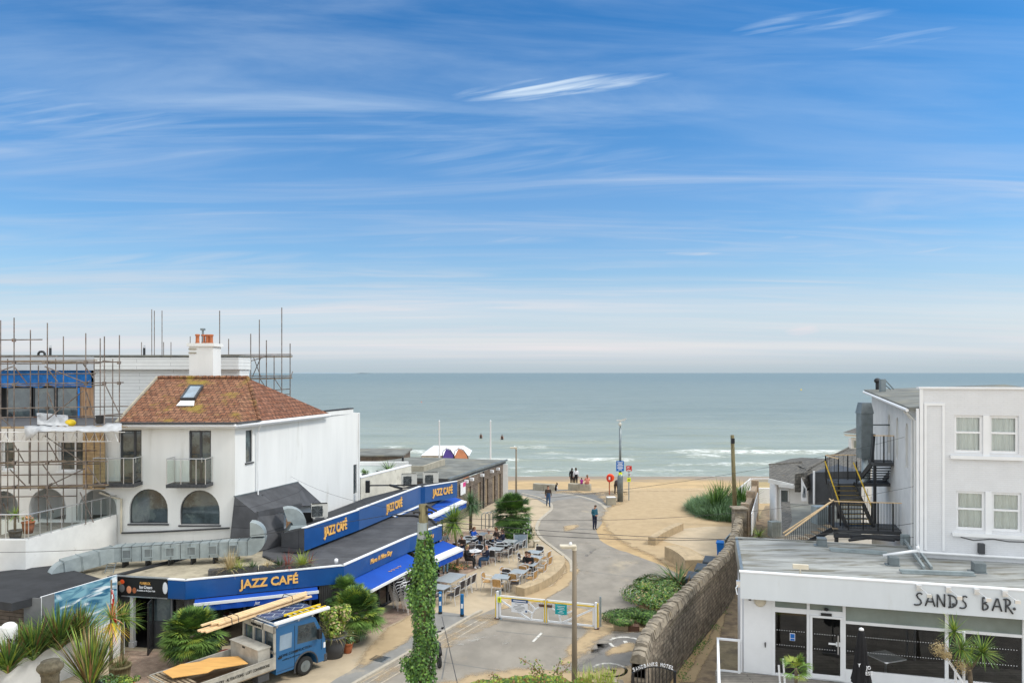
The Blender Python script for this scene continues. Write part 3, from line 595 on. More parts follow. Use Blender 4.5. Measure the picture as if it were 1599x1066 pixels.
for k, hh in enumerate(doors):
    x0, x1 = hh[0][0], hh[1][0]; z0, z1 = hh[0][1], hh[2][1]; c = (x0+x1)/2 + (.15 if k == 0 else 0)
    d = window(house, I0, hh, .10, fw=.08, bars=[(c-.05, c+.05, z0, z1)], name='door')
    b = MB(); b.M = I0; b.box(c+.06, c+.09, .03, .09, z0+1.0, z0+1.25); b.build('handle', 'steel', d)
window(house, M1, h1, .06, fw=.05, sill=True); window(house, M2, h2, .08, fw=.05)
# roof
rl, rr = Vector((-18.75, 39, 10.72)), Vector((-14.06, 39.2, 10.72)); e1, e2, e3, e4 = Vector((-18.55, 34.55, 8.62)), Vector((-12.98, 34.55, 8.62)), Vector((-12.42, 36.25, 8.62)), Vector((-10.72, 43.2, 8.62)); e5 = Vector((-18.55, 43.2, 8.62))
m = MB(); m.poly([e1, e2, rr, rl], 0); m.poly([e2, e3, rr], 0); m.poly([e3, e4, rr], 1); m.poly([e4, e5, rl, rr], 0); m.poly([e5, e1, rl], 2)
m.poly([e1+Vector((0, 0, -.06)), e5+Vector((0, 0, -.06)), e4+Vector((0, 0, -.06)), e3+Vector((0, 0, -.06)), e2+Vector((0, 0, -.06))], 2)
for a, b in ((e1, e2), (e2, e3), (e3, e4)): m.quad(a+Vector((0, 0, -.06)), b+Vector((0, 0, -.06)), b, a, 2)
rf = m.build('roof', ['tile_lichen', 'tile', 'white_render'], house)
m = MB()
for a, b in ((rl, rr), (rr, e3)):
    d = (b-a); k = int(d.length/.36)
    for i in range(k): m.tube([a+d*(i/k)+Vector((0, 0, .02)), a+d*((i+.97)/k)+Vector((0, 0, .045))], .10, 8, 0)
m.build('ridge_tile', 'tile_lichen', rf)
m = MB(); m.beam(e1+Vector((-.03, 0, .02)), rl+Vector((-.03, 0, .03)), .10, .16); m.build('verge', 'concrete', rf)
m = MB(); m.beam(e1+Vector((0, .02, .03)), e2+Vector((0, .02, .03)), .34, .07); m.beam(e2+Vector((0, .02, .03)), e3+Vector((-.05, 0, .03)), .30, .06); m.build('eaves_felt', 'felt', rf)
# skylight on the front slope
def slope(px, py):  # hit the front roof plane
    n = (e2-e1).cross(rl-e1); d = P(px, py, 1)-Vector((0, 0, H)); o = Vector((0, 0, H)); t = (e1-o).dot(n)/d.dot(n); return o+d*t
q = [slope(283, 624), slope(304, 624), slope(317, 604), slope(297, 604)]; nrm = (q[1]-q[0]).cross(q[3]-q[0]).normalized()
if nrm.z < 0: nrm = -nrm
m = MB()
for i in range(4): m.beam(q[i]+nrm*.06, q[(i+1) % 4]+nrm*.06, .08, .12, 0, up=nrm)
sk = m.build('skylight', 'dark_grey', rf); m = MB(); m.poly([p+nrm*.085 for p in q]); mat('glass_sky', (.22, .29, .36), .08, spec=.6, var=.2, vs=1); m.build('pane', 'glass_sky', sk)
m = MB(); z = [slope(275, 634), slope(303, 634), slope(304, 626), slope(282, 626)]; m.poly([p+nrm*.03 for p in z]); m.build('flashing', 'worn_white', rf)
m = MB(); g0 = Vector((0, 0, -.10)); oo = [e1+Vector((0, -.04, 0)), e2+Vector((.02, -.04, 0)), e3+Vector((.05, -.02, 0)), e4+Vector((.05, 0, 0))]
m.tube([p+g0 for p in oo], .065, 8, 0)
for a, b in zip(oo, oo[1:]): m.beam(a.lerp(b, .0)+Vector((-.02, .10, -.12)), b+Vector((-.02, .10, -.12)), .03, .20, 0)
m.build('gutter', 'white_paint', house)
m = MB(); m.tube([oo[2]+Vector((0, 0, -.15)), (-12.55, 36.45, 8.1), (-12.57, 36.42, 3.0)], .04, 8); m.build('downpipe', 'white_paint', house)
m = MB(); m.tube([(hx(170)-.4, 34.9, hz(768)), (hx(180), 34.88, hz(776)), (hx(191), 34.9, hz(778)), (hx(191), 34.9, hz(832))], .05, 8, 0); m.build('downpipe', 'cream', house)
m = MB(); m.tube([(hx(192), 34.88, hz(831)), (hx(250), 34.88, hz(829)), (hx(360), 34.86, hz(823))], .045, 8); m.build('waste_pipe', 'dark_grey', house)
m = MB(); m.tube([(-12.95, 34.95, hz(826)), (-12.5, 36.2, 4.3), (-12.4, 36.6, 4.95)], .05, 8); m.build('waste_pipe', 'dark_grey', house)
def balcony(x0, x1, zb, zt, M=I0, y1=-.85):
    m = MB(); m.M = M; m.box(x0, x1, y1, -.004, zb-.16, zb, 0)
    for i in range(10): m.box(x0+(x1-x0)*i/10+.02, x0+(x1-x0)*(i+1)/10-.02, y1-.02, y1-.003, zb-.14, zb-.02, 0)
    bal = m.build('balcony', 'dark_grey', house)
    for a in ((x0+.03, y1+.03), (x0+(x1-x0)*.37, y1+.03), (x0+(x1-x0)*.75, y1+.03), (x1-.03, y1+.03), (x0+.03, -.05), (x1-.03, -.05)):
        p = MB(); p.M = M; p.tube([(a[0], a[1], zb-.2), (a[0], a[1], zt)], .022, 8); p.build('post', 'steel', bal)
    p = MB(); p.M = M; p.tube([(x0+.03, -.05, zt), (x0+.03, y1+.03, zt), (x1-.03, y1+.03, zt), (x1-.03, -.05, zt)], .025, 8); p.build('handrail', 'steel', bal)
    for a, b in (((x0+.06, y1+.03), (x0+(x1-x0)*.35, y1+.03)), ((x0+(x1-x0)*.39, y1+.03), (x0+(x1-x0)*.73, y1+.03)), ((x0+(x1-x0)*.77, y1+.03), (x1-.06, y1+.03)), ((x0+.03, y1+.08), (x0+.03, -.1)), ((x1-.03, y1+.08), (x1-.03, -.1))):
        p = MB(); p.M = M; p.quad((a[0], a[1], zb+.06), (b[0], b[1], zb+.06), (b[0], b[1], zt-.08), (a[0], a[1], zt-.08)); p.build('glass_panel', 'glass_clear', bal)
balcony(hx(160), hx(223), hz(751), hz(712)); balcony(hx(272), hx(333), hz(752), hz(713))
# chimney
m = MB(); D1 = 40.6; cx0, cx1 = XD(299, D1), XD(336, D1); m.box(cx0, cx1, 40.3, 41.4, 9.6, ZD(540, D1), 0); m.box(cx0-.10, cx1+.10, 40.2, 41.5, ZD(541, D1), ZD(536, D1), 0)
for zz_ in (545, 551): m.box(cx0-.03, cx0+.4, 40.27, 40.5, ZD(zz_+1, D1), ZD(zz_-1, D1), 1)
ch = m.build('chimney', ['white_render', 'concrete'], house)
zc = ZD(536, D1)
for px in (306, 312.5, 319, 324.5):
    m = MB(); m.lathe((XD(px, D1), 40.8+(.25 if px > 310 else 0), zc), [(.10, 0), (.12, .06), (.10, .10), (.095, .4), (.13, .44), (.13, .50), (.08, .52)], 12); m.build('chimney_pot', 'terracotta', ch, True)
m = MB(); m.tube([(XD(312, D1), 41.0, zc), (XD(312, D1), 41.0, ZD(514, D1))], .06, 8); m.box(XD(309, D1), XD(315, D1), 40.9, 41.1, ZD(515, D1), ZD(512, D1)); m.build('flue_pipe', 'galv_dark', ch)
# ---------------------------------------------------------------- arcade wing and modern upper storey behind the scaffold
wing = thing('house', 'long white arcaded villa behind the scaffolding with flat roof and blue sheeted top floor', 'house', (-24, 40, 0))
arches = [arch(hx(-17), hx(28), 4.0, hz(766)), arch(hx(45), hx(103), 4.0, hz(762)), arch(hx(122), hx(182), 4.0, hz(764))]
wnd = [rect(hx(2), hx(23), hz(734), hz(688)), rect(hx(90), hx(142), hz(736), hz(688))]
m = MB(); m.M = I0; xr = hx(183)-.004; m.panel([(-34, 0), (xr, 0), (xr, 8.35), (-34, 8.35)], arches+wnd, 0, 0, .35)
m.M = Matrix.Translation((0, 37, 0)); dr = [rect(hx(2), hx(22), 4.05, hz(778)), arch(hx(60), hx(88), hz(782), hz(762))]
m.panel([(-34, 3), (xr, 3), (xr, 8), (-34, 8)], dr, 0, 0, .1)
m.M = Matrix(); m.box(-34, xr, 35.36, 36.99, 6.75, 6.9, 0)
for x in (hx(36.5), hx(112.5)): m.box(x-.2, x+.2, 35.36, 36.4, 3.9, 6.75)
m.quad((-34, 35, 8.35), (xr, 35, 8.35), (xr, 44, 8.35), (-34, 44, 8.35), 1)
m.build('wall', ['white_render', 'felt'], wing)
for hh in wnd:
    x0, x1 = hh[0][0], hh[1][0]; c = (x0+x1)/2
    window(wing, I0, hh, .12, frame='white_paint', fw=.09, bars=[(c-.05, c+.05, hh[0][1], hh[2][1])] if x1-x0 > 1 else (), sill=True)
for hh in dr: window(wing, Matrix.Translation((0, 37, 0)), hh, .05, frame='white_paint', fw=.07)
D2 = 43.5
def bx(px): return XD(px, D2)
def bz(py): return ZD(py, D2)
IB = Matrix.Translation((0, D2, 0)); m = MB(); m.M = IB
m.box(bx(146), bx(374), .0, 1.6, 7.5, bz(577)-.004, 0); m.box(bx(-60), bx(146)-.004, .9, 1.6, 7.5, bz(577)-.004, 3)
m.box(bx(152), bx(376), -.35, 1.65, bz(577), bz(558), 0); m.box(bx(-60), bx(152)-.003, -.36, 1.65, bz(578), bz(557), 1)
m.box(bx(-60), bx(377), -.38, 1.7, bz(557)+.003, bz(557)+.10, 2)
m.build('upper_storey', ['cladding', 'fascia_grey', 'hut_roof', 'interior'], wing)
m = MB(); m.M = IB                                   # billowing blue sheeting
for i in range(24):
    a, b = bx(-20+i*6.6), bx(-20+(i+1)*6.6)
    s0, s1 = .25*noise.noise((i*.7, 1, 0)), .25*noise.noise(((i+1)*.7, 1, 0)); zb0 = bz(604)+.15*noise.noise((i*.4, 4, 0)); zb1 = bz(604)+.15*noise.noise(((i+1)*.4, 4, 0))
    m.quad((a, .25+s0*.4, bz(578)), (b, .25+s1*.4, bz(578)), (b, .3+s1, zb1), (a, .3+s0, zb0))
m.box(bx(117), bx(120), .28, .3, bz(655), bz(605)); m.build('sheeting', 'tarp_blue', wing)
for a, b in ((1, 42), (44, 79), (80, 116)):
    hh = rect(bx(a), bx(b), bz(657), bz(604)); window(wing, IB, hh, .45, frame='black_metal', glass='glass_dark', fw=.08)
m = MB(); m.M = IB
for i in range(5): m.box(bx(119+i*5.4), bx(119+(i+1)*5.4)-.01, .38+.01*(i % 2), .42, bz(664), bz(602)-.1*(i == 4), 0)
m.build('hoarding', 'hoarding', wing)
m = MB(); m.M = Matrix.Translation((0, 34.6, 0))
for i in range(4): m.box(hx(135+i*6.0), hx(135+(i+1)*6.0)-.015, .1+.02*(i % 2), .2, hz(762), hz(672), 0)
m.box(hx(158), hx(168), .1, .2, hz(762), hz(672), 0); m.build('hoarding', 'plank', wing)
m = MB(); m.M = IB                                   # roof vents
m.tube([(bx(43), 1, bz(557)), (bx(43), 1, bz(551)), (bx(45), 1, bz(548.5)), (bx(48), 1, bz(548)), (bx(51), 1, bz(548.5)), (bx(53), 1, bz(551)), (bx(53), 1, bz(557))], .07, 8); m.build('roof_vent', 'black_metal', wing, True)
for px in (62, 212):
    m = MB(); m.M = IB; m.tube([(bx(px), 1, bz(557)), (bx(px), 1, bz(542))], .07, 10); m.tube([(bx(px), 1, bz(541)), (bx(px), 1, bz(538))], .06, 10, 1); m.build('roof_vent', ['black_metal', 'steel'], wing)
# terrace
ter = thing('terrace_wall', 'white weathered terrace wall with glass balustrade running up to the arcade', 'wall', (-22, 31, 0))
t0, t1, t2 = Vector((XD(-60, 30), 30, 0)), Vector((XD(40, 30), 30, 0)), Vector((hx(184), 34.9, 0))
m = MB()
for a, b, za, zb in ((t0, t1, 4.2, 4.2), (t1, t2, 4.2, 4.3)):
    d = (b-a).normalized(); s = Vector((-d.y, d.x, 0))*.3
    vs = [a, b, b+s, a+s]; m.add([(p.x, p.y, 0) for p in vs]+[(vs[0].x, vs[0].y, za), (vs[1].x, vs[1].y, zb), (vs[2].x, vs[2].y, zb), (vs[3].x, vs[3].y, za)],
                                 [(0, 1, 5, 4), (1, 2, 6, 5), (2, 3, 7, 6), (3, 0, 4, 7), (4, 5, 6, 7)])
m.add([(t0.x, t0.y+.3, 3.9), (t1.x, t1.y+.3, 3.9), (t2.x, 36.9, 3.9), (t0.x, 36.9, 3.9)], [(0, 1, 2, 3)], 1)
m.build('wall', ['worn_white', 'deck_wood'], ter)
for k in range(10):
    f_ = k/9; p = t1.lerp(t2, f_) if k else t1
    q = MB(); q.tube([(p.x+.02, p.y+.15, 4.2), (p.x+.02, p.y+.15, 5.2)], .02, 6); q.build('post', 'steel', ter)
for k in range(3):
    p = t0.lerp(t1, .35+k*.3); q = MB(); q.tube([(p.x, p.y+.15, 4.2), (p.x, p.y+.15, 5.2)], .02, 6); q.build('post', 'steel', ter)
q = MB(); q.tube([t0+Vector((0, .15, 5.2)), t1+Vector((0, .15, 5.2)), t2+Vector((-.02, .0, 5.2))], .025, 8); q.build('handrail', 'steel', ter)
for a, b in ((t0, t1), (t1, t1.lerp(t2, .33)), (t1.lerp(t2, .34), t1.lerp(t2, .66)), (t1.lerp(t2, .67), t2)):
    q = MB(); q.quad(a+Vector((.05, .15, 4.28)), b+Vector((-.05, .15, 4.28)), b+Vector((-.05, .15, 5.12)), a+Vector((.05, .15, 5.12))); q.build('glass_panel', 'glass_clear', ter)
# ---------------------------------------------------------------- scaffolding
scf = thing('scaffolding', 'rusty tube scaffolding with lattice beam and boards wrapped round the arcaded villa', 'scaffolding', (-22, 33.5, 4))
def pole(par, px, y0, y1, D, r=.026, dx=0):
    m = MB(); a, b = P(px, y1, D), P(px+dx, y0, D); m.tube([a, b], r, 6)
    m.build('pole', 'scaffold', par)
def ledger(par, x0, y0, x1, y1, D, Db=None, r=.026, mt='scaffold', name='ledger'):
    m = MB(); m.tube([P(x0, y0, D), P(x1, y1, Db or D)], r, 6); m.build(name, mt, par)
for px, y0, y1, D in ((1, 500, 840, 33.2), (22, 496, 835, 33.4), (47.5, 515, 765, 34.5), (74, 504, 830, 33.2), (99, 525, 815, 34.4), (134, 520, 818, 33.0), (156.5, 528, 760, 34.2), (163, 525, 690, 33.0), (186.5, 523, 690, 33.4), (29, 700, 815, 33), (45.5, 690, 755, 34.0)): pole(scf, px, y0, y1, D)
for x0, y0, x1, y1, D in ((-40, 531, 66, 530, 33.3), (-40, 565, 188, 565, 33.1), (-40, 568, 158, 567, 34.4), (-40, 600, 193, 597, 33.1), (-40, 603, 165, 601, 34.3), (-40, 638, 200, 634, 33.1), (150, 649, 192, 646, 33.4),
                          (-40, 722, 168, 720, 33.1), (-40, 726, 155, 724, 34.0), (-40, 760, 165, 756, 33.1), (-40, 763, 140, 761, 34.0), (-20, 557, 90, 556, 34), (160, 563, 189, 566, 33.4)): ledger(scf, x0, y0, x1, y1, D)
for x0, y0, x1, y1 in ((-30, 590, 20, 572), (22, 572, 42, 598), (72, 572, 90, 596), (70, 572, 132, 597), (130, 568, 146, 590), (75, 612, 88, 650), (73, 655, 130, 610), (135, 612, 150, 660), (164, 600, 186, 645), (0, 650, 20, 668),
                       (70, 680, 130, 722), (20, 690, 38, 722), (75, 690, 92, 720), (66, 724, 92, 760), (15, 732, 40, 758), (72, 760, 135, 730), (137, 728, 157, 757), (125, 768, 146, 815), (69, 770, 84, 800), (5, 785, 16, 810)):
    ledger(scf, x0, y0, x1, y1, 33.05, 33.3, name='brace')
for px, y0, y1, D in ((12, 560, 830, 34.6), (60, 570, 815, 34.8), (87, 560, 720, 34.8), (120, 565, 812, 34.8), (147, 560, 700, 34.7), (176, 560, 670, 34.6)): pole(scf, px, y0, y1, D)
for x0, y0, x1, y1, D in ((-40, 585, 150, 583, 34.6), (-40, 652, 190, 649, 34.4), (-40, 705, 150, 703, 34.6), (-40, 742, 150, 740, 34.6), (-40, 776, 120, 774, 34.4)): ledger(scf, x0, y0, x1, y1, D)
for x, y in ((22, 600), (74, 600), (134, 598), (22, 722), (74, 722), (134, 722), (22, 760), (74, 758)): ledger(scf, x-1, y, x+7, y-4, 33.1, 34.6, name='transom')
# couplers
for px, y in ((22, 566), (74, 566), (134, 566), (186, 566), (22, 600), (74, 600), (134, 598), (163, 598), (186, 598), (74, 637), (134, 637), (22, 722), (74, 722), (134, 722), (22, 760), (74, 760), (134, 758), (22, 531)):
    m = MB(); c = P(px, y, 33.1); m.box(c.x-.06, c.x+.06, c.y-.07, c.y+.05, c.z-.07, c.z+.07); m.build('coupler', 'scaffold', scf)
for k, (x0, y0, x1, y1, D) in enumerate(((-40, 566, 66, 563.5, 33.6), (-40, 564, 150, 562.5, 34.0), (68, 567, 150, 565, 33.7), (-40, 669, 120, 666, 33.5), (-40, 667, 190, 665, 34.0), (-30, 724, 100, 719, 33.5), (40, 722, 160, 719, 33.8), (-20, 763, 80, 758, 33.5), (60, 761, 168, 757, 33.8), (150, 669, 197, 666, 33.3))):
    m = MB(); m.beam(P(x0, y0, D), P(x1, y1, D), .225, .04); m.build('board', 'plank_old' if k < 3 or 5 <= k else 'plank', scf)
m = MB()
for y in (674.5, 689): m.tube([P(-40, y, 32.9), P(195 if y < 680 else 175, y, 32.9)], .022, 6)
for i in range(14):
    x = -30+i*15.5; m.tube([P(x, 689, 32.9), P(x+7.5, 675, 32.9), P(x+7.5+5, 689, 32.9)], .016, 5)
m.build('lattice_beam', 'alu', scf)
def cloth(name, rows, m, par, lab=None, cat=None):
    mb = MB(); k = len(rows[0]); v = [p for r in rows for p in r]
    mb.add(v, [(j*k+i, j*k+i+1, (j+1)*k+i+1, (j+1)*k+i) for j in range(len(rows)-1) for i in range(k-1)]); o = mb.build(name, m, par, smooth=True)
    md = o.modifiers.new('thickness', 'SOLIDIFY'); md.thickness = .012
    if lab: tag(o, lab, cat)
    return o
n1 = lambda a, b, s=1: noise.noise((a*s, b*s, 3.3))
rows = [[P(38+i*7.6, y+3*n1(i, j, .8)-(4 if i > 16 and j < 2 else 0), 33.0-.35*j+.25*n1(i, j, .7)) for i in range(21)] for j, y in enumerate((665, 667.5, 670, 673))]
for j in (2, 3):
    for i in range(3): rows[j][i] = P(40+i*6, (688 if j == 3 else 680)-i*3, 32.6)
cloth('dust_sheet', rows, 'tarp_white', None, 'crumpled white dust sheet draped over the edge of the scaffold boards', 'sheet')
rows = [[P(58+i*5.4-(j == 0)*1.0, y+2.5*n1(i, j, 1.1)+(3-i)*-.3, 33.6-.25*j+.25*n1(i+4, j, .9)) for i in range(10)] for j, y in enumerate((646, 652, 659, 664))]
cloth('tarpaulin', rows, 'tarp_white', None, 'heap of white and blue tarpaulin lying on the scaffold boards below the glazing', 'tarpaulin')
m = MB(); c = P(110, 660, 33.3); m.ball(c, .24, .2, .17, 10, 7); tag(m.build('rubble_bag', 'yellow', None, True), 'small yellow bag on the scaffold boards beside the white tarpaulin', 'bag')
m = MB(); c = P(156, 656, 33.4); m.lathe((c.x, c.y, c.z-.15), [(.14, 0), (.17, .34), (.19, .34), (.19, .37), (.15, .37), (.12, .05)], 14); tag(m.build('bucket', 'black_metal', None), 'black bucket standing on the scaffold boards by the orange hoarding', 'bucket')
sc2 = thing('scaffolding', 'tall tube scaffold tower standing on the seaward end of the white villa above the sea', 'scaffolding', (-18, 52, 0))
for px, y0, y1, D in ((391.5, 521, 600, 51), (405, 499, 602, 53), (416, 531, 612, 51), (428, 556, 612, 53), (440, 480, 622, 51), (453, 536, 625, 52), (343, 485, 560, 53), (357, 529, 560, 53)): pole(sc2, px, y0, y1, D, .035)
for x0, y0, x1, y1, D in ((338, 556, 457, 555, 51), (340, 554, 455, 553, 53), (388, 590, 456, 589, 51), (388, 587, 456, 586.5, 53), (425, 609, 453, 607, 51), (383, 566, 417, 556, 51), (425, 616, 453, 615, 52)): ledger(sc2, x0, y0, x1, y1, D, r=.03)
for x0, y0, x1, y1 in ((396, 558, 408, 590), (407, 559, 394, 588), (405, 590, 415, 605), (453, 590, 457, 580), (428, 590, 440, 608)): ledger(sc2, x0, y0, x1, y1, 51, 51.5, r=.03, name='brace')
for x0, y0, x1, y1, D in ((340, 558, 455, 557, 51.6), (390, 592, 455, 590.5, 51.8)):
    m = MB(); m.beam(P(x0, y0, D), P(x1, y1, D), .5, .06); m.build('board', 'plank_old', sc2)
sc3 = thing('scaffolding', 'row of bare scaffold poles rising behind the flat roof left of the chimney', 'scaffolding', (-24, 54, 8))
for px, y0 in ((221, 534), (237, 483), (241, 485), (253, 485), (255.5, 534), (267, 534), (297, 525)): pole(sc3, px, y0, 575, 54, .03)
ledger(sc3, 205, 559, 300, 558, 54)
# ---------------------------------------------------------------- café
cafe = thing('cafe_building', 'low flat-roofed café with deep blue fascia boards and gold lettering', 'café', (-9, 36, 0))
p0 = Vector((-15.9, 29.5, 0)); p1 = Vector((-13.6, 29.1, 0)); p2 = Vector((-12.85, 28.95, 0)); p3 = Vector((-7.12, 31.2, 0)); p4 = Vector((-5.09, 36.7, 0)); p5 = Vector((-3.76, 39.5, 0))
ZT, ZB = 2.83, 2.10
def V3(p, z): return Vector((p.x, p.y, z))
s0, s1, s2, s3 = Vector((-9.45, 33.5, 0)), Vector((-5.66, 45.7, 0)), Vector((-3.57, 48.0, 0)), Vector((-7.9, 38.0, 0))
m = MB()
m.add([(-20.6, 28.0, 2.72), (p0.x, p0.y, 2.74), (p1.x, p1.y, 2.74), (p2.x, p2.y, 2.74), (-9.0, 30.5, 2.74), (-11.2, 33.0, 2.76), (-11.8, 35, 2.78), (-21.5, 34.9, 2.78)], [tuple(range(8))], 0)
m.add([(-9.0, 30.5, 2.74), (p3.x, p3.y, 2.74), (p4.x, p4.y, 2.74), (p5.x, p5.y, 2.74), (-4.6, 41.5, 2.76), (-5.2, 44, 2.78), (-4.3, 49.8, 2.8), (-9.8, 47.7, 2.8), (-12.6, 36.4, 2.8), (-13.2, 34.95, 2.8), (-11.8, 34.95, 2.78), (-11.2, 33.0, 2.76)], [tuple(range(12))], 1)
rfc = m.build('roof', ['gravel_roof', 'felt'], cafe)
m = MB(); m.beam((-16.2, 29.6, 2.79), (-14.2, 33.2, 2.81), .22, .08, 0); m.beam((-11.1, 33.0, 2.79), (-9.0, 30.6, 2.79), .12, .05, 0)
m.tube([(-4.1, 39.9, 2.8), (-4.5, 41.2, 2.82), (-5.6, 42.2, 2.83), (-7.0, 42.2, 2.83)], .06, 6, 0); m.build('roof_trim', 'felt_dark', rfc)
def fascia(a, b, z0, z1, mt='cafe_blue', par=None, cap=True, t=.12):
    d = (b-a).normalized(); n = Vector((d.y, -d.x, 0))
    m = MB(); M = Matrix.Translation((a.x, a.y, 0)) @ Matrix.Rotation(math.atan2(d.y, d.x), 4, 'Z'); m.M = M; L = (b-a).length
    k = max(1, round(L/2.4))
    for i in range(k): m.box(L*i/k+.004, L*(i+1)/k-.004, 0, t, z0, z1, 0)
    o = m.build('fascia_board', mt, par or cafe)
    if cap:
        c = MB(); c.M = M; c.box(-.01, L+.01, -.02, t+.02, z1+.002, z1+.045); c.build('capping', 'white_paint', o)
    return o, M, L, d
f0, _, _, d0 = fascia(p1, p2-Vector((.004, 0, 0)), ZB, ZT); f1, M_, L_, d1 = fascia(p2, p3, ZB, ZT); f2, _, L2_, d2 = fascia(p3, p4, ZB, ZT); f3, _, L3_, d3 = fascia(p4, p5, ZB-.02, ZT)
def out(d, k=.02): return Vector((d.y, -d.x, 0)).normalized()*k
text('JAZZ CAFÉ', 'lettering', V3(p2, 2.33)+d1*2.0+out(d1), d1, .34, 'gold', f1, width=2.28, bold=.028, extrude=.03)
text('Have A Nice Day', 'lettering', V3(p3, 2.40)+d2*2.1+out(d2), d2, .22, 'gold', f2, width=1.95, shear=.4, bold=.006, extrude=.02)
text('GOUJU', 'lettering', V3(p4, 2.36)+d3*1.25+out(d3), d3, .20, 'gold', f3, width=.95, bold=.01, extrude=.02)
# ice cream sign
m = MB(); dd = (p1-p0).normalized(); M = Matrix.Translation((p0.x, p0.y, 0)) @ Matrix.Rotation(math.atan2(dd.y, dd.x), 4, 'Z'); m.M = M; LL = (p1-p0).length
m.box(0, LL-.006, 0, .1, 2.12, 2.86, 0); m.box(0, LL-.006, -.03, .13, 2.862, 2.89, 1); m.box(.3, LL-.01, -.03, .1, 2.08, 2.117, 1)
ic = m.build('sign_board', ['black', 'steel'], cafe)
for (u, z, rx, rz_, mt) in ((.32, 2.66, .10, .09, 'orange'), (.20, 2.60, .09, .08, 'wicker_tan'), (.30, 2.40, .13, .16, 'grey_panel'), (.62, 2.36, .11, .15, 'flag_orange'), (.86, 2.34, .09, .12, 'terracotta')):
    q = MB(); q.M = M; q.ball((u, .0, z), rx, .012, rz_, 10, 6); q.build('picture', mt, ic)
q = MB(); q.M = M; q.ball((LL-.12, .0, 2.50), .11, .012, .24, 10, 6); q.build('picture', 'sign_white', ic)
text('PURBECK', 'lettering', V3(p0, 2.60)+dd*1.12+out(dd, .01), dd, .10, 'gold', ic, width=.46)
text('Ice Cream', 'lettering', V3(p0, 2.44)+dd*1.10+out(dd, .01), dd, .12, 'sign_white', ic, width=.55, bold=.02)
text('Available at the Jazz Cafe', 'lettering', V3(p0, 2.33)+dd*.98+out(dd, .01), dd, .06, 'sign_white', ic, width=.80, bold=.01)
# ground floor fronts
def front(a, b, z1, bays, par, inset=.25, post='grey_panel', glass='glass_shop', pw=.07, low=.0, door=None):
    d = (b-a).normalized(); M = Matrix.Translation((a.x, a.y, 0)) @ Matrix.Rotation(math.atan2(d.y, d.x), 4, 'Z') @ Matrix.Translation((0, inset, 0))
    m = MB(); m.M = M; us = [0]+bays
    for u in us: m.box(u-pw/2, u+pw/2, -.03, .06, 0, z1, 0)
    for u0, u1 in zip(us, us[1:]): m.box(u0+pw/2, u1-pw/2, -.01, .05, 0, .09+low, 0); m.box(u0+pw/2, u1-pw/2, -.01, .05, z1-.1, z1, 0)
    fr = m.build('shopfront', post, par)
    for u0, u1 in zip(us, us[1:]):
        g = MB(); g.M = M; g.quad((u0+pw/2, .02, .09+low), (u1-pw/2, .02, .09+low), (u1-pw/2, .02, z1-.1), (u0+pw/2, .02, z1-.1)); g.build('pane', glass, fr)
    return M
m = MB()                                            # floor, back walls and posts give the interior depth
m.add([(-17, 32.5, .02), (-16, 29.7, .02), (-12.8, 29.2, .02), (-7.3, 31.4, .02), (-5.2, 36.8, .02), (-4.0, 39.6, .02), (-7, 42, .02), (-10, 36, .02)], [tuple(range(8))])
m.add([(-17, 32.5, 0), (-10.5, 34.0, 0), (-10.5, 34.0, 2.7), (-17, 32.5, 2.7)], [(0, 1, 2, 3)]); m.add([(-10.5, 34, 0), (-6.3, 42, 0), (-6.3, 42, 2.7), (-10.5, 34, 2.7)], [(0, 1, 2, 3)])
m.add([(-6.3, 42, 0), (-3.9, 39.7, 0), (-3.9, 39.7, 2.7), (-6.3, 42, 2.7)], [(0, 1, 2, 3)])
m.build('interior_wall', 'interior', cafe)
m = MB(); q = [Vector((-16.0, 29.75, 0)), Vector((-15.3, 29.62, 0))]
m.M = wallfr(Vector((-15.95, 29.68, 0)), Vector((-13.6, 29.3, 0))); m.box(-.1, .62, 0, .1, 0, 2.1); m.box(1.65, 2.38, 0, .1, 0, 1.1)
m.build('wall', 'dark_grey', cafe)
m = MB(); m.M = wallfr(Vector((-15.95, 29.68, 0)), Vector((-13.6, 29.3, 0))); m.box(.64, .78, -.04, .12, .22, 2.1); m.box(.60, .82, -.07, .14, 0, .22); m.build('door_post', 'white_paint', cafe)
m = MB(); m.M = wallfr(Vector((-15.95, 29.68, 0)), Vector((-13.6, 29.3, 0))) @ Matrix.Translation((1.62, -.02, 0)) @ Matrix.Rotation(R(-68), 4, 'Z')
for x0, x1, z0, z1 in ((0, .07, .02, 2.05), (.73, .80, .02, 2.05), (.07, .73, .02, .12), (.07, .73, 1.97, 2.05)): m.box(x0, x1, 0, .045, z0, z1)
dr_ = m.build('door', 'black_metal', cafe); g = MB(); g.M = m.M; g.quad((.07, .02, .12), (.73, .02, .12), (.73, .02, 1.97), (.07, .02, 1.97)); g.build('pane', 'glass_shop', dr_)
m = MB(); m.M = wallfr(Vector((-15.95, 29.68, 0)), Vector((-13.6, 29.3, 0))); m.quad((1.66, .05, 1.1), (2.36, .05, 1.1), (2.36, .05, 2.1), (1.66, .05, 2.1)); m.build('pane', 'glass_dark', cafe)
front(p1, p2, ZB, [.75], cafe, glass='glass_shop')
front(p2, p3, ZB, [.28, .62, .98, 2.2, 3.4, 4.3, 4.55, 4.8, 5.5, 6.1], cafe, pw=.09, post='dark_timber')
m = MB(); m.M = wallfr(p2, p3)
for i in range(7): m.box(.02+i*.085, .10+i*.085, .1, .2, 0, 2.08)
m.build('timber_cladding', 'dark_timber', cafe); m = MB(); m.M = wallfr(p2, p3)
for i in range(11): m.box(5.15+i*.088, 5.225+i*.088, .08, .18, 0, 2.08)
m.build('timber_cladding', 'dark_timber', cafe)
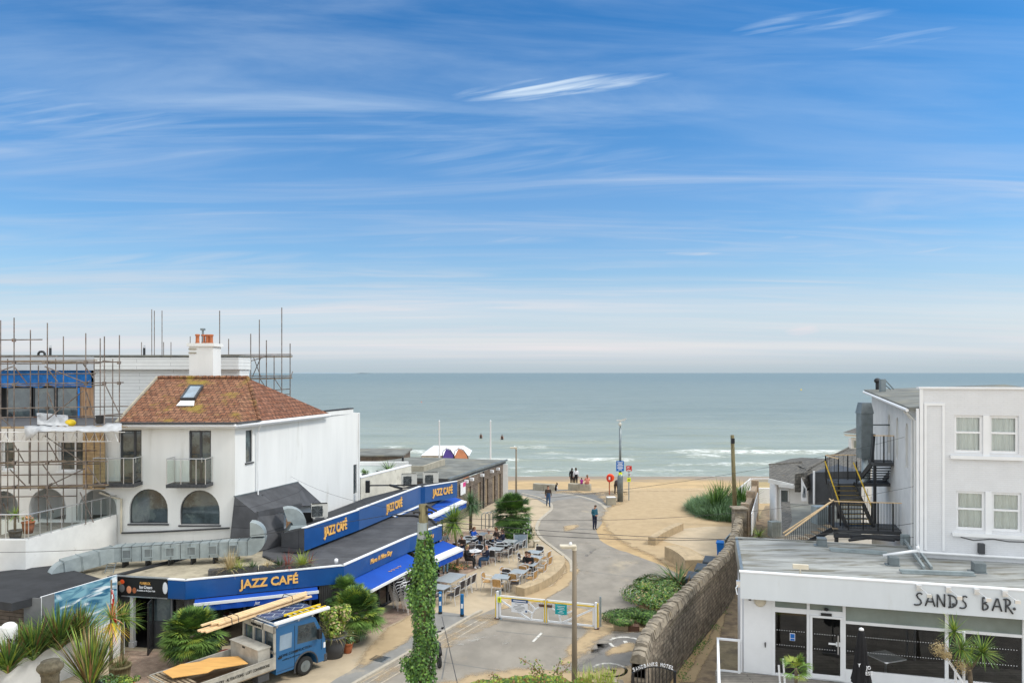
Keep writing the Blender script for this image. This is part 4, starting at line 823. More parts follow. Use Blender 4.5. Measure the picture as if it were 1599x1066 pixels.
front(p3, p4, ZB, [.9, 1.7, 2.5, 3.3, 4.1, 4.4], cafe, pw=.10, post='dark_grey')
m = MB(); m.M = wallfr(p3, p4); m.box(4.42, 5.2, .15, .27, 0, 2.08); m.build('wall', 'grey_panel', cafe)
m = MB(); m.M = wallfr(p3, p4); m.box(4.62, 5.0, .11, .145, 1.2, 1.75); m.build('notice', 'sign_blue', cafe)
m = MB(); m.M = wallfr(p3, p4); m.box(5.25, 5.86, .15, .27, 0, 2.08); m.build('wall', 'dark_grey', cafe)
front(p4, p5, ZB, [1, 2, 3.0], cafe, pw=.10, post='dark_grey')
def awning(M, u0, u1, y0, z0, y1, z1, par, stripes=((0, 1, 'awning_blue'),), edge='white_paint', val=.18, under='awning_blue'):
    """sloping fabric from the wall line (y0,z0) to the front bar (y1,z1); stripes run along it"""
    mats = [s[2] for s in stripes]; m = MB(); m.M = M
    for i, (a, b, _) in enumerate(stripes):
        m.quad((u0, y0+(y1-y0)*a, z0+(z1-z0)*a), (u1, y0+(y1-y0)*a, z0+(z1-z0)*a), (u1, y0+(y1-y0)*b, z0+(z1-z0)*b), (u0, y0+(y1-y0)*b, z0+(z1-z0)*b), i)
    o = m.build('awning', mats, par); o.modifiers.new('t', 'SOLIDIFY').thickness = .015
    b = MB(); b.M = M; b.box(u0-.03, u1+.03, y1-.06, y1, z1-.09, z1+.02); b.build('front_bar', edge, o)
    if val:
        v = MB(); v.M = M; k = int((u1-u0)/.12)
        for i in range(k):
            x0, x1 = u0+(u1-u0)*i/k, u0+(u1-u0)*(i+1)/k; w0, w1 = .02*math.sin(i*1.3), .02*math.sin((i+1)*1.3)
            v.quad((x0, y1-.03+w0, z1-.09), (x1, y1-.03+w1, z1-.09), (x1, y1-.02+w1, z1-.09-val), (x0, y1-.02+w0, z1-.09-val))
        v.build('valance', under, o)
    for u in (u0+.2, u1-.2):
        a = MB(); a.M = M; a.tube([(u, y0, z0-.35), (u, (y0+y1)/2-.0, (z0+z1)/2-.12), (u, y1, z1-.04)], .02, 6); a.build('arm', 'alu', o)
    return o
Mf = wallfr(p2, p3)
a1 = awning(Mf, .35, 5.05, .0, ZB-.05, -.30, ZB-.12, cafe, edge='white_paint', val=.24)
text('Jazz', 'lettering', Mf @ Vector((2.55, -.36, 1.72)), d1, .12, 'sign_white', a1, width=.22, shear=.4)
Mg = wallfr(p3, p4); a2 = awning(Mg, .1, 5.6, .05, ZB-.05, -.85, ZB-.42, cafe, val=0)
for u in (3.0, 3.6):
    q = MB(); q.M = Mg
    for k in range(4): q.beam((u+k*.14, -.42-.05*(k % 2), 1.885+.02*(k % 2)), (u+k*.14+.12, -.42-.12*((k+1) % 2), 1.875), .035, .01, 0)
    q.build('lettering', 'gold', a2)
Mh = wallfr(p4, p5); awning(Mh, .4, 3.3, .05, ZB-.15, -1.15, ZB-.45, cafe, stripes=((0, .72, 'awning_blue'), (.72, 1, 'white_paint')), val=.30)
# upper box with signs
m = MB(); ang = (s1-s0).normalized()
bk = [Vector((-10.9, 36.0, 0)), Vector((-9.9, 40.5, 0)), Vector((-8.9, 44.5, 0)), Vector((-7.2, 47.2, 0)), Vector((-5.5, 49.8, 0))]
poly_ = [s0+Vector((-.02, .08, 0)), s3+Vector((-.1, .1, 0)), s1+Vector((-.12, .1, 0)), s2+Vector((-.05, .15, 0))]
m.add([V3(poly_[0], 3.78), V3(poly_[1], 3.78), V3(poly_[2], 3.78), (bk[3].x, bk[3].y, 3.55), (bk[2].x, bk[2].y, 3.45), (bk[1].x, bk[1].y, 3.35), (bk[0].x, bk[0].y, 3.25), (-10.6, 33.9, 3.6)], [tuple(range(8))])
m.add([V3(poly_[2], 3.78), V3(poly_[3], 3.78), (bk[4].x, bk[4].y, 3.7), (bk[3].x, bk[3].y, 3.6)], [(0, 1, 2, 3)])
ub = m.build('upper_roof', 'felt_dark', rfc)
m = MB(); E0 = Vector((-10.6, 33.85, 0)); m.M = Matrix()
m.add([V3(E0, 2.8), V3(s0, 2.8), V3(s0, 3.92), V3(E0, 3.62)], [(0, 1, 2, 3)]); m.add([V3(E0, 2.8), (-10.95, 35.2, 2.8), (-10.95, 35.2, 3.5), V3(E0, 3.62)], [(3, 2, 1, 0)])
m.build('upper_wall', 'felt', rfc)
for (a, b, z0, z1, lu, lw, mt) in ((s0, s3, 2.9, 3.92, 1.55, 2.0, 'cafe_blue'), (s3+(s1-s0).normalized()*.01+Vector((.0, 0, 0)), s1, 2.9, 3.95, 3.15, 2.05, 'cafe_blue_faded'), (s1+Vector((.25, .15, 0)), s2, 2.92, 3.93, .62, 2.0, 'cafe_blue_faded')):
    o, M, L, d = fascia(a, b, z0, z1, mt, rfc)
    text('JAZZ CAFÉ', 'lettering', V3(a, z0+.33)+d*lu*(L/8 if L > 6 else 1)+out(d), d, .44, 'gold', o, width=min(lw, L*.62), bold=.03, extrude=.03)
m = MB(); m.add([V3(s1, 2.9), V3(s1+Vector((.25, .15, 0)), 2.9), V3(s1+Vector((.25, .15, 0)), 3.9), V3(s1, 3.9)], [(0, 1, 2, 3)]); m.build('upper_wall', 'cafe_blue', rfc)
Ms = wallfr(Vector((-6.8, 42, 0)), Vector((-4.5, 49.6, 0)))
awning(Ms, 0, 8.0, .1, 2.86, -1.45, 2.42, cafe, stripes=((0, .16, 'sign_white'), (.16, .42, 'cafe_blue'), (.42, .82, 'awning_blue'), (.82, 1, 'sign_white')), val=.32)
front(Vector((-6.8, 42, 0)), Vector((-4.5, 49.6, 0)), 2.4, [1.3, 2.6, 3.9, 5.2, 6.5, 7.7], cafe, inset=.1, post='dark_grey', glass='glass_dark')
m = MB(); Ae, Be, Ce, Fe, Ee = Vector((-13.15, 34.9, 5.15)), Vector((-11.72, 40.3, 5.05)), Vector((-11.9, 34.4, 4.40)), Vector((-10.9, 38.0, 4.15)), Vector((-11.0, 43.0, 3.3))
m.poly([Ae, Ce, Fe, Be]); m.poly([Be, Fe, Ee]); m.poly([Ae, (-13.15, 34.2, 2.8), (-11.6, 33.9, 2.8), Ce]); 
m.poly([Ce, (-11.6, 33.9, 2.8), (-10.9, 35.3, 2.8), (-11.3, 36.4, 4.05)]); m.beam(Ce, Fe, .10, .28, 0)
m.build('lean_to_roof', 'felt', rfc); m = MB(); m.beam(Ae, Be, .10, .05, 0); m.build('flashing', 'galv_dark', rfc)
m = MB(); m.M = Matrix(); m.box(-11.3, -10.0, 36.9, 37.0, 2.85, 4.0); m.build('upper_wall', 'interior', rfc)
m = MB(); m.beam((-11.3, 36.85, 3.5), (-10.85, 37.0, 3.5), .05, .5); tag(m.build('timber_offcut', 'hoarding'), 'orange timber board stored under the dark lean-to roof beside the duct elbow', 'board')
# planter boxes along the café roof
def rx(px, py, z=2.8): return G(px, py, z)
a, b = rx(325, 893), rx(482, 884)
# ventilation duct
duct = thing('ventilation_duct', 'long galvanised square duct with grilles lying along the café roof in front of the house', 'duct', (-15, 31.8, 2.8))
def dbox(a, b, w, h, par=duct, name='duct_section'):
    m = MB(); m.beam(a, b, w, h); m.beam(Vector(a).lerp(Vector(b), .96), b, w+.05, h+.05); return m.build(name, 'galv', par)
q0, q1, q2 = Vector((-18.2, 29.8, 3.15)), Vector((-16.9, 31.3, 3.35)), Vector((-11.55, 32.3, 3.38))
for i in range(3): dbox(q0.lerp(q1, i/3), q0.lerp(q1, (i+1)/3-.01), .6, .58)
k = 14
for i in range(k): dbox(q1.lerp(q2, i/k), q1.lerp(q2, (i+1)/k-.004), .62, .64)
for i in range(6):
    c = q1.lerp(q2, (i*2.2+1.5)/k); d = (q2-q1).normalized(); n = Vector((d.y, -d.x, 0)); m = MB(); m.M = Matrix.Translation(c+n*.325) @ Matrix.Rotation(math.atan2(d.y, d.x), 4, 'Z')
    for x0, x1, z0, z1 in ((-.19, .19, .16, .20), (-.19, .19, -.20, -.16), (-.19, -.15, -.16, .16), (.15, .19, -.16, .16)): m.box(x0, x1, -.025, .02, z0, z1)
    m.quad((-.15, -.012, -.16), (.15, -.005, -.16), (.15, -.005, .16), (-.15, -.005, .16), 1); m.build('grille', ['galv', 'galv_dark'], duct)
def elbow(c, yaw, r, a0, a1, w, h, par, steps=7):
    m = MB(); m.M = Matrix.Translation(c) @ Matrix.Rotation(yaw, 4, 'Z'); ring_ = []
    for i in range(steps+1):
        t = a0+(a1-a0)*i/steps
        for rr_, yy_ in ((r-h/2, -w/2), (r+h/2, -w/2), (r+h/2, w/2), (r-h/2, w/2)): ring_.append((rr_*math.cos(t), yy_, rr_*math.sin(t)))
    f = [(i*4+j, i*4+(j+1) % 4, (i+1)*4+(j+1) % 4, (i+1)*4+j) for i in range(steps) for j in range(4)]+[(0, 1, 2, 3), (steps*4+3, steps*4+2, steps*4+1, steps*4)]
    m.add(ring_, f); return m.build('elbow', 'galv', par)
dq = math.atan2((q2-q1).y, (q2-q1).x)
elbow(q2+Vector((0, 0, .42)), dq, .42, -math.pi/2, 0, .62, .64, duct)
elbow(q2+Vector((.10, .02, .50)), dq, .32, .0, math.pi/2, .62, .60, duct)
elbow(q0+Vector((.1, .12, -.42)), math.atan2(1.5, 1.3), .42, math.pi/2, math.pi, .5, .5, duct)
for i in range(6):
    c = q1.lerp(q2, (i+.5)/6); m = MB(); m.box(c.x-.03, c.x+.03, c.y-.25, c.y+.20, 2.78, 3.12); m.build('support', 'black_metal', duct)
d2_ = thing('ventilation_duct', 'short galvanised duct with a big round elbow beside the dark lean-to roof', 'duct', (-10.4, 35.5, 3.2))
elbow(Vector((-10.75, 35.4, 3.75)), .35, .50, 0, math.pi/2+.3, .75, .62, d2_)
m = MB(); m.M = Matrix.Translation((-10.3, 35.5, 0)) @ Matrix.Rotation(.35, 4, 'Z'); m.add([(-.35, -.4, 3.74), (.35, -.4, 3.74), (.35, .4, 3.74), (-.35, .4, 3.74), (-.75, -.55, 3.1), (.55, -.55, 3.1), (.55, .5, 3.1), (-.75, .5, 3.1)], [(0, 1, 2, 3), (0, 4, 5, 1), (1, 5, 6, 2), (2, 6, 7, 3), (3, 7, 4, 0)])
m.build('duct_box', 'galv', d2_)
def ac(loc, rz, label, w=.92, h=.75, d=.38):
    t = thing('air_conditioner', label, 'air conditioner', loc, rz, 'air conditioning units on the café roof'); m = MB(); m.M = WM(t)
    m.box(-w/2, w/2, -d/2, d/2, .06, h); m.box(-w/2-.01, w/2+.01, -d/2-.01, d/2+.01, h-.03, h); [m.box(x-.06, x+.06, -d/2, d/2, 0, .06) for x in (-w*.35, w*.35)]
    m.build('casing', 'ac_white', t, bevel=.012)
    m = MB(); m.M = WM(t) @ Matrix.Translation((-.12, -d/2-.012, h*.52)) @ Matrix.Rotation(math.pi/2, 4, 'X')
    for i in range(7): r = .05+i*.04; m.tube([(r*math.cos(a*.5236), r*math.sin(a*.5236), 0) for a in range(13)], .006, 4)
    for i in range(8): m.tube([(0, 0, 0), (.29*math.cos(i*.785), .29*math.sin(i*.785), 0)], .006, 4)
    m.build('fan_grille', 'galv_dark', t)
    m = MB(); m.M = WM(t); m.box(-.12-.26, -.12+.26, -d/2-.004, -d/2-.001, h*.52-.26, h*.52+.26); m.build('fan_opening', 'black_metal', t)
    return t
ac((-9.67, 37.0, 3.72), R(18), 'white air conditioning unit standing alone in front of the dark lean-to roof', .8, .72)
ac((-6.75, 48.3, 3.55), R(12), 'air conditioning unit nearest the stained wall, left one of the two by the beach huts', 1.0, .85)
ac((-5.4, 48.9, 3.55), R(12), 'air conditioning unit nearest the blue end sign, right one of the beach hut pair', 1.0, .85)
# black roof and small structures at the left edge
store = thing('outbuilding', 'low outbuilding with a black felt roof left of the café entrance', 'outbuilding', (-18, 27, 0))
m = MB(); pts = [(-20.9, 29.6), (-19.0, 30.7), (-15.9, 28.6), (-16.3, 27.6), (-17.4, 25.6), (-19.6, 26.4), (-21.5, 27)]
m.prism(pts, 2.72, 3.0, 0); m.build('roof', 'felt_dark', store); m = MB(); m.prism([(-20.5, 29), (-19, 30), (-16.6, 28.4), (-17.5, 26.4), (-19.6, 26.9)], 0, 2.716, 0); m.build('wall', 'hut_wood', store)
# planter retaining wall, poster screen
wl = [Vector((-18.2, 22.0, 0)), Vector((-16.75, 24.6, 0)), Vector((-15.35, 28.3, 0)), Vector((-15.2, 28.9, 0))]
m = MB(); L = []; 
for i, p in enumerate(wl):
    d = (wl[min(i+1, 3)]-wl[max(i-1, 0)]).normalized(); L.append((p, p+Vector((-d.y, d.x, 0))*.22))
zt_ = [1.3, 1.3, 1.34, 1.34]
for i in range(3):
    a, a2_ = L[i]; b, b2_ = L[i+1]; m.add([V3(a, 0), V3(b, 0), V3(b2_, 0), V3(a2_, 0), V3(a, zt_[i]), V3(b, zt_[i+1]), V3(b2_, zt_[i+1]), V3(a2_, zt_[i])], [(0, 1, 5, 4), (1, 2, 6, 5), (2, 3, 7, 6), (3, 0, 4, 7), (4, 5, 6, 7)])
tag(m.build('retaining_wall', 'worn_white'), 'diagonal white planter wall holding the spiky plants at the bottom left', 'wall')
m = MB(); m.add([(-18.3, 23, 1.2), (-16.95, 24.6, 1.2), (-15.5, 28.4, 1.2), (-16.6, 28.6, 1.2), (-18.6, 25, 1.2)], [(0, 1, 2, 3, 4)]); o = m.build('planting_bed', 'path'); o['kind'] = 'structure'
m = MB(); m.M = Matrix.Translation((XD(14, 25.2), 25.2, 0)); m.lathe((0, 0, 0), [(.26, 0), (.26, 2.2), (.24, 2.36), (.15, 2.45), (.02, 2.48)], 18); m.box(-2.5, -.1, -.16, .16, 0, 2.3); 
tag(m.build('wall_pier', 'white_render', None, bevel=.03), 'white rounded wall end at the far left beside the black roofed outbuilding', 'wall pier')
sc = thing('poster_screen', 'freestanding screen printed with a breaking blue wave beside the café entrance', 'screen', (-16.7, 26.8, 0))
a, b = Vector((-16.75, 26.2, 0)), Vector((-15.6, 29.1, 0)); m = MB(); m.M = wallfr(a, b); Ls = (b-a).length; m.box(0, Ls, 0, .05, 1.17, 3.04); m.build('board', 'sign_white', sc)
m = MB(); m.M = wallfr(a, b); m.quad((.5, -.004, 1.28), (Ls-.02, -.004, 1.28), (Ls-.02, -.004, 3.03), (.5, -.004, 3.03)); m.build('print', 'wave_print', sc)
m = MB(); m.M = wallfr(a, b); m.quad((.02, -.004, 1.28), (.495, -.004, 1.28), (.495, -.004, 3.03), (.02, -.004, 3.03)); m.build('side_panel', 'grey_panel', sc)
m = MB(); m.M = Matrix.Translation((a.x, a.y, 0)); m.box(-.62, 0, .0, .04, 1.25, 3.0); m.build('side_panel', 'grey_panel', sc)
for u in (.05, Ls*.5, Ls-.05):
    m = MB(); m.M = wallfr(a, b); m.box(u-.03, u+.03, .052, .11, 0, 3.0); m.build('post', 'steel', sc)
# behind: beach huts, stained wall, far roof, marquee
huts = thing('beach_hut_block', 'timber clad beach hut block with a flat weathered roof and tall doors', 'beach huts', (-4, 60, 0))
hA, hB = Vector((-.80, 64.9, 0)), Vector((-4.2, 53.9, 0)); ZH = 3.3
Mh_ = wallfr(hB, hA); LH = (hA-hB).length; dw = [rect(u, u+.75, .05, 2.25) for u in (LH-4.7, LH-6.5, LH-2.85, LH-1.35, 2.7)]
m = MB(); m.M = Mh_; m.panel(rect(0, LH, 0, ZH-.3), dw, 0, 0, .2); m.M = Matrix(); m.box(-.80-.0, -.35, 64.9, 65.1, 0, ZH-.35, 1); m.add([(hB.x, hB.y, 0), (-9, 55, 0), (-9, 55, 3), (hB.x, hB.y, 3)], [(0, 3, 2, 1)], 0)
m.build('wall', ['hut_wood', 'white_render'], huts)
for dd_ in dw:
    q = MB(); q.M = Mh_; q.box(dd_[0][0]+.01, dd_[1][0]-.01, .12, .18, .05, 2.24); q.build('door', 'plank_old', huts)
rp = [(-4.55, 53.6), (-.55, 65.3), (-9.2, 67.5), (-13.2, 62), (-8.3, 54.2)]
m = MB(); m.prism(rp, ZH-.3, ZH, 1, 0); hr_ = m.build('roof', ['hut_roof', 'dark_grey'], huts)
m = MB(); m.beam((-4.6, 53.4, ZH-.02), (-.45, 65.3, ZH-.02), .14, .16); m.build('gutter', 'galv_dark', hr_)
m = MB(); m.box(-8.6, -6.9, 57.6, 57.8, ZH, ZH+.42); m.add([(-6.9, 57.6, ZH), (-5.6, 61.6, ZH), (-5.6, 61.6, ZH+.50), (-6.9, 57.6, ZH+.42), (-7.1, 57.65, ZH), (-5.8, 61.65, ZH), (-5.8, 61.65, ZH+.50), (-7.1, 57.65, ZH+.42)], [(0, 1, 2, 3), (7, 6, 5, 4), (3, 2, 6, 7), (1, 5, 6, 2)]); m.build('upstand', 'concrete', hr_)
for u in (2.0, 3.2, 5.6, 8.0, 9.6):
    q = MB(); q.M = Mh_; q.box(u-.12, u+.12, -.30, -.02, ZH-.62, ZH-.40); q.tube([(u, -.02, ZH-.45), (u, -.25, ZH-.45)], .04, 6); q.build('wall_lamp', 'sign_white', huts)
m = MB(); m.M = Mh_; m.tube([(LH-5.3, -.06, 0), (LH-5.3, -.06, ZH-.3)], .05, 6); m.build('downpipe', 'black_metal', huts)
m = MB(); m.M = Mh_; m.box(.9, 1.9, -.14, -.08, 1.9, 2.8, 0); m.box(1.35, 1.9, -.15, -.142, 2.45, 2.78, 1); tag(m.build('poster_board', ['sign_white', 'pink']), 'white and pink poster board on the timber beach hut wall', 'poster')
m = MB(); sw0, sw1 = Vector((-9.84, 47.9, 0)), Vector((-7.45, 54.5, 0)); m.M = wallfr(sw0, sw1); Lw = (sw1-sw0).length; m.box(0, Lw, 0, .3, 0, 4.15, 0); m.box(0, Lw, -.03, .33, 4.152, 4.22, 1)
tag(m.build('boundary_wall', ['stained_render', 'white_paint']), 'stained cream wall behind the blue café signs with a pale coping', 'wall')
m = MB(); m.beam((-7.8, 47.0, 3.85), (-6.9, 46.2, 3.75), .12, .12); m.beam((-9.2, 46.8, 3.85), (-6.2, 48.0, 3.7), .07, .08); m.box(-9.3, -9.05, 46.7, 46.95, 3.4, 4.15)
tag(m.build('roof_rail', 'black_metal'), 'dark metal upstand bar across the café roof below the stained wall', 'rail')
far = thing('terrace_balustrade', 'pale terrace edge with glass panels beside the white house', 'balustrade', (-13, 56, 0))
m = MB(); m.box(-15.5, -8.2, 58.0, 58.3, 0, 4.0); m.box(-15.5, -8.2, 52, 58, 3.0, 3.1); m.build('wall', 'white_render', far)
m = MB(); m.quad((-14.5, 55.9, 3.1), (-9.3, 55.9, 3.1), (-9.3, 55.9, 3.95), (-14.5, 55.9, 3.95)); m.build('glass_panel', 'glass_clear', far); m = MB(); m.tube([(-14.5, 55.9, 3.98), (-9.3, 55.9, 3.98)], .03, 6); m.build('handrail', 'steel', far)
m = MB(); m.box(-40, -10.5, 70, 76, 0, 3.05, 1); m.box(-40.2, -10.3, 69.8, 76.2, 3.054, 3.2, 0); tag(m.build('beach_kiosk', ['hut_roof', 'hut_wood']), 'long low building with a grey flat roof between the white house and the sea', 'building')
m = MB(); c = P(629, 720, 64); m.tube([(c.x, c.y, 3.0), (c.x, c.y, c.z+.35)], .09, 8); tag(m.build('roof_flue', 'black_metal'), 'short black flue on the flat roof left of the beach huts', 'flue')
mq = thing('marquee', 'white marquee standing on the beach behind the beach hut roof', 'marquee', (-6.5, 75, -.6))
m = MB(); x0, x1 = XD(657, 75), XD(733, 75); zt = ZD(700, 75); zb = ZD(711, 75); y0, y1 = 75, 80
m.add([(x0, y0, zb), (x1, y0, zb), (x1, y1, zb), (x0, y1, zb), (x0+1.0, y0+1.8, zt), (x1-.8, y0+1.8, zt), (x1-.8, y1-1.8, zt), (x0+1.0, y1-1.8, zt)], [(0, 1, 5, 4), (1, 2, 6, 5), (2, 3, 7, 6), (3, 0, 4, 7), (4, 5, 6, 7)])
m.build('canopy', 'sign_white', mq)
m = MB(); m.box(x0+.05, x0+3.2, y0+.1, y1-.1, -1, zb-.01); m.build('side_wall', 'cream', mq)
for x in (x0+.05, x1-.05):
    m = MB(); m.tube([(x, y0+.1, -1), (x, y0+.1, zb)], .05, 6); m.build('leg', 'alu', mq)
def feather(px, mt, lab, D=74, wd=1):
    t = thing('feather_flag', lab, 'flag', G(px, 725, 0)*0+Vector((XD(px, D), D, -.6)), 0); M = WM(t); m = MB(); m.M = M
    top = ZD(699.5, D)+.6; pts = [(0, 0, 0), (0, 0, top*.75), (.12*wd, 0, top*.93), (.45*wd, 0, top), (.85*wd, 0, top-.15), (1.2*wd, 0, top-.7), (1.35*wd, 0, top-1.3)]
    m.tube(pts, .035, 6); m.build('pole', 'black', t); m = MB(); m.M = M
    m.poly([(.02, .02, 1), (1.33*wd, .02, 1.0), (1.33*wd, .02, top-1.3), (1.18*wd, .02, top-.72), (.83*wd, .02, top-.2), (.43*wd, .02, top-.06), (.03, .02, top*.75)]); o = m.build('fabric', mt, t); o.modifiers.new('t', 'SOLIDIFY').thickness = .02
feather(690, 'purple', 'purple feather flag beside the white marquee'); feather(708, 'flag_orange', 'orange and white feather flag right of the purple one', wd=1.15)
for px, y0, lab in ((686, 658, 'tall white flagpole rising from behind the marquee'), (766, 658, 'bare white flagpole at the seaward corner of the beach huts')):
    m = MB(); D = 74; m.lathe((XD(px, D), D, -.9), [(.09, 0), (.085, 3), (.06, ZD(y0, D)+.9), (.09, ZD(y0, D)+.95), (.02, ZD(y0, D)+1.05)], 10); tag(m.build('flagpole', 'white_paint', None, True), lab, 'flagpole')
# ---------------------------------------------------------------- right: bar, hotel tower, cottages
TH = R(-15); F0 = Vector((7.46, 24.0, 0)); MBAR = Matrix.Translation(F0) @ Matrix.Rotation(TH, 4, 'Z')   # x along the front, y inward
bar = thing('bar_building', 'single storey white bar with a deep plain fascia and big shop windows', 'bar', F0)
Zd = 1.1
m = MB(); m.M = MBAR; m.box(-.02, 14, 0, .18, 3.66, 4.5, 0); m.box(-.05, 14, -.02, .20, 4.504, 4.54, 1); fb = m.build('fascia_board', ['bar_fascia', 'white_paint'], bar)
def bu(px, y=0.0):  # distance along the bar front for a photo column
    k = (px-CX)/F; c, s = math.cos(TH), math.sin(TH); ox, oy = F0.x-s*y, F0.y+c*y; return (k*oy-ox)/(c-k*s)
xd = Vector((math.cos(TH), math.sin(TH), 0))
def bpt(u, y, z): return MBAR @ Vector((u, y, z))
# lettering
def glyph(strokes, u0, w, h, zb, par, r=.024):
    m = MB()
    for st in strokes: m.tube([bpt(u0+a*w, -.035, zb+b*h) for a, b in st], r, 6)
    m.build('lettering', 'dark_grey', par, True)
def arcp(cx, cy, rx_, ry_, a0, a1, n=12): return [(cx+rx_*math.cos(R(a0+(a1-a0)*i/n)), cy+ry_*math.sin(R(a0+(a1-a0)*i/n))) for i in range(n+1)]
Sg = [[(.95, .92), (.75, 1.0), (.45, .98), (.25, .82), (.4, .6), (.75, .42), (.85, .2), (.6, .03), (.25, 0), (-.1, .02)]]
Ag = [[(-.05, -.02), (.5, 1.0), (.62, 1.0), (1.1, -.02)], [(.05, .35), (.85, .35)]]
Ng = [[(0, -.05), (0, 1), (.15, .9), (.85, .08), (1, 0), (1, 1.05)]]
Dg = [[(.25, 0), (.25, 1.0)], [(0, 1.0)]+arcp(.25, .5, .75, .5, 90, -90)+[(.05, 0)]]
Bg = [[(.2, 0), (.2, 1.0)], arcp(.2, .76, .5, .24, 90, -90, 8), arcp(.2, .26, .65, .27, 90, -90, 8)]
Rg = [[(.2, -.05), (.2, 1.0)], [(-.1, .95)]+arcp(.3, .74, .5, .26, 90, -90, 8), [(.35, .48), (1.15, -.15)]]
ul = bu(1428); ur = bu(1583); tot = ur-ul; zb_ = 3.88; hh_ = .37
wds = [(Sg, .11), (Ag, .115), (Ng, .10), (Dg, .125), (Sg, .095), (None, .10), (Bg, .11), (Ag, .11), (Rg, .10)]
sm_ = sum(w for _, w in wds)+.03*8; u = ul
for g_, w in wds:
    ww = w/sm_*tot*1.0
    if g_: glyph(g_, u, ww*.88, hh_, zb_, fb)
    u += ww+.028/sm_*tot
for uu in (bu(1488), bu(1583)):
    m = MB(); p = bpt(uu, -.05, 3.98); m.ball(p, .045, .03, .045); m.build('lettering', 'dark_grey', fb)
for px in (1434, 1480, 1524, 1568):
    m = MB(); uu = bu(px); m.M = MBAR; m.box(uu-.07, uu+.07, -.10, -.02, 4.34, 4.50, 0); m.tube([(uu+.05, -.08, 4.42), (uu+.15, -.55, 4.35)], .012, 5, 0); m.box(uu+.08, uu+.22, -.60, -.50, 4.28, 4.38, 0); m.build('sign_light', 'alu', fb)
# body, roof
m = MB(); m.M = MBAR; m.add([(0.02, .18, 4.42), (14, .18, 4.42), (14, 5.6, 4.42), (.02, 5.6, 4.42)], [(0, 1, 2, 3)]); m.box(0, 14, 5.5, 5.62, 4.424, 4.47, 0); rb = m.build('roof', 'bar_roof', bar)
m = MB(); m.M = MBAR; m.box(0, .10, .2, 5.6, 3.9, 4.46); m.build('roof_edge', 'galv_dark', rb)
m = MB(); m.M = MBAR; m.box(.10, .2, .55, 5.6, 0, 4.3); m.box(.105, 1.02, .45, .55, Zd, 3.66); m.box(.2, 14, 5.4, 5.5, 0, 4.3); m.box(.105, 14, .46, .56, 0, Zd-.02); m.build('wall', 'white_paint', bar)
m = MB(); m.M = MBAR; m.box(.2, 14, .56, 5.4, Zd-.02, Zd, 0); m.box(.2, 14, 3.0, 3.1, Zd, 3.7, 1); m.build('interior', ['deck_wood', 'interior'], bar)
m = MB(); m.M = MBAR; m.box(0, .06, .40, .46, .2, 3.66); m.build('downpipe', 'white_paint', bar)
ud = [bu(p, .45) for p in (1208, 1262, 1318, 1478, 1599)]+[bu(1599, .45)+3]
zt1, zt2 = 3.18, 3.50
m = MB(); m.M = MBAR
for a in (ud[0], ud[1], ud[2]): m.box(a-.045, a+.045, .42, .52, Zd, 3.66)
for a in (ud[3], ud[4]): m.box(a-.05, a+.05, .42, .52, Zd, 3.66)
m.box(ud[0], ud[2], .43, .51, zt1, zt1+.16); m.box(ud[0], ud[5], .43, .51, Zd, Zd+.08); m.box(ud[2]+.05, ud[5], .43, .51, 2.98, 3.07); m.box(ud[2]+.05, ud[5], .43, .51, Zd+.08, Zd+.42)
wf = m.build('window_frame', 'white_paint', bar)
for a, b, z0, z1, g_ in ((ud[0], ud[1], Zd+.08, zt1, 'glass_shop'), (ud[0], ud[1], zt1+.16, 3.66, 'glass_tint'), (ud[1], ud[2], zt1+.16, 3.66, 'glass_tint'), (ud[2], ud[3], Zd+.42, 2.98, 'glass_shop'), (ud[3], ud[4], Zd+.42, 2.98, 'glass_shop'), (ud[2], ud[3], 3.07, 3.66, 'glass_tint'), (ud[3], ud[5], 3.07, 3.66, 'glass_tint'), (ud[4], ud[5], Zd+.42, 2.98, 'glass_shop')):
    q = MB(); q.M = MBAR; q.quad((a+.04, .47, z0), (b-.04, .47, z0), (b-.04, .47, z1), (a+.04, .47, z1)); q.build('pane', g_, wf)
m = MB(); m.M = MBAR; a, b = ud[1]+.05, ud[2]-.05
for x0, x1, z0, z1 in ((a, a+.07, Zd+.06, zt1), (b-.07, b, Zd+.06, zt1), (a+.07, b-.07, Zd+.06, Zd+.2), (a+.07, b-.07, zt1-.07, zt1)): m.box(x0, x1, .38, .43, z0, z1)
sd_ = m.build('sliding_door', 'white_paint', bar); q = MB(); q.M = MBAR; q.quad((a+.07, .40, Zd+.2), (b-.07, .40, Zd+.2), (b-.07, .40, zt1-.07), (a+.07, .40, zt1-.07)); q.build('pane', 'glass_shop', sd_)
q = MB(); q.M = MBAR; q.box(b-.16, b-.12, .33, .38, Zd+.9, Zd+1.5); q.build('handle', 'steel', sd_)
q = MB(); q.M = MBAR; q.box(b-.42, b-.20, .385, .395, 2.28, 2.34); q.box(b-.20, b-.02, .383, .393, 2.24, 2.38); q.build('sticker', 'sign_white', sd_)
q = MB(); q.M = MBAR; c = (ud[1]+ud[2])/2; q.box(c-.16, c+.16, .36, .43, zt1+.02, zt1+.09); q.ball((c, .38, zt1+.22), .07, .07, .05); q.build('door_sensor', 'black_metal', bar)
q = MB(); q.M = MBAR; q.box(ud[0]+.50, ud[0]+.66, .44, .46, 2.28, 2.52); q.build('safety_sticker', 'sign_white', wf); q = MB(); q.M = MBAR; q.box(ud[0]+.515, ud[0]+.645, .43, .438, 2.37, 2.505); q.box(ud[0]+.515, ud[0]+.645, .43, .438, 2.29, 2.35); q.build('safety_sticker', 'sign_blue', wf)
m = MB(); m.M = MBAR                                 # rows of manifestation dots on the glass
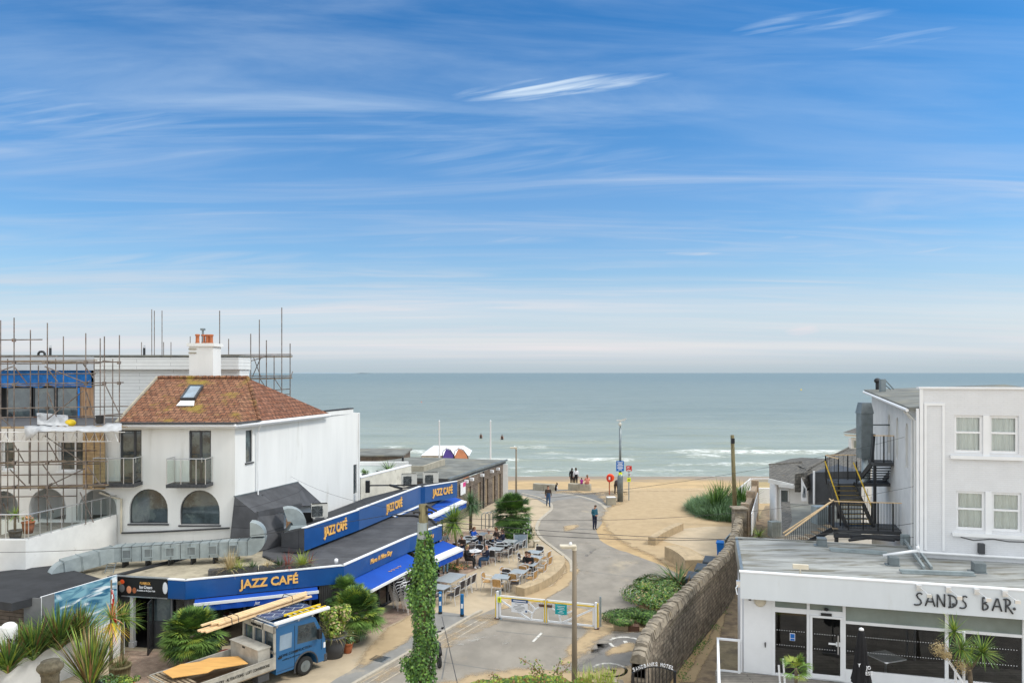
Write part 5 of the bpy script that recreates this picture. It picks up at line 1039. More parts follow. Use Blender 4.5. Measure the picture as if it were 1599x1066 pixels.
for a, b in ((ud[0], ud[1]), (ud[1]+.08, ud[2]-.1), (ud[2], ud[3]), (ud[3], ud[4])):
    k = int((b-a-.15)/.075)
    for i in range(k):
        for z in (2.58, 2.10):
            x = a+.1+i*.075; y = .375 if a == ud[1]+.08 else .45; m.box(x, x+.02, y, y+.008, z, z+.02)
o = m.build('glass_dots', 'sign_white', bar); o['kind'] = 'stuff'
m = MB(); m.M = MBAR; m.ball((.62, .41, 3.50), .19, .10, .19, 14, 8); m.build('bulkhead_lamp', 'cream', bar, True)
m = MB(); m.M = MBAR; m.box(.26, .34, .38, .45, 3.5, 3.6); m.build('camera', 'black_metal', bar)
m = MB(); m.M = MBAR; m.box(.76, .80, .42, .45, 2.05, 2.13); m.box(.765, .795, .40, .43, 2.0, 2.16); m.build('tap', 'black_metal', bar)
m = MB(); m.M = MBAR; m.box(-.14, -.02, .05, .2, 4.0, 4.2); m.tube([(-.06, .1, 4.1), (-.16, -.05, 4.0), (-.12, -.1, 3.8)], .02, 6); m.build('floodlight', 'alu', bar)
# roof clutter
m = MB(); m.M = MBAR; m.lathe((1.85, .35, 4.42), [(.03, 0), (.03, .28)], 6); m.box(1.62, 2.1, .30, .42, 4.66, 4.80); tag(m.build('roof_light', 'cream'), 'small cream light fitting standing on the front edge of the bar roof', 'roof light')
for (px, py, w, lab) in ((1283, 852, .34, 'grey floodlight box at the back of the bar roof left of the fire escape'), (1395, 882, .32, 'galvanised junction box in the middle of the bar roof'), (1528, 893, .36, 'dark grey box on the bar roof in front of the hotel wall')):
    c = G(px, py, 4.42); m = MB(); m.fr(c.x, c.y, TH, 4.42); m.box(-w/2, w/2, -w/2, w/2, .04, w*.95); m.box(-w*.8, w*.6, -w*.5, w*.55, 0, .04); tag(m.build('roof_box', 'galv_dark', bevel=.02), lab, 'roof box')
for (a, b, lab) in (((1295, 856), (1385, 862), 'grey cable tray running from the floodlight box to the fire escape'), ((1405, 890), (1520, 894), 'grey cable tray between the two boxes in front of the hotel wall')):
    m = MB(); p, q = G(*a, 4.5), G(*b, 4.5); m.beam(p, q, .14, .07); m.beam(p+Vector((0, -.12, -.05)), q+Vector((0, -.12, -.05)), .04, .04); tag(m.build('cable_tray', 'galv'), lab, 'cable tray')
m = MB(); p, q = G(1412, 842, 4.65), G(1443, 886, 4.5); m.beam(p, q, .07, .10); m.beam(p+Vector((.25, 0, 0)), q+Vector((.25, 0, 0)), .07, .10); m.box(p.x-.1, p.x+.15, p.y-.1, p.y+.1, 4.45, 4.85); tag(m.build('steel_channel', 'galv'), 'galvanised steel channel lying diagonally on the bar roof by the hotel corner', 'steel channel')
m = MB(); m.tube([G(1379, 867, 4.6), G(1434, 859, 4.85)], .055, 8); m.tube([G(1434, 859, 4.85), G(1432, 852, 5.0)], .055, 8); tag(m.build('pipe', 'white_paint', None, True), 'thick white plastic pipe lying across the bar roof to the hotel corner', 'pipe')
m = MB(); rr_ = random.Random(3)
for i in range(6):
    a = G(1325+rr_.uniform(0, 30), 836+rr_.uniform(0, 8), 4.5); b = G(1385+rr_.uniform(0, 25), 836+rr_.uniform(0, 10), 4.5); mm = (a+b)/2+Vector((0, rr_.uniform(-.3, .3), .05)); m.tube([a, mm, b], .06, 6)
tag(m.build('roofing_debris', 'felt_dark'), 'heap of dark hoses and rolled felt under the fire escape landing', 'debris')
# deck, railing
m = MB(); m.M = MBAR; m.box(-.80, 14, -6, .40, Zd-.12, Zd, 0); m.box(-.75, 14, -5.9, .3, .2, Zd-.124, 1); o = m.build('deck', ['deck_wood', 'dark_grey']); tag(o, 'raised grey timber deck in front of the white bar', 'deck')
rl_ = thing('railing', 'white framed railing with a glass panel at the left corner of the bar deck', 'railing', bpt(-.7, 0, Zd))
def rpost(u, y): q = MB(); q.M = MBAR; q.box(u-.035, u+.035, y-.035, y+.035, Zd-.05, Zd+1.05); q.build('post', 'white_paint', rl_)
for u, y in ((-.72, .3), (-.05, .3), (-.72, -.5), (-.72, -1.4), (-.72, -2.6)): rpost(u, y)
q = MB(); q.M = MBAR; q.beam((-.76, .3, Zd+1.08), (.0, .3, Zd+1.08), .07, .06); q.beam((-.72, .3, Zd+1.08), (-.72, -3.6, Zd+1.08), .07, .06); q.build('top_rail', 'white_paint', rl_)
q = MB(); q.M = MBAR; q.beam((-.76, .3, Zd+.04), (.0, .3, Zd+.04), .06, .05); q.beam((-.72, .3, Zd+.04), (-.72, -3.6, Zd+.04), .06, .05); q.build('bottom_rail', 'white_paint', rl_)
q = MB(); q.M = MBAR; q.quad((-.68, .3, Zd+.1), (-.1, .3, Zd+.1), (-.1, .3, Zd+1.0), (-.68, .3, Zd+1.0)); q.build('glass_panel', 'glass_clear', rl_)
q = MB(); q.M = MBAR; q.quad((-.72, .26, Zd+.1), (-.72, -.46, Zd+.1), (-.72, -.46, Zd+1.0), (-.72, .26, Zd+1.0)); q.build('glass_panel', 'glass_clear', rl_)
q = MB(); q.M = MBAR; q.quad((-.72, -.54, Zd+.1), (-.72, -1.36, Zd+.1), (-.72, -1.36, Zd+1.0), (-.72, -.54, Zd+1.0)); q.build('glass_panel', 'glass_clear', rl_)
def handrail(pxs, lab, D=21.6):
    t = thing('handrail', lab, 'handrail', P(pxs[0][0], 1066, D)*0+Vector((XD(pxs[0][0], D), D, Zd)))
    for (a, y) in pxs:
        q = MB(); q.tube([(XD(a, D), D, Zd), (XD(a-3, D), D+.1, ZD(y, D))], .03, 8); q.build('post', 'white_paint', t)
    q = MB(); q.tube([(XD(pxs[0][0], D), D, ZD(pxs[0][1]+14, D)), (XD(pxs[1][0], D), D, ZD(pxs[1][1]+25, D))], .012, 6); q.build('rail', 'white_paint', t)
handrail(((1221, 1040), (1228, 1030)), 'short white handrail posts in front of the small fan palm on the deck')
t = thing('handrail', 'sloping white handrail at the steps on the right of the bar deck', 'handrail', (12.2, 20.6, Zd))
for px, y in ((1505, 985), (1492, 1045)):
    q = MB(); q.tube([(XD(px, 20.5), 20.5, Zd), (XD(px, 20.5), 20.5, ZD(y, 20.5))], .035, 8); q.build('post', 'white_paint', t)
q = MB(); q.tube([(XD(1478, 20.6), 20.6, ZD(1026, 20.6)), (XD(1508, 20.2), 20.2, ZD(1072, 20.2))], .035, 8); q.build('rail', 'white_paint', t)
# tables inside the bar
def bartable(u, y, lab):
    t = thing('bar_table', lab, 'table', bpt(u, y, Zd), TH+.6); M = WM(t); q = MB(); q.M = M; q.box(-.42, .42, -.42, .42, .72, .76); q.build('tabletop', 'sign_white', t)  # tabletop coloured white, standing in for light the dark interior lacks
    q = MB(); q.M = M; q.tube([(0, 0, .03), (0, 0, .72)], .04, 8); q.box(-.28, .28, -.03, .03, 0, .03); q.box(-.03, .03, -.28, .28, 0, .03); q.build('base', 'steel', t)
bartable(bu(1383, 1.0), 1.0, 'square grey table standing just inside the bar window')
# ---- hotel tower
T0 = Vector((14.55, 26.3, 0)); MT = Matrix.Translation(T0) @ Matrix.Rotation(R(-15), 4, 'Z'); MS = Matrix.Translation(T0) @ Matrix.Rotation(R(71), 4, 'Z')
hotel = thing('hotel_building', 'three storey white painted brick hotel with sash windows and net curtains', 'hotel', T0)
def tu(px):
    k = (px-CX)/F; c, s = math.cos(R(-15)), math.sin(R(-15)); return (k*T0.y-T0.x)/(c-k*s)
def tz(py, px):
    u = tu(px); D = T0.y+u*math.sin(R(-15)); return ZD(py, D)
wins = []
for (a, b, yt, yb) in ((1490, 1591, 648, 706), (1493, 1595, 766, 826)):
    u0, u1 = tu(a), tu(b); z1 = tz(yt, a); z0 = tz(yb, a); um = (u0+u1)/2; wins += [rect(u0, um-.10, z0, z1), rect(um+.10, u1, z0, z1)]
m = MB(); m.M = MT; ztop = tz(607, 1436)
m.panel(rect(0, 7, 0, ztop), wins, 0, 0, .14); m.box(-.03, 7, -.06, .3, ztop+.003, ztop+.07, 1); 
m.build('wall', ['white_brick', 'white_paint'], hotel)
m = MB(); m.M = MT; u0, u1 = tu(1444), tu(1474)
for x0, x1, z0, z1 in ((0, tu(1441), 4.5, ztop-.003), (tu(1443), tu(1447), 4.7, tz(633, 1444)), (tu(1471), tu(1475), 4.7, tz(633, 1444)), (tu(1443), tu(1475), tz(633, 1444)+.003, tz(629, 1444))): m.box(x0, x1, -.04, -.003, z0, z1)
m.build('pilaster', 'white_paint', hotel)
for k in (0, 2):
    h0, h1 = wins[k], wins[k+1]; m = MB(); m.M = MT; m.box(h0[0][0]-.14, h1[1][0]+.12, -.12, -.003, h0[0][1]-.22, h0[0][1]-.10); m.build('window_sill', 'white_paint', hotel)
    m = MB(); m.M = MT; m.box(h0[1][0]+.003, h1[0][0]-.003, -.02, .1, h0[0][1]-.1, h0[2][1]); m.build('mullion', 'white_paint', hotel)
mat('curtain', (.82, .85, .83), .9, var=.05)
for hh in wins:
    x0, x1 = hh[0][0], hh[1][0]; z0, z1 = hh[0][1], hh[2][1]; zm = z1-(z1-z0)*.46
    w = window(hotel, MT, hh, .06, frame='white_paint', glass='glass_win', fw=.085, bars=[(x0+.05, x1-.05, zm-.035, zm+.035)])
    q = MB(); q.M = MT; n_ = 40
    for i in range(n_):
        a, b = x0+(x1-x0)*i/n_, x0+(x1-x0)*(i+1)/n_; f_ = lambda t: .155+.02*math.sin(t*46)+.02*math.sin(t*17+x0)
        q.quad((a, f_(a), z0), (b, f_(b), z0), (b, f_(b), z1), (a, f_(a), z1))
    q.build('curtain', 'curtain', w, True)
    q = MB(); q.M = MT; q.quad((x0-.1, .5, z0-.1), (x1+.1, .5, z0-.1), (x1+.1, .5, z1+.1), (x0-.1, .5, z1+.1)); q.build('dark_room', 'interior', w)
m = MB(); m.M = MT; c = tu(1531); m.box(c-.10, c+.10, -.16, -.003, tz(863, 1531), tz(847, 1531)); m.build('wall_lamp', 'dark_grey', hotel, bevel=.02)
m = MB(); m.M = MT; z_ = 4.62; m.tube([(0.0, -.09, z_), (7, -.09, z_)], .05, 8); m.tube([(-.02, -.09, z_), (-.07, -.03, z_+.3), (-.07, -.03, ztop-.7)], .05, 8); m.build('downpipe', 'white_paint', hotel)
m = MB(); m.M = MT
pts = [(tu(p), -.02, tz(y, p)) for p, y in ((1500, 838), (1520, 843), (1550, 841), (1575, 845), (1610, 846))]; m.tube(pts, .015, 5); m.build('cable', 'dark_grey', hotel)
# seaward side wing
LSD = 12.5; sw = [arch(2.2, 2.75, 7.3, 9.05, 8), arch(4.4, 4.95, 7.4, 9.15, 8), arch(6.6, 7.1, 7.4, 9.15, 8), arch(1.0, 1.5, 6.8, 8.9, 8), arch(.9, 1.5, 4.7, 6.2, 8)]
m = MB(); m.M = MS; ze = ztop-.75
m.panel([(0.0, 0), (LSD, 0), (LSD, ze+.35), (.003, ze)], sw, -.0, 0, -.12); m.M = Matrix(); pe = MS @ Vector((LSD, 0, 0)); m.add([(pe.x, pe.y, 0), (pe.x+5, pe.y+.5, 0), (pe.x+5, pe.y+.5, ze+.4), (pe.x, pe.y, ze+.35)], [(3, 2, 1, 0)]); m.build('side_wall', 'worn_white', hotel)
for hh in sw: window(hotel, MS, hh, -.12, frame='white_paint', fw=.05, glass='glass_tint')
m = MB(); m.M = MS
m.add([(.02, .32, ze-.05), (LSD+.3, .32, ze+.32), (LSD+.3, -6, ze+.62), (.4, -6, ze+.30), (.02, .32, ze+.08), (LSD+.3, .32, ze+.45), (LSD+.3, -6, ze+.75), (.4, -6, ze+.42)], [(0, 1, 2, 3), (0, 4, 5, 1), (4, 7, 6, 5), (1, 5, 6, 2), (3, 7, 4, 0)])
m.M = MS
m.build('wing_roof', 'hut_roof', hotel)
m = MB(); m.M = MS; m.tube([(.05, .38, ze-.02), (LSD, .38, ze+.33)], .06, 8); m.build('gutter', 'white_paint', hotel)
for k, x in enumerate((.35, .95)):
    m = MB(); m.M = MS; m.tube([(x, .35, ze-.1), (x, .08, ze-.4), (x, .08, 4.6)], .045, 8); m.build('downpipe', 'worn_white', hotel)
m = MB(); c = P(1370, 602, 37); m.tube([c+Vector((0, 0, -.2)), c+Vector((0, 0, .2))], .09, 8); m.ball(c+Vector((0, 0, .25)), .16, .16, .14); m.build('roof_vent', 'black_metal', hotel)
m = MB(); c = P(1378, 603, 36); m.box(c.x-.12, c.x+.12, c.y-.1, c.y+.1, c.z-.3, c.z+.35); m.tube([c+Vector((.1, 0, .35)), c+Vector((.55, 0, -.15))], .03, 6); m.tube([c+Vector((.1, 0, .1)), c+Vector((.4, 0, -.15))], .03, 6); m.build('roof_bracket', 'galv_dark', hotel)
# ---- flue
fl = thing('extract_flue', 'tall square galvanised extract flue with a tapered cowl beside the fire escape', 'flue', (XD(1350, 33), 33, 5)); cxf = XD(1350, 33)
m = MB(); m.box(cxf-.26, cxf+.26, 32.75, 33.25, 7.2, ZD(645, 33)); m.box(cxf-.28, cxf+.28, 32.73, 33.27, ZD(700, 33), ZD(699, 33)+.02); m.build('duct_section', 'galv_dark', fl)
m = MB(); z0 = ZD(645, 33); m.add([(cxf-.29, 32.72, z0), (cxf+.29, 32.72, z0), (cxf+.29, 33.28, z0), (cxf-.29, 33.28, z0), (cxf-.21, 32.8, z0+.48), (cxf+.21, 32.8, z0+.48), (cxf+.21, 33.2, z0+.48), (cxf-.21, 33.2, z0+.48)], [(0, 1, 5, 4), (1, 2, 6, 5), (2, 3, 7, 6), (3, 0, 4, 7), (4, 5, 6, 7), (3, 2, 1, 0)]); m.build('cowl', 'galv_dark', fl)
m = MB(); m.tube([(cxf+.1, 33, 7.2), (cxf+.05, 33, 6.3), (cxf-.1, 33, 6.05), (cxf-.35, 33, 5.95)], [.22, .18, .16, .13], 10); m.build('lower_pipe', 'galv', fl, True)
m = MB(); m.tube([(cxf, 32.9, ZD(663, 33)), (cxf+1.35, 33.0, ZD(663, 33))], .03, 6); m.build('wall_tie', 'galv_dark', fl)
# ---- fire escape
mat('nosing', (.30, .20, .025), .7, var=.3, vs=9); mat('nosing2', (.50, .33, .02), .6, var=.2, vs=6)
fe = thing('fire_escape', 'black steel fire escape stairs with wooden handrails and yellow edged treads', 'fire escape', (15.5, 31, 4.5))
def PB(px, py, D): return P(px, py, D)
def rail_(pts, D0_, mt='black_metal', r=.02, name='handrail'):
    q = MB(); q.tube([P(a, b, d) for a, b, d in pts], r, 6); return q.build(name, mt, fe)
def fence(a, b, h, n, par, top='new_wood', every=5, lean=0):
    a, b = Vector(a), Vector(b); q = MB()
    for i in range(n+1):
        p = a.lerp(b, i/n); 
        if i % every: q.tube([p+Vector((0, 0, .06)), p+Vector((0, 0, h-.02))], .009, 4)
    q.tube([a+Vector((0, 0, .08)), b+Vector((0, 0, .08))], .014, 5); q.build('baluster_panel', 'black_metal', par)
    for i in range(0, n+1, every):
        p = a.lerp(b, i/n); s = MB(); s.beam(p, p+Vector((0, 0, h)), .045, .045); s.build('post', 'black_metal', par)
    t = MB(); t.beam(a+Vector((0, 0, h)), b+Vector((0, 0, h)), .05, .035); t.build('handrail', top, par)
D_a = 30.2; L1z = ZD(826, D_a)
A1, A2 = Vector((XD(1302, D_a), D_a, L1z)), Vector((XD(1418, D_a-.5), D_a-.5, L1z)); back = Vector((.35, 1.5, 0))
m = MB(); m.add([A1, A2, A2+back, A1+back]+[v_-Vector((0, 0, .14)) for v_ in (A1, A2, A2+back, A1+back)], [(0, 1, 2, 3), (7, 6, 5, 4), (0, 4, 5, 1), (1, 5, 6, 2), (2, 6, 7, 3), (3, 7, 4, 0)]); m.beam(A1+Vector((0, 0, -.25)), A2+Vector((0, 0, -.25)), .1, .16); m.build('landing', 'dark_grey', fe)
fence(A1, A2, 1.15, 25, fe); fence(A2, A2+back, 1.1, 8, fe, every=8); fence(A1+Vector((0, .1, 0)), A1+back*.6, 1.1, 5, fe, every=5)
q = MB(); q.beam(A1+Vector((.15, .1, -1.2)), A1+Vector((.15, .1, 0)), .12, .12); q.build('column', 'black_metal', fe)
# flight up, facing the viewer
zB = ZD(756, 32.2); zA = L1z; xl, xr_ = XD(1316, 31), XD(1357, 31); nst = 9
for i in range(nst):
    f_ = (i+.6)/nst; z = zA+(zB-zA)*f_; y = 30.7+1.6*f_; m = MB(); m.box(xl+.02, xr_-.02, y, y+.26, z-.03, z, 0); m.box(xl+.02, xr_-.02, y-.012, y-.002, z-.018, z+.002, 1); m.build('tread', ['dark_grey', 'nosing'], fe)
for x in (xl, xr_):
    m = MB(); m.beam((x, 30.6, zA), (x, 32.4, zB), .05, .24); m.build('stringer', 'black_metal', fe)
m = MB(); m.tube([(xl-.12, 30.9, zA+.75), (xl-.2, 32.3, zB+1.0)], .028, 6); m.build('handrail', 'nosing2', fe); m = MB(); m.tube([(xr_+.08, 30.9, zA+.75), (xr_-.05, 32.3, zB+.95)], .028, 6); m.build('handrail', 'nosing2', fe)
for x, o_ in ((xl-.14, 0), (xr_+.08, 0)):
    for y, z in ((30.9, zA), (32.3, zB)): m = MB(); m.beam((x, y, z), (x, y, z+1.0), .05, .05); m.build('post', 'black_metal', fe)
for i in range(18):
    f_ = i/17; y = 30.7+1.65*f_; z = zA+(zB-zA)*f_
    for x in (xl-.12, xr_+.08):
        q = MB(); q.tube([(x, y, z), (x, y, z+.95)], .009, 4); q.build('baluster', 'black_metal', fe) if i % 3 == 0 else None
# middle landing
m = MB(); a, b = Vector((XD(1309, 32.4), 32.4, zB)), Vector((XD(1400, 32.4), 32.4, zB)); m.box(a.x, b.x, 32.4, 33.8, zB-.12, zB); m.build('landing', 'dark_grey', fe)
fence(a+Vector((0, 1.3, 0)), Vector((XD(1358, 33.7), 33.7, zB)), 1.12, 10, fe); fence(a, a+Vector((0, 1.3, 0)), 1.1, 6, fe, every=6)
# upper flight, seen side-on from the front
zC = ZD(722, 31.5); xl2, xr2 = XD(1362, 32), XD(1403, 32)
for i in range(8):
    f_ = (i+.5)/8; z = zB+(zC-zB)*f_; y = 33.2-1.2*f_; m = MB(); m.box(xl2, xr2, y-.2, y, z-.03, z); m.build('tread', 'dark_grey', fe)
for x in (xl2, xr2):
    m = MB(); m.beam((x, 33.3, zB), (x, 31.9, zC), .05, .22); m.build('stringer', 'black_metal', fe)
a, b = Vector((XD(1364, 31.6), 31.6, zC)), Vector((XD(1418, 31.4), 31.4, zC)); bk2 = Vector((.25, 1.0, 0))
m = MB(); m.add([a, b, b+bk2, a+bk2]+[v_-Vector((0, 0, .14)) for v_ in (a, b, b+bk2, a+bk2)], [(0, 1, 2, 3), (7, 6, 5, 4), (0, 4, 5, 1), (1, 5, 6, 2), (2, 6, 7, 3), (3, 7, 4, 0)]); m.build('landing', 'dark_grey', fe)
fence(a, b, 1.15, 10, fe, every=3); fence(b, b+bk2, 1.1, 6, fe, every=6)
m = MB(); m.beam((XD(1361, 31.8), 31.8, zC), (XD(1364, 31.8), 31.8, zC+1.2), .16, .10); m.build('stair_end_panel', 'black_metal', fe)
for x, y, z in ((XD(1366, 31.8), 31.8, zC), (XD(1400, 32.6), 32.6, zC)):
    m = MB(); m.beam((x, y, L1z-.1), (x, y, z-.1), .10, .10); m.build('column', 'black_metal', fe)
m = MB(); m.beam((XD(1309, 32.4), 32.4, L1z), (XD(1309, 32.4), 32.4, zB), .10, .10); m.build('column', 'black_metal', fe)
# descending flight to the left
za, zb2 = ZD(800, 30), ZD(838, 30); a, b = Vector((XD(1300, 30), 30, 5.6)), Vector((XD(1226, 30), 30, 3.9))
for dy, r_ in ((0, .035), (.85, .035)):
    m = MB(); m.tube([P(1302, 780, 30+dy), P(1226-(3 if dy else 0), 836-(4 if dy else 0), 30+dy)], r_, 6); m.build('handrail', 'new_wood', fe)
for i in range(24):
    f_ = i/23; p = P(1300-74*f_, 782+54*f_, 30.02); m = MB() if i == 0 else m; m.tube([p, (p.x, p.y, max(3.6, p.z-1.0))], .010, 4)
m.build('baluster_panel', 'black_metal', fe)
for i in range(7):
    f_ = i/6; p = P(1298-60*f_, 822+30*f_, 30.4); m = MB(); m.box(p.x-.14, p.x+.14, 30.05, 30.85, p.z-.04, p.z); m.build('tread', 'plank_old', fe)
m = MB(); m.beam(P(1300, 826, 30.03), P(1240, 858, 30.03), .05, .2); m.build('stringer', 'black_metal', fe)
# ---- cottages
cot = thing('cottage', 'low white cottage with dark weathered tile roofs and a dormer behind the bar', 'cottage', (XD(1260, 46), 46, 0))
def pp(*l): return [P(*q) for q in l]
m = MB()
m.poly(pp((1201, 748, 45), (1242, 757, 44), (1262, 733, 47), (1252, 722, 50), (1201, 725, 49)))
m.poly(pp((1234, 722, 50.5), (1262, 733, 47), (1296, 716, 52), (1252, 714, 54)))
m.poly(pp((1240, 757, 44), (1345, 757, 44), (1345, 702, 55), (1325, 699, 55.5), (1262, 730, 48)))
m.poly(pp((1201, 725, 49), (1252, 722, 50), (1252, 714, 54), (1234, 716, 53)))
rc = m.build('roof', 'slate', cot)
m = MB(); m.tube([P(1240, 758, 43.9), P(1262, 731, 47.6), P(1325, 698.5, 55.4)], .07, 6); m.tube([P(1201, 725, 49), P(1252, 721.5, 50)], .07, 6); m.build('ridge_tile', 'slate', rc)
m = MB(); m.beam(P(1200, 750, 45), P(1241, 759.5, 44), .10, .25); m.beam(P(1216, 757, 44.5), P(1241, 760, 43.8), .06, .2); m.build('gutter', 'worn_white', cot)
m = MB(); a, b = P(1212, 757, 45.2), P(1262, 760, 44.2); m.add([(a.x, a.y, 0), (b.x, b.y, 0), (b.x, b.y, 4.3), (a.x, a.y, 4.3)], [(0, 1, 2, 3)]); c = P(1202, 750, 49); m.add([(c.x, c.y, 0), (a.x, a.y, 0), (a.x, a.y, 4.5), (c.x, c.y, 4.5)], [(0, 1, 2, 3)])
m.add([(b.x, b.y, 0), (b.x+5, b.y+.5, 0), (b.x+5, b.y+.5, 4.2), (b.x, b.y, 4.2)], [(0, 1, 2, 3)]); m.build('wall', 'white_render', cot)
d_ = Matrix.Translation((a.x, a.y, 0)) @ Matrix.Rotation(math.atan2(b.y-a.y, b.x-a.x), 4, 'Z'); window(cot, d_ @ Matrix.Translation((0, -.06, 0)), rect(.25, .75, 2.6, 3.9), 0, frame='white_paint', fw=.05)
m = MB(); m.M = d_; m.tube([(.02, -.1, 1.0), (.02, -.1, 4.2)], .10, 8); m.build('post', 'white_paint', cot)
m = MB(); m.poly(pp((1241, 740, 43.3), (1255, 738, 43.3), (1255, 768, 43.2), (1241, 768, 43.2))); m.poly(pp((1255, 738, 43.3), (1268, 733, 44.8), (1268, 762, 44.5), (1255, 768, 43.2))); m.build('chimney_breast', 'slate', cot)
m = MB(); m.poly(pp((1251, 745, 42.8), (1260, 763, 42.6), (1260, 782, 42.5), (1251, 782, 42.6))); m.poly(pp((1250.5, 745, 42.8), (1263, 740, 44.5), (1272, 757, 44), (1260, 763, 42.6)), 1); m.build('dormer', ['white_paint', 'slate'], cot)
m = MB(); m.poly(pp((1253, 756, 42.75), (1257.5, 763, 42.55), (1257.5, 776, 42.5), (1253, 776, 42.6))); m.build('window', 'glass_dark', cot)
hs2 = thing('house', 'distant house with a brown hipped roof and white gable window beyond the flue', 'house', (XD(1340, 58), 58, 0))
m = MB(); m.poly(pp((1316, 675, 57), (1345, 678, 56), (1375, 678, 56), (1375, 655, 62), (1358, 660, 62))); m.build('roof', 'slate', hs2)
m = MB(); m.poly(pp((1329, 683, 57.5), (1372, 683, 57.5), (1372, 745, 57.5), (1329, 745, 57.5))); m.poly(pp((1317, 677, 57.2), (1375, 681, 56.2), (1375, 684, 56.2), (1320, 680.5, 57.2))); m.poly(pp((1329, 683, 57.5), (1329, 745, 57.5), (1325, 745, 62), (1325, 683, 62))); m.build('wall', 'white_render', hs2)
m = MB(); m.poly(pp((1334, 688, 57.4), (1346, 688, 57.4), (1346, 699, 57.4), (1334, 699, 57.4))); m.build('window', 'glass_tint', hs2)
m = MB(); a, b = P(1271, 738, 41.5), P(1345, 738, 40.5); m.add([(a.x, a.y, 3.2), (b.x, b.y, 3.2), (b.x, b.y, ZD(735, 40.5)), (a.x, a.y, ZD(737, 41.5))], [(0, 1, 2, 3)], 0); c = P(1262, 741, 44); m.add([(c.x, c.y, 3.2), (a.x, a.y, 3.2), (a.x, a.y, ZD(737, 41.5)), (c.x, c.y, ZD(741, 44))], [(0, 1, 2, 3)], 0)
m.add([(a.x, a.y, ZD(737, 41.5)), (b.x, b.y, ZD(735, 40.5)), (b.x, b.y+3, ZD(735, 40.5)), (c.x, c.y, ZD(741, 44))], [(0, 1, 2, 3)], 0)
tag(m.build('plant_enclosure', 'dark_grey'), 'dark charcoal enclosure with a flat top left of the fire escape', 'enclosure')
m = MB(); p = P(1271, 735, 41.3); m.tube([(p.x, p.y, 3), p], .06, 6); tag(m.build('vent_pipe', 'white_paint'), 'white vertical pipe at the left corner of the charcoal enclosure', 'pipe')
m = MB(); a = [P(1228, 785, 42)+Vector((0, 0, 0)), P(1290, 788, 40), P(1345, 790, 39), P(1345, 835, 33), P(1228, 835, 33)]; m.poly(a); m.M = Matrix()
lowr = m.build('low_flat_roof', 'hut_roof'); tag(lowr, 'low dark flat roof between the cottage and the fire escape', 'roof')
m = MB(); m.poly(pp((1220, 783, 42), (1233, 783, 42), (1240, 835, 33), (1221, 835, 33))); m.poly(pp((1220, 783, 42), (1221, 835, 33), (1221, 850, 33), (1220, 795, 42)), 1); tag(m.build('parapet_wall', ['slate', 'worn_white']), 'grey capped parapet wall running toward the cottage', 'parapet')
for (px, w, h, lab) in ((1292, .55, 1.2, 'pale grey cabinet behind the lower handrail of the fire escape'), (1215, .4, .9, 'blue grey corrugated bin store beside the white post')):
    c = G(px, 838 if px < 1250 else 830, 1.2 if px < 1250 else 3.4); m = MB(); m.fr(c.x, c.y, .2, c.z); m.box(-w, w*.6, 0, .5, 0, h)
    for i in range(5): m.box(-w+i*w*.3, -w+i*w*.3+.06, -.02, -.003, .05, h-.05)
    tag(m.build('cabinet', 'galv', bevel=.01), lab, 'cabinet')
# ---- white rail fences near the beach on the right
def rfence(pts, lab, h=1.1, n=9, z=0, panel=False):
    t = thing('fence', lab, 'fence', (pts[0][0], pts[0][1], z))
    for a, b in zip(pts, pts[1:]):
        a, b = Vector((*a, z)), Vector((*b, z)); k = max(1, int((b-a).length/1.6))
        for i in range(k+1): q = MB(); p = a.lerp(b, i/k); q.box(p.x-.05, p.x+.05, p.y-.05, p.y+.05, z, z+h); q.build('post', 'white_paint', t)
        q = MB(); q.beam(a+Vector((0, 0, h)), b+Vector((0, 0, h)), .08, .06); q.build('rail', 'white_paint', t)
        q = MB(); kk = int((b-a).length/.16)
        if panel: q.quad(a+Vector((0, 0, .1)), b+Vector((0, 0, .1)), b+Vector((0, 0, h-.1)), a+Vector((0, 0, h-.1)))
        else:
            for i in range(kk): p = a.lerp(b, (i+.5)/kk); q.box(p.x-.03, p.x+.03, p.y-.01, p.y+.01, z+.1, z+h-.05)
        q.build('slats', 'glass_clear' if panel else 'white_paint', t)
rfence([(XD(1153, 62), 62), (XD(1172, 68), 68)], 'white slatted fence climbing behind the green grasses towards the beach', h=1.25)
rfence([(XD(1174, 68), 68), (XD(1212, 68), 68)], 'white framed glass fence facing the beach beside the cottage', h=1.25, panel=True)
m = MB(); a, b = P(1186, 784, 62), P(1212, 784, 62); m.box(a.x, b.x, 62, 62.3, 0, 1.3); tag(m.build('low_wall', 'white_render'), 'low white wall at the end of the alley by the beach', 'wall')
m = MB(); a, b = P(1165, 800, 44), P(1188, 770, 58); m.M = wallfr(Vector((XD(1168, 45), 45, 0)), Vector((XD(1184, 56), 56, 0))); m.box(0, 11, 0, .35, 0, 2.6); [m.box(x, x+.5, -.08, .43, 0, 3.0) for x in (0, 5, 10.4)]; tag(m.build('garden_wall', 'buff_brick'), 'buff brick garden wall with piers beyond the end of the stone wall', 'wall')
m = MB(); m.M = wallfr(Vector((XD(1166, 43.5), 43.5, 0)), Vector((XD(1183, 57), 57, 0))); m.box(-1, 7, -.34, -.30, 1.6, 2.9); tag(m.build('boarded_fence', 'white_paint'), 'white boarded fence panel beside the buff brick garden wall', 'fence')
m = MB(); m.M = wallfr(Vector((12.3, 40.4, 0)), Vector((XD(1166, 43.5), 43.5, 0))); m.box(0, 3.6, .6, .66, 0, 1.8); tag(m.build('steel_gate', 'galv'), 'plain gate panel in the alley behind the stone wall', 'gate')
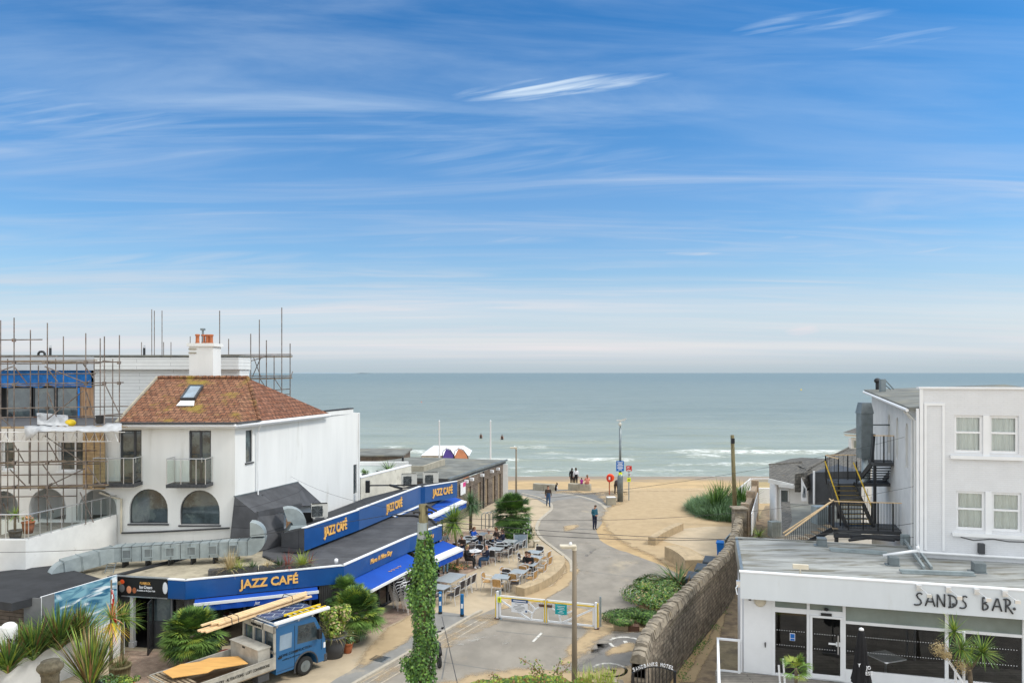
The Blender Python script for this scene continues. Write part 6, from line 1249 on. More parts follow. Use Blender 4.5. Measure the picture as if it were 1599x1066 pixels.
# ---- rubble stone wall with upright cope stones
sw_ = thing('stone_wall', 'long rubble stone wall with upright coping stones climbing from the iron gate', 'wall', (8, 32, 0))
wp = [(3.95, 23.0, 1.92), (4.35, 24.3, 2.0), (4.75, 25.2, 2.1), (5.35, 26.3, 2.2), (6.9, 29.2, 2.2), (8.7, 32.5, 2.2), (10.1, 35.1, 2.2), (11.7, 38.8, 2.2), (13.5, 43.8, 2.25)]
wps = [Vector(p) for p in wp]; m = MB(); ring_ = []
q_ = []
for i in range(len(wps)-1):
    a, b, c, d = wps[max(i-1, 0)], wps[i], wps[i+1], wps[min(i+2, len(wps)-1)]
    for j in range(8): t = j/8; q_.append(.5*((2*b)+(-a+c)*t+(2*a-5*b+4*c-d)*t*t+(-a+3*b-3*c+d)*t**3))
q_.append(wps[-1]); n_ = len(q_)
def off(i, s):
    d = (q_[min(i+1, n_-1)]-q_[max(i-1, 0)]); d.z = 0; d.normalize(); return Vector((d.y, -d.x, 0))*s
R_, L_2 = [q_[i]+off(i, .22) for i in range(n_)], [q_[i]+off(i, -.22) for i in range(n_)]
for S_, fl_ in ((R_, 0), (L_2, 1)):
    v = [];
    for i, p in enumerate(S_):
        for z in range(7): f_ = z/6; o_ = off(i, .03*noise.noise((i*1.1, z*1.7, fl_*9))+.06*(1-f_)*(1 if not fl_ else -1)); v.append((p.x+o_.x, p.y+o_.y, p.z*f_))
    m.add(v, [(i*7+z, (i+1)*7+z, (i+1)*7+z+1, i*7+z+1) for i in range(n_-1) for z in range(6)])
m.add([(p.x, p.y, p.z) for p in R_]+[(p.x, p.y, p.z) for p in L_2], [(i, i+1, n_+i+1, n_+i) for i in range(n_-1)])
m.add([(R_[0].x, R_[0].y, 0), (L_2[0].x, L_2[0].y, 0), (L_2[0].x, L_2[0].y, 1.5), (R_[0].x, R_[0].y, 1.5)], [(0, 1, 2, 3)])
m.build('wall_face', 'wall_stone', sw_)
# cope stones
cum = [0]
for i in range(n_-1): cum.append(cum[-1]+(q_[i+1]-q_[i]).length)
rr_ = random.Random(5); s_ = 0; m = MB(); cs = 0
while s_ < cum[-1]-.2:
    w = rr_.uniform(.15, .24); i = max(k for k in range(n_) if cum[k] <= s_); i = min(i, n_-2); f_ = (s_-cum[i])/(cum[i+1]-cum[i]); p = q_[i].lerp(q_[i+1], f_); d = (q_[i+1]-q_[i]).normalized()
    h_ = rr_.uniform(.20, .30); ww = rr_.uniform(.24, .29); c = p+d*w/2+Vector((0, 0, h_/2-.02)); n0 = len(m.v)
    if abs(d.z) > .25: d = Vector((d.x, d.y, d.z*.5)).normalized()
    e1_ = d*w*.46; r_ = Vector((d.y, -d.x, 0)).normalized()*ww; uu = Vector((0, 0, h_/2)); jit = lambda: Vector((rr_.uniform(-.02, .02), rr_.uniform(-.02, .02), rr_.uniform(-.02, .02)))
    top = .72
    m.add([c-e1_-r_-uu+jit(), c+e1_-r_-uu+jit(), c+e1_+r_-uu+jit(), c-e1_+r_-uu+jit(), c-e1_-r_*top+uu+jit(), c+e1_-r_*top+uu+jit(), c+e1_+r_*top+uu+jit(), c-e1_+r_*top+uu+jit(), c-e1_+uu*1.35, c+e1_+uu*1.35],
          [(3, 2, 1, 0), (0, 1, 5, 4), (2, 3, 7, 6), (4, 5, 9, 8), (7, 8, 9, 6), (1, 2, 6, 9, 5), (3, 0, 4, 8, 7)])
    s_ += w; cs += 1
m.build('coping', 'coping_stone', sw_)
m = MB(); m.tube([q_[i]+off(i, .30)+Vector((0, 0, -.18+.03*math.sin(i))) for i in range(24, n_)], .022, 5); m.build('conduit', 'stone', sw_)
m = MB(); m.box(13.2, 13.9, 43.6, 44.3, 0, 2.9); m.box(13.1, 14.0, 43.5, 44.4, 2.9, 3.0); tag(m.build('stone_pier', 'coping_stone', bevel=.03), 'square grey stone pier ending the far end of the rubble wall', 'pier')
# iron gate
ig = thing('iron_gate', 'black iron gate with white SANDBANKS HOTEL lettering over its arch', 'gate', (4.7, 23.4, 0)); gA, gB = Vector((XD(990, 22.4), 22.4, 0)), Vector((XD(1052, 22.5), 22.5, 0)); Mg_ = wallfr(gA, gB); Lg = (gB-gA).length
def gz(u): return 1.90+.15*math.sin(math.pi*max(0, min(1, u/Lg)))
m = MB(); m.M = Mg_; k = 11
for i in range(k+1): u = Lg*i/k; m.tube([(u, 0, .05), (u, 0, gz(u))], .013, 6)
for z in (.12, 1.0): m.beam((0, 0, z), (Lg, 0, z), .03, .03)
m.tube([(Lg*i/16, 0, gz(Lg*i/16)) for i in range(17)], .02, 6); m.build('bars', 'black_metal', ig)
s = 'SANDBANKS HOTEL'; uu = -.02
for i, ch in enumerate(s):
    if ch == ' ': uu += .07; continue
    f_ = uu/Lg; sl_ = .15*math.pi/Lg*math.cos(math.pi*max(0, min(1, f_))); ww = .078
    xdv = (Mg_.to_3x3() @ Vector((1, 0, sl_))).normalized(); upv = (Mg_.to_3x3() @ Vector((-sl_, 0, 1))).normalized()
    text(ch, 'lettering', Mg_ @ Vector((uu, -.02, gz(uu)+.035)), xdv, .11, 'sign_white', ig, width=ww*.85, extrude=.01, up=upv, bold=.01); uu += ww*1.08
for x in (0,):
    m = MB(); m.M = Mg_; m.box(Lg+.01, Lg+.07, -.03, .03, 0, 1.9); m.build('post', 'black_metal', ig); m = MB(); m.M = Mg_; m.box(-.07, -.01, -.03, .03, 0, 1.9); m.build('post', 'black_metal', ig)
# low pale stones left of the gate
for (px, py, lab) in ((960, 1064, 'loose capping stone on the low wall at the bottom edge left of the iron gate'),):
    c = P(px, py, 22.5); m = MB(); [m.box(c.x-.35+i*.22, c.x-.16+i*.22, c.y-.2, c.y+.2, 0, c.z+.08*(i % 2)) for i in range(3)]; tag(m.build('stone_stub_wall', 'coping_stone', bevel=.02), 'short stub of stone wall with loose capping stones left of the iron gate', 'wall')
# stone pillar at lower left
m = MB(); D = 21; c = Vector((XD(78.5, D), D, 0)); zt = ZD(1031, D)
m.lathe((c.x, c.y, 0), [(.30, 0), (.30, .3), (.235, .4), (.23, zt-.42), (.25, zt-.38), (.25, zt-.33), (.30, zt-.27), (.335, zt-.22), (.345, zt-.17), (.33, zt-.12), (.27, zt-.07), (.25, zt-.05), (.24, zt), (.0, zt)], 28)
tag(m.build('stone_pillar', 'stone', None, True), 'round weathered stone pillar with a moulded cap in the bottom left corner', 'pillar')
# low seat walls
def seatwall(pts, w, h, lab, mt='seat_stone', wend=None):
    p = [G(a, b) for a, b in pts]; q = []
    for i in range(len(p)-1):
        a, b, c, d = p[max(i-1, 0)], p[i], p[i+1], p[min(i+2, len(p)-1)]
        for j in range(8): t = j/8; q.append(.5*((2*b)+(-a+c)*t+(2*a-5*b+4*c-d)*t*t+(-a+3*b-3*c+d)*t**3))
    q.append(p[-1]); n = len(q); m = MB(); A_2 = []; B_2 = []
    for i, x in enumerate(q):
        d = (q[min(i+1, n-1)]-q[max(i-1, 0)]).normalized(); ww = w if wend is None else w+(wend-w)*i/n; s = Vector((-d.y, d.x, 0))*ww/2; A_2.append(x+s); B_2.append(x-s)
    for S_ in (A_2, B_2): m.add([(a.x, a.y, 0) for a in S_]+[(a.x, a.y, h) for a in S_], [(i, i+1, n+i+1, n+i) for i in range(n-1)])
    m.add([(a.x, a.y, h) for a in A_2]+[(a.x, a.y, h) for a in B_2], [(i, n+i, n+i+1, i+1) for i in range(n-1)])
    for k in (0, n-1): m.add([(A_2[k].x, A_2[k].y, 0), (B_2[k].x, B_2[k].y, 0), (B_2[k].x, B_2[k].y, h), (A_2[k].x, A_2[k].y, h)], [(0, 1, 2, 3)])
    return tag(m.build('seat_wall', mt), lab, 'seat wall')
seatwall([(812, 930), (838, 919), (858, 905), (869, 890), (868, 878)], .55, .42, 'curved sandstone seat wall behind the nearest café tables', wend=1.0)
seatwall([(1046, 872), (1060, 877), (1076, 886), (1088, 896)], .8, .78, 'curved sandstone seat wall nearest the row of grey bins', 'seat_stone', 1.3)
seatwall([(1018, 851), (1030, 843), (1045, 835), (1062, 827)], .5, .5, 'low curved sandstone wall half buried in sand right of the road', 'seat_stone')
m = MB(); c = G(958, 984); m.fr(c.x, c.y, -.1); m.box(0, .85, 0, .3, 0, .42); tag(m.build('low_wall', 'seat_stone', bevel=.02), 'short sandstone kerb block below the green shrub by the white gate', 'wall')
m = MB(); c = G(990, 985); m.fr(c.x, c.y, 0); m.box(-.25, .22, -.1, .25, 0, .24); tag(m.build('planter_crate', 'brown', bevel=.02), 'small dark crate under the green shrub by the white gate', 'crate')
for k, (a, b, lab) in enumerate(((832, 865, 'pale concrete bench block nearest the beach huts, behind the walking woman'), (887, 921, 'pale concrete bench block behind the seated family'))):
    p, q = G(a, 765), G(b, 767); m = MB(); m.M = wallfr(p, q); L = (q-p).length; m.box(0, L/2-.01, 0, .6, 0, .62); m.box(L/2+.01, L, 0, .6, 0, .62); tag(m.build('concrete_bench', 'concrete', bevel=.02), lab, 'bench')
m = MB(); c = G(955, 788); m.fr(c.x, c.y, .1); m.box(-.40, .35, -.2, .4, 0, .62, 0); m.box(-.40, .35, -.2, .4, .622, .66, 1); tag(m.build('concrete_block', ['concrete', 'worn_white'], bevel=.02), 'pale concrete block at the foot of the camera pole', 'block')
# ---------------------------------------------------------------- street furniture
ivp = thing('utility_pole', 'wooden utility pole thickly clad in green ivy in front of the café', 'utility pole', (XD(660, 22), 22, 0)); ix = XD(661, 22)
m = MB(); m.tube([(ix+.05, 22, 0), (ix, 22, ZD(787, 22))], [.17, .135], 12); m.build('shaft', 'pole_wood', ivp, True)
m = MB(); zz0 = ZD(840, 22); m.tube([(ix-.02, 21.97, zz0), (ix-.02, 21.97, ZD(815, 22))], .155, 10); m.build('metal_guard', 'galv', ivp)
m = MB(); zc = ZD(799, 22); m.tube([(ix-.3, 21.95, zc), (ix+.28, 21.9, zc+.02)], .03, 6); m.tube([(ix+.1, 21.9, zc+.22), (ix+.3, 21.9, zc+.1), (ix+.42, 21.9, zc+.04)], .035, 6)
for x in (-.27, -.1, .13, .27): m.ball((ix+x, 21.9, zc), .035, .035, .05, 8, 5)
m.build('insulator', 'black_metal', ivp)
rg = random.Random(11)
def leafq(m, c, s, nrm, mi, rg, fold=.25):
    n = Vector(nrm).normalized(); t = n.cross(Vector((rg.uniform(-1, 1), rg.uniform(-1, 1), rg.uniform(-1, 1)))); t = t.normalized() if t.length > .01 else Vector((1, 0, 0)); b = n.cross(t); c = Vector(c)
    m.add([c-t*s*.5, c+b*s*.42+n*s*fold*.3, c+t*s*.62, c-b*s*.42+n*s*fold*.3], [(0, 1, 2), (0, 2, 3)], mi)
m = MB(); ztop_ = ZD(838, 22)
for i in range(11500):
    z = rg.uniform(-.2, ztop_) if i % 9 else rg.uniform(ztop_-1.2, ztop_+.2); a = rg.uniform(0, 6.283)
    f_ = min(1, max(0, (ztop_-z)/1.1)); r = (.13+.175*f_**.8)*(1+.40*noise.noise((math.cos(a)*1.3, math.sin(a)*1.3, z*1.5)))+.03
    if noise.noise((math.cos(a)*2.2, math.sin(a)*2.2, z*2.6)) < -.36: continue
    r += rg.uniform(-.06, .05); n = Vector((math.cos(a), math.sin(a), rg.uniform(.0, .9)))
    leafq(m, (ix+.02+r*math.cos(a), 22+r*math.sin(a), z), rg.uniform(.04, .105), n+Vector((rg.uniform(-.5, .5),)*3), rg.choice((0, 0, 0, 1, 1, 2)), rg)
for (dx, zc_, w) in ((-.30, 4.45, .22), (-.28, 4.2, .16), (-.42, 2.3, .26), (-.30, 2.0, .22), (-.22, 5.1, .2), (-.34, 1.4, .2), (.26, 5.2, .16)):
    for i in range(260):
        c = Vector((ix+dx+rg.gauss(0, w*.45), 22+rg.gauss(0, .18), zc_+rg.gauss(0, w*.5))); leafq(m, c, rg.uniform(.05, .10), (rg.uniform(-1, 1), -1, rg.uniform(0, 1)), rg.choice((0, 1, 1, 2)), rg)
m.build('ivy', ['ivy1', 'ivy2', 'green3'], ivp)
def lamp(px, top, D, lab, r=.085):
    t = thing('street_lamp', lab, 'street lamp', (XD(px, D), D, 0), 0, 'brown street lamps'); x = XD(px, D); z = ZD(top, D)
    m = MB(); m.tube([(x+.06*r*10*0, D, 0), (x, D, z)], [r*1.15, r*.75], 12); m.build('column', 'lamp_brown', t, True)
    m = MB(); m.box(x-.46, x+.06, D-.12, D+.12, z-.01, z+.05); m.box(x-.42, x+.02, D-.1, D+.1, z-.05, z-.012); m.tube([(x, D, z-.12), (x, D, z)], .075, 10); m.build('lamp_head', 'cream', t, bevel=.015)
    m = MB(); m.lathe((x-.12, D, z+.052), [(.05, 0), (.05, .05), (.035, .085), (.0, .09)], 12); m.build('photocell', 'sign_white', t, True)
lamp(897, 853, 23, 'tall brown street lamp in the foreground in front of the white gates'); lamp(806, 699, 55, 'brown street lamp standing behind the round green bush near the beach huts', .07)
up = thing('utility_pole', 'mossy wooden utility pole rising out of the green grasses on the right', 'utility pole', (XD(1148, 53), 53, 0)); m = MB(); m.tube([P(1148.5, 582+11*F/53, 53), P(1143.5, 679, 53)], [.17, .13], 10); m.build('shaft', 'pole_wood', up, True)
m = MB(); c = P(1143.8, 688, 52.8); m.box(c.x-.12, c.x+.12, c.y-.15, c.y+.05, c.z-.18, c.z+.18); m.build('cable_box', 'black_metal', up)
# CCTV / sign pole
D = 62.9; x = XD(968.5, D); cp = thing('camera_pole', 'tall grey camera pole with blue and green signs at the beach entrance', 'pole', (x, D, 0))
m = MB(); m.tube([(x, D, 0), (x, D, 2.1), (x, D, 2.45)], [.24, .24, .12], 14); m.tube([(x, D, 2.4), (x, D, ZD(668, D))], .10, 12); m.tube([(x, D, ZD(668, D)), (x, D, ZD(658, D))], .04, 8); m.build('column', 'galv_dark', cp, True)
m = MB(); z = ZD(659, D); m.box(x-.32, x+.38, D-.1, D+.1, z+.12, z+.2); m.tube([(x, D, z-.1), (x, D, z+.12)], .05, 6); m.lathe((x-.02, D, z-.32), [(.02, 0), (.14, .08), (.15, .2), (.10, .32)], 12); m.beam((x+.1, D, z+.16), (x+.5, D-.1, z+.3), .10, .10); m.build('camera', 'ac_white', cp)
m = MB(); m.box(x-.36, x+.30, D-.15, D-.12, ZD(735, D), ZD(719, D)); s1_ = m.build('sign', 'sign_blue', cp)
for i, w in enumerate((.5, .36, .52, .44, .5, .3)): q = MB(); q.box(x-.03-w/2, x-.03+w/2, D-.16, D-.151, ZD(721.5+i*2.2, D)-.03, ZD(721.5+i*2.2, D)+.03); q.build('lettering', 'sign_white', s1_)
m = MB(); m.box(x-.15, x+.15, D-.14, D-.12, ZD(742, D), ZD(737, D), 0); m.box(x-.15, x+.15, D-.14, D-.12, ZD(747, D), ZD(742.5, D), 1); m.build('sign', ['hi_yellow', 'green_sign'], cp)
D = 63.5; x = XD(982, D); rp_ = thing('sign_post', 'thin grey post with red and yellow warning signs beside the camera pole', 'sign post', (x, D, 0)); m = MB(); m.tube([(x, D, 0), (x, D, ZD(726, D))], .045, 8); m.build('post', 'galv', rp_)
for mt, y0, y1, w in (('red', 735, 727, .24), ('sign_white', 742.5, 738.5, .18), ('hi_yellow', 751.5, 745.5, .16)):
    m = MB(); m.box(x-w, x+w, D-.07, D-.05, ZD(y0, D), ZD(y1, D)); s_2 = m.build('sign', mt, rp_)
    q = MB(); zc_ = (ZD(y0, D)+ZD(y1, D))/2
    if mt == 'red': q.tube([(x-.06+.08*math.cos(a*.785), D-.08, zc_+.06+.08*math.sin(a*.785)) for a in range(9)], .02, 5); q.box(x-.16, x+.14, D-.08, D-.071, zc_-.18, zc_-.12); q.build('symbol', 'sign_white', s_2)
    else: q.box(x-w*.6, x+w*.6, D-.08, D-.071, zc_-.04, zc_+.04); q.build('symbol', 'black', s_2)
D = 66.5; x = XD(953, D); lb = thing('lifebuoy_post', 'red and orange lifebuoy housing on a wooden post by the beach', 'lifebuoy', (x, D, 0))
m = MB(); m.tube([(x-.08, D, 0), (x-.08, D, 1.6)], .05, 8); m.build('post', 'terracotta', lb)
m = MB(); zc_ = ZD(745.5, D); m.M = Matrix.Translation((x, D, zc_)) @ Matrix.Rotation(math.pi/2, 4, 'X'); m.lathe((0, 0, -.1), [(.30, 0), (.36, .06), (.36, .14), (.30, .2)], 20); m.build('housing', 'orange', lb)
m = MB(); m.M = Matrix.Translation((x-.1, D-.14, zc_-.05)) @ Matrix.Rotation(math.pi/2, 4, 'X'); m.tube([(.22*math.cos(a*.3927), .30*math.sin(a*.3927), 0) for a in range(17)], .05, 6, 0); lr = m.build('ring', 'red', lb); q = MB(); q.box(x-.17, x-.03, D-.22, D-.18, zc_-.15, zc_+.1); q.build('label', 'sign_white', lr)
# bollards
for k, (px, lab) in enumerate(((687.5, 'blue bollard with white stickers, the one nearer the ivy clad pole'), (721.5, 'blue bollard with a single white disc, the one nearer the white gate'))):
    b0 = G(px, 958 if k == 0 else 962); t = thing('bollard', lab, 'bollard', b0, 0, 'blue bollards across the pavement'); m = MB(); m.lathe((b0.x, b0.y, 0), [(.085, 0), (.085, .05), (.082, .05), (.082, 1.0), (.07, 1.015), (.0, 1.02)], 16); m.build('post', 'bollard_blue', t, False)
    m = MB(); m.lathe((b0.x, b0.y, 0), [(.092, 0), (.092, .12)], 16); m.build('base_band', 'black_metal', t)
    for (z, h) in (((.5, .18), (.88, .10)) if k == 0 else ((.5, .2),)): m = MB(); m.box(b0.x-.045, b0.x+.05, b0.y-.090, b0.y-.07, z-h/2, z+h/2); m.build('sticker', 'sign_white', t)
# white double gates
gl_, gr_2 = G(775.5, 966), G(932.5, 982.5); gd = (gr_2-gl_); GL = gd.length; MG = wallfr(gl_, gr_2)
def leafgate(M, L, flip, lab, sign):
    t = thing('barrier_gate', lab, 'gate', M @ Vector((0 if not flip else L, 0, 0)), 0, 'pair of white barrier gates')
    g = lambda u: L-u if flip else u
    m = MB(); m.M = M; u = g(0.0); m.box(min(u, g(.10)), max(u, g(.10)), -.06, .06, .0, 1.26 if not flip else 1.16); m.build('hinge_post', 'white_paint', t)
    m = MB(); m.M = M; m.box(min(g(-.05), g(-.015)), max(g(-.05), g(-.015)), -.05, .05, .12, 1.12); m.box(min(g(.10), g(L-.02)), max(g(.10), g(L-.02)), -.065, -.042, .97, 1.02); m.box(min(g(L-.045), g(L-.005)), max(g(L-.045), g(L-.005)), -.07, -.042, .1, 1.06); m.build('reflective_strip', 'yellow', t)
    m = MB(); m.M = M
    for a, b in (((.14, 1.05), (L-.02, 1.05)), ((.14, .14), (L-.02, .14)), ((.16, .1), (.16, 1.05)), ((L-.05, .05), (L-.05, 1.08)), ((.18, .86), (1.55, .14))): m.beam((g(a[0]), 0, a[1]), (g(b[0]), 0, b[1]), .06, .07)
    m.build('frame', 'white_paint', t)
    m = MB(); m.M = M; cx_ = L-.02
    m.tube([(g(cx_-.62*math.cos(a*math.pi/20)), 0, .16+.62*math.sin(a*math.pi/20)) for a in range(11)], .035, 6); m.build('sun_arc', 'white_paint', t)
    for a in (25, 45, 68):
        q = MB(); q.M = M; q.beam((g(cx_-.64*math.cos(R(a))), 0, .16+.64*math.sin(R(a))), (g(cx_-min(1.25, .86/max(.3, math.sin(R(a))))*math.cos(R(a))), 0, min(1.02, .16+min(1.25, .86/max(.3, math.sin(R(a))))*math.sin(R(a)))), .05, .06); q.build('ray', 'white_paint', t)
    q = MB(); q.M = M; q.box(min(g(L-.28), g(L-.04)), max(g(L-.28), g(L-.04)), -.10, -.05, .78, .88); q.build('latch', 'brown', t)
    q = MB(); q.M = M; q.box(min(g(-.08), g(.12)), max(g(-.08), g(.12)), -.09, .09, 0, .06); q.build('foot_plate', 'brown', t)
    return t
ML = MG; MR = MG @ Matrix.Translation((GL/2+.02, 0, 0)); Lh = GL/2-.02
ga = leafgate(ML, Lh, False, 'white gate leaf with sunburst bars and the white notice, left of the latch', 0); gb = leafgate(MR, Lh, True, 'white gate leaf with sunburst bars and the teal notice, right of the latch', 1)
q = MB(); q.M = ML; q.box(.72, 1.47, -.085, -.07, .42, .86, 0); q.box(.72, 1.47, -.087, -.068, .862, 1.0, 1); q.box(1.36, 1.44, -.09, -.086, .46, .54, 1); n_ = q.build('notice', ['sign_white', 'sign_navy'], ga)
for i, w in enumerate((.42, .16, .5, .55, .4, .2)): q = MB(); q.M = ML; q.box(1.08-w/2, 1.08+w/2, -.09, -.0865, .79-i*.06, .81-i*.06); q.build('lettering', 'grey_panel', n_)
q = MB(); q.M = ML; q.box(.80, 1.40, -.09, -.0875, .91, .95); q.build('lettering', 'sign_white', n_)
q = MB(); q.M = ML; q.box(.06, .25, -.085, -.07, .78, 1.02, 0); q.box(.13, .165, -.09, -.086, .82, .94, 1); q.box(.115, .18, -.09, -.086, .93, .97, 1); q.build('notice', ['hi_yellow', 'black'], ga)
q = MB(); q.M = MR; u0 = .42; q.box(u0, u0+.52, -.085, -.07, .52, .96); n_ = q.build('notice', 'teal', gb)
for i, w in enumerate((.36, .28, .34, .14, .26)): q = MB(); q.M = MR; q.box(u0+.26-w/2, u0+.26+w/2, -.09, -.0865, .87-i*.07, .89-i*.07); q.build('lettering', 'sign_white', n_)
for px, py, D_, lab in ((781, 948, 33.6, 'thin grey post behind the hinge of the white gates on the café side'), (937.5, 978, 32.1, 'thin grey post beside the white gates on the beach planter side')):
    c = G(px, py+18 if px < 800 else py); m = MB(); m.tube([(c.x, c.y, 0), (c.x, c.y, 1.3)], .045, 8); m.box(c.x-.08, c.x+.08, c.y-.08, c.y+.08, 0, .02); tag(m.build('post', 'galv'), lab, 'post')
# cycle stands
cst = G(765, 826)
for k, px in enumerate((752, 758, 765, 771)):
    c = G(px, 826-k*1.2); m = MB(); pts = [(c.x, c.y, 0), (c.x, c.y, .95)]+[(c.x+.25+.25*math.cos(math.pi-a*math.pi/6), c.y+.3*a/6, .95+.2*math.sin(a*math.pi/6)) for a in range(7)]+[(c.x+.5, c.y+.3, 0)]; m.tube(pts, .028, 6)
    tag(m.build('cycle_stand', 'galv_dark'), 'hooped steel cycle stand behind the café tables', 'cycle stand', 'cycle stands behind the café terrace')
# boards and small fittings by the round bush
c = G(824, 835); m = MB(); m.fr(c.x, c.y, .5); m.add([(-.3, 0, 0), (.3, 0, 0), (.3, .25, 1.1), (-.3, .25, 1.1), (-.3, .5, 0), (.3, .5, 0)], [(0, 1, 2, 3), (3, 2, 5, 4)]); m.box(-.32, .32, .22, .28, 1.1, 1.14); tag(m.build('sandwich_board', 'sign_white'), 'white sandwich board leaning beside the round green bush', 'sandwich board')
c = G(838, 854); m = MB(); m.fr(c.x, c.y, .3); m.box(-.17, .17, -.15, .15, 0, .38, 0); m.box(-.05, .05, -.156, -.151, .1, .25, 1); m.box(-.19, .19, -.17, .17, .382, .42, 0); tag(m.build('power_box', ['cream', 'dark_grey']), 'small cream electrical box on the sandy paving by the kerb', 'electrical box')
for k, (px, py, lab) in enumerate(((813, 858, 'frosted glass windbreak panel between the black chairs and the round bush'),)):
    c = G(px, py); t = thing('windbreak', lab, 'windbreak', c); m = MB(); m.fr(c.x, c.y, .1); [m.box(x-.02, x+.02, -.02, .02, 0, 1.0) for x in (-.42, .42)]; m.build('posts', 'alu', t); m = MB(); m.fr(c.x, c.y, .1); m.box(-.4, .4, -.006, .006, .12, .95); m.build('panel', 'glass_sky', t)
# bins
for k, (px, py, lab) in enumerate(((1093, 899, 'grey lidded wheelie bin nearest the viewer against the stone wall'), (1106, 886, 'grey lidded wheelie bin in the middle of the row by the stone wall'), (1118, 874, 'grey lidded wheelie bin beside the blue bin'))):
    c = P(px, py, 1) ; c = G(px, py, 1.1); t = thing('wheelie_bin', lab, 'bin', (c.x, c.y, 0), R(-22), 'grey wheelie bins along the stone wall'); M = WM(t)
    m = MB(); m.M = M; m.add([(-.55, -.42, 0), (.55, -.42, 0), (.55, .42, 0), (-.55, .42, 0), (-.62, -.48, 1.0), (.62, -.48, 1.0), (.62, .48, 1.0), (-.62, .48, 1.0)], [(3, 2, 1, 0), (0, 1, 5, 4), (1, 2, 6, 5), (2, 3, 7, 6), (3, 0, 4, 7), (4, 5, 6, 7)]); m.build('body', 'bin_grey', t, bevel=.02)
    m = MB(); m.M = M; m.add([(-.66, -.52, 1.0), (.66, -.52, 1.0), (.66, .52, 1.06), (-.66, .52, 1.06), (-.62, -.46, 1.10), (.62, -.46, 1.10), (.62, .50, 1.18), (-.62, .50, 1.18)], [(3, 2, 1, 0), (0, 1, 5, 4), (1, 2, 6, 5), (2, 3, 7, 6), (3, 0, 4, 7), (4, 5, 6, 7)]); m.tube([(-.6, -.5, 1.05), (.6, -.5, 1.05)], .03, 6); m.build('lid', 'bin_grey', t, bevel=.02)
    for sx_ in (-.45, .45): m = MB(); m.M = M; m.tube([(sx_-.03, .42, .1), (sx_+.03, .42, .1)], .1, 10); m.build('wheel', 'tyre', t)
c = G(1130, 872, 0); t = thing('wheelie_bin', 'bright blue wheelie bin against the stone wall behind the grey bins', 'bin', (c.x-.1, c.y, 0), R(-20)); M = WM(t)
m = MB(); m.M = M; m.add([(-.24, -.26, 0), (.24, -.26, 0), (.24, .26, 0), (-.24, .26, 0), (-.29, -.33, .95), (.29, -.33, .95), (.29, .3, .95), (-.29, .3, .95)], [(3, 2, 1, 0), (0, 1, 5, 4), (1, 2, 6, 5), (2, 3, 7, 6), (3, 0, 4, 7), (4, 5, 6, 7)]); m.build('body', 'bin_blue', t, bevel=.02)
m = MB(); m.M = M; m.box(-.32, .32, -.38, .32, .955, 1.03); m.tube([(-.25, .36, .98), (.25, .36, .98)], .025, 6); m.build('lid', 'bin_blue', t, bevel=.02)
for sx_ in (-.22, .22): m = MB(); m.M = M; m.tube([(sx_-.03, .26, .1), (sx_+.03, .26, .1)], .1, 10); m.build('wheel', 'tyre', t)
m = MB(); c = P(1122, 846, 37); c = G(1128, 845, .9)
# closed parasol
D = 21.1; x = XD(1345, D); pz = ZD(981, D); pr_ = thing('closed_parasol', 'closed black parasol with white lettering standing on the bar deck', 'parasol', (x, D, Zd))
m = MB(); m.tube([(x, D, Zd), (x, D, pz)], .025, 8); m.box(x-.3, x+.3, D-.3, D+.3, Zd, Zd+.07); m.build('pole', 'dark_grey', pr_)
m = MB(); n_ = 32; prof = [(.06, pz-.03), (.10, pz-.2), (.13, pz-.55), (.17, pz-.95), (.21, pz-1.3), (.25, pz-1.55)]; v = []
for i, (r, z) in enumerate(prof):
    for j in range(n_): a = 6.2832*j/n_; rr__ = r*(1+.22*math.cos(a*8)*min(1, i/2)); v.append((x+rr__*math.cos(a), D+rr__*math.sin(a), z+(.05*math.cos(a*8) if i == 5 else 0)))
m.add(v, [(i*n_+j, i*n_+(j+1) % n_, (i+1)*n_+(j+1) % n_, (i+1)*n_+j) for i in range(len(prof)-1) for j in range(n_)]); m.build('canopy', 'black_cloth', pr_, True)
m = MB(); m.lathe((x, D, pz-.04), [(.07, 0), (.06, .05), (.0, .08)], 12); m.build('cap', 'sign_white', pr_, True)
for s_, dx, dz, w in (('JO', .01, -1.06, .13), ('ES', .0, -1.22, .12), ('C', .15, -1.22, .06), ('Y', -.21, -1.0, .07)): text(s_, 'lettering', (x+dx, D-.262 if dx < .1 and dx > -.1 else D-.24, pz+dz), (1, 0, 0), .10, 'sign_white', pr_, width=w)
# overhead cables
def cable(a, b, sag, lab, r=.012):
    a, b = Vector(a), Vector(b); m = MB(); m.tube([a.lerp(b, i/24)-Vector((0, 0, sag*4*(i/24)*(1-i/24))) for i in range(25)], r, 5); tag(m.build('cable', 'black_metal'), lab, 'cable')
cable(P(667, 792, 21.9), P(1475, 665, 30), .5, 'overhead cable rising from the ivy pole to the top of the hotel', .006)
cable(P(670, 819, 21.9), P(1437, 815, 27), .55, 'thick overhead cable crossing the road from the ivy pole to the hotel wall', .009)
cable(P(668, 812, 21.9), P(1437, 838, 27), .3, 'lower overhead cable from the ivy pole to the foot of the hotel wall', .009)
cable(P(668, 806, 21.9), P(1437, 757, 27), .55, 'thin overhead cable from the ivy pole to the middle of the hotel wall', .006)
cable(P(655, 795, 21.9), P(-60, 862, 24), .35, 'overhead cable leading left from the ivy pole past the white terrace wall', .008)
cable(P(655, 799, 21.9), P(452, 742, 40), .3, 'overhead cable from the ivy pole to the white house wall', .006)
cable(P(690, 962, 30), P(722, 1100, 20), .0, 'black stay wire slanting down to the road beside the blue bollards', .012)
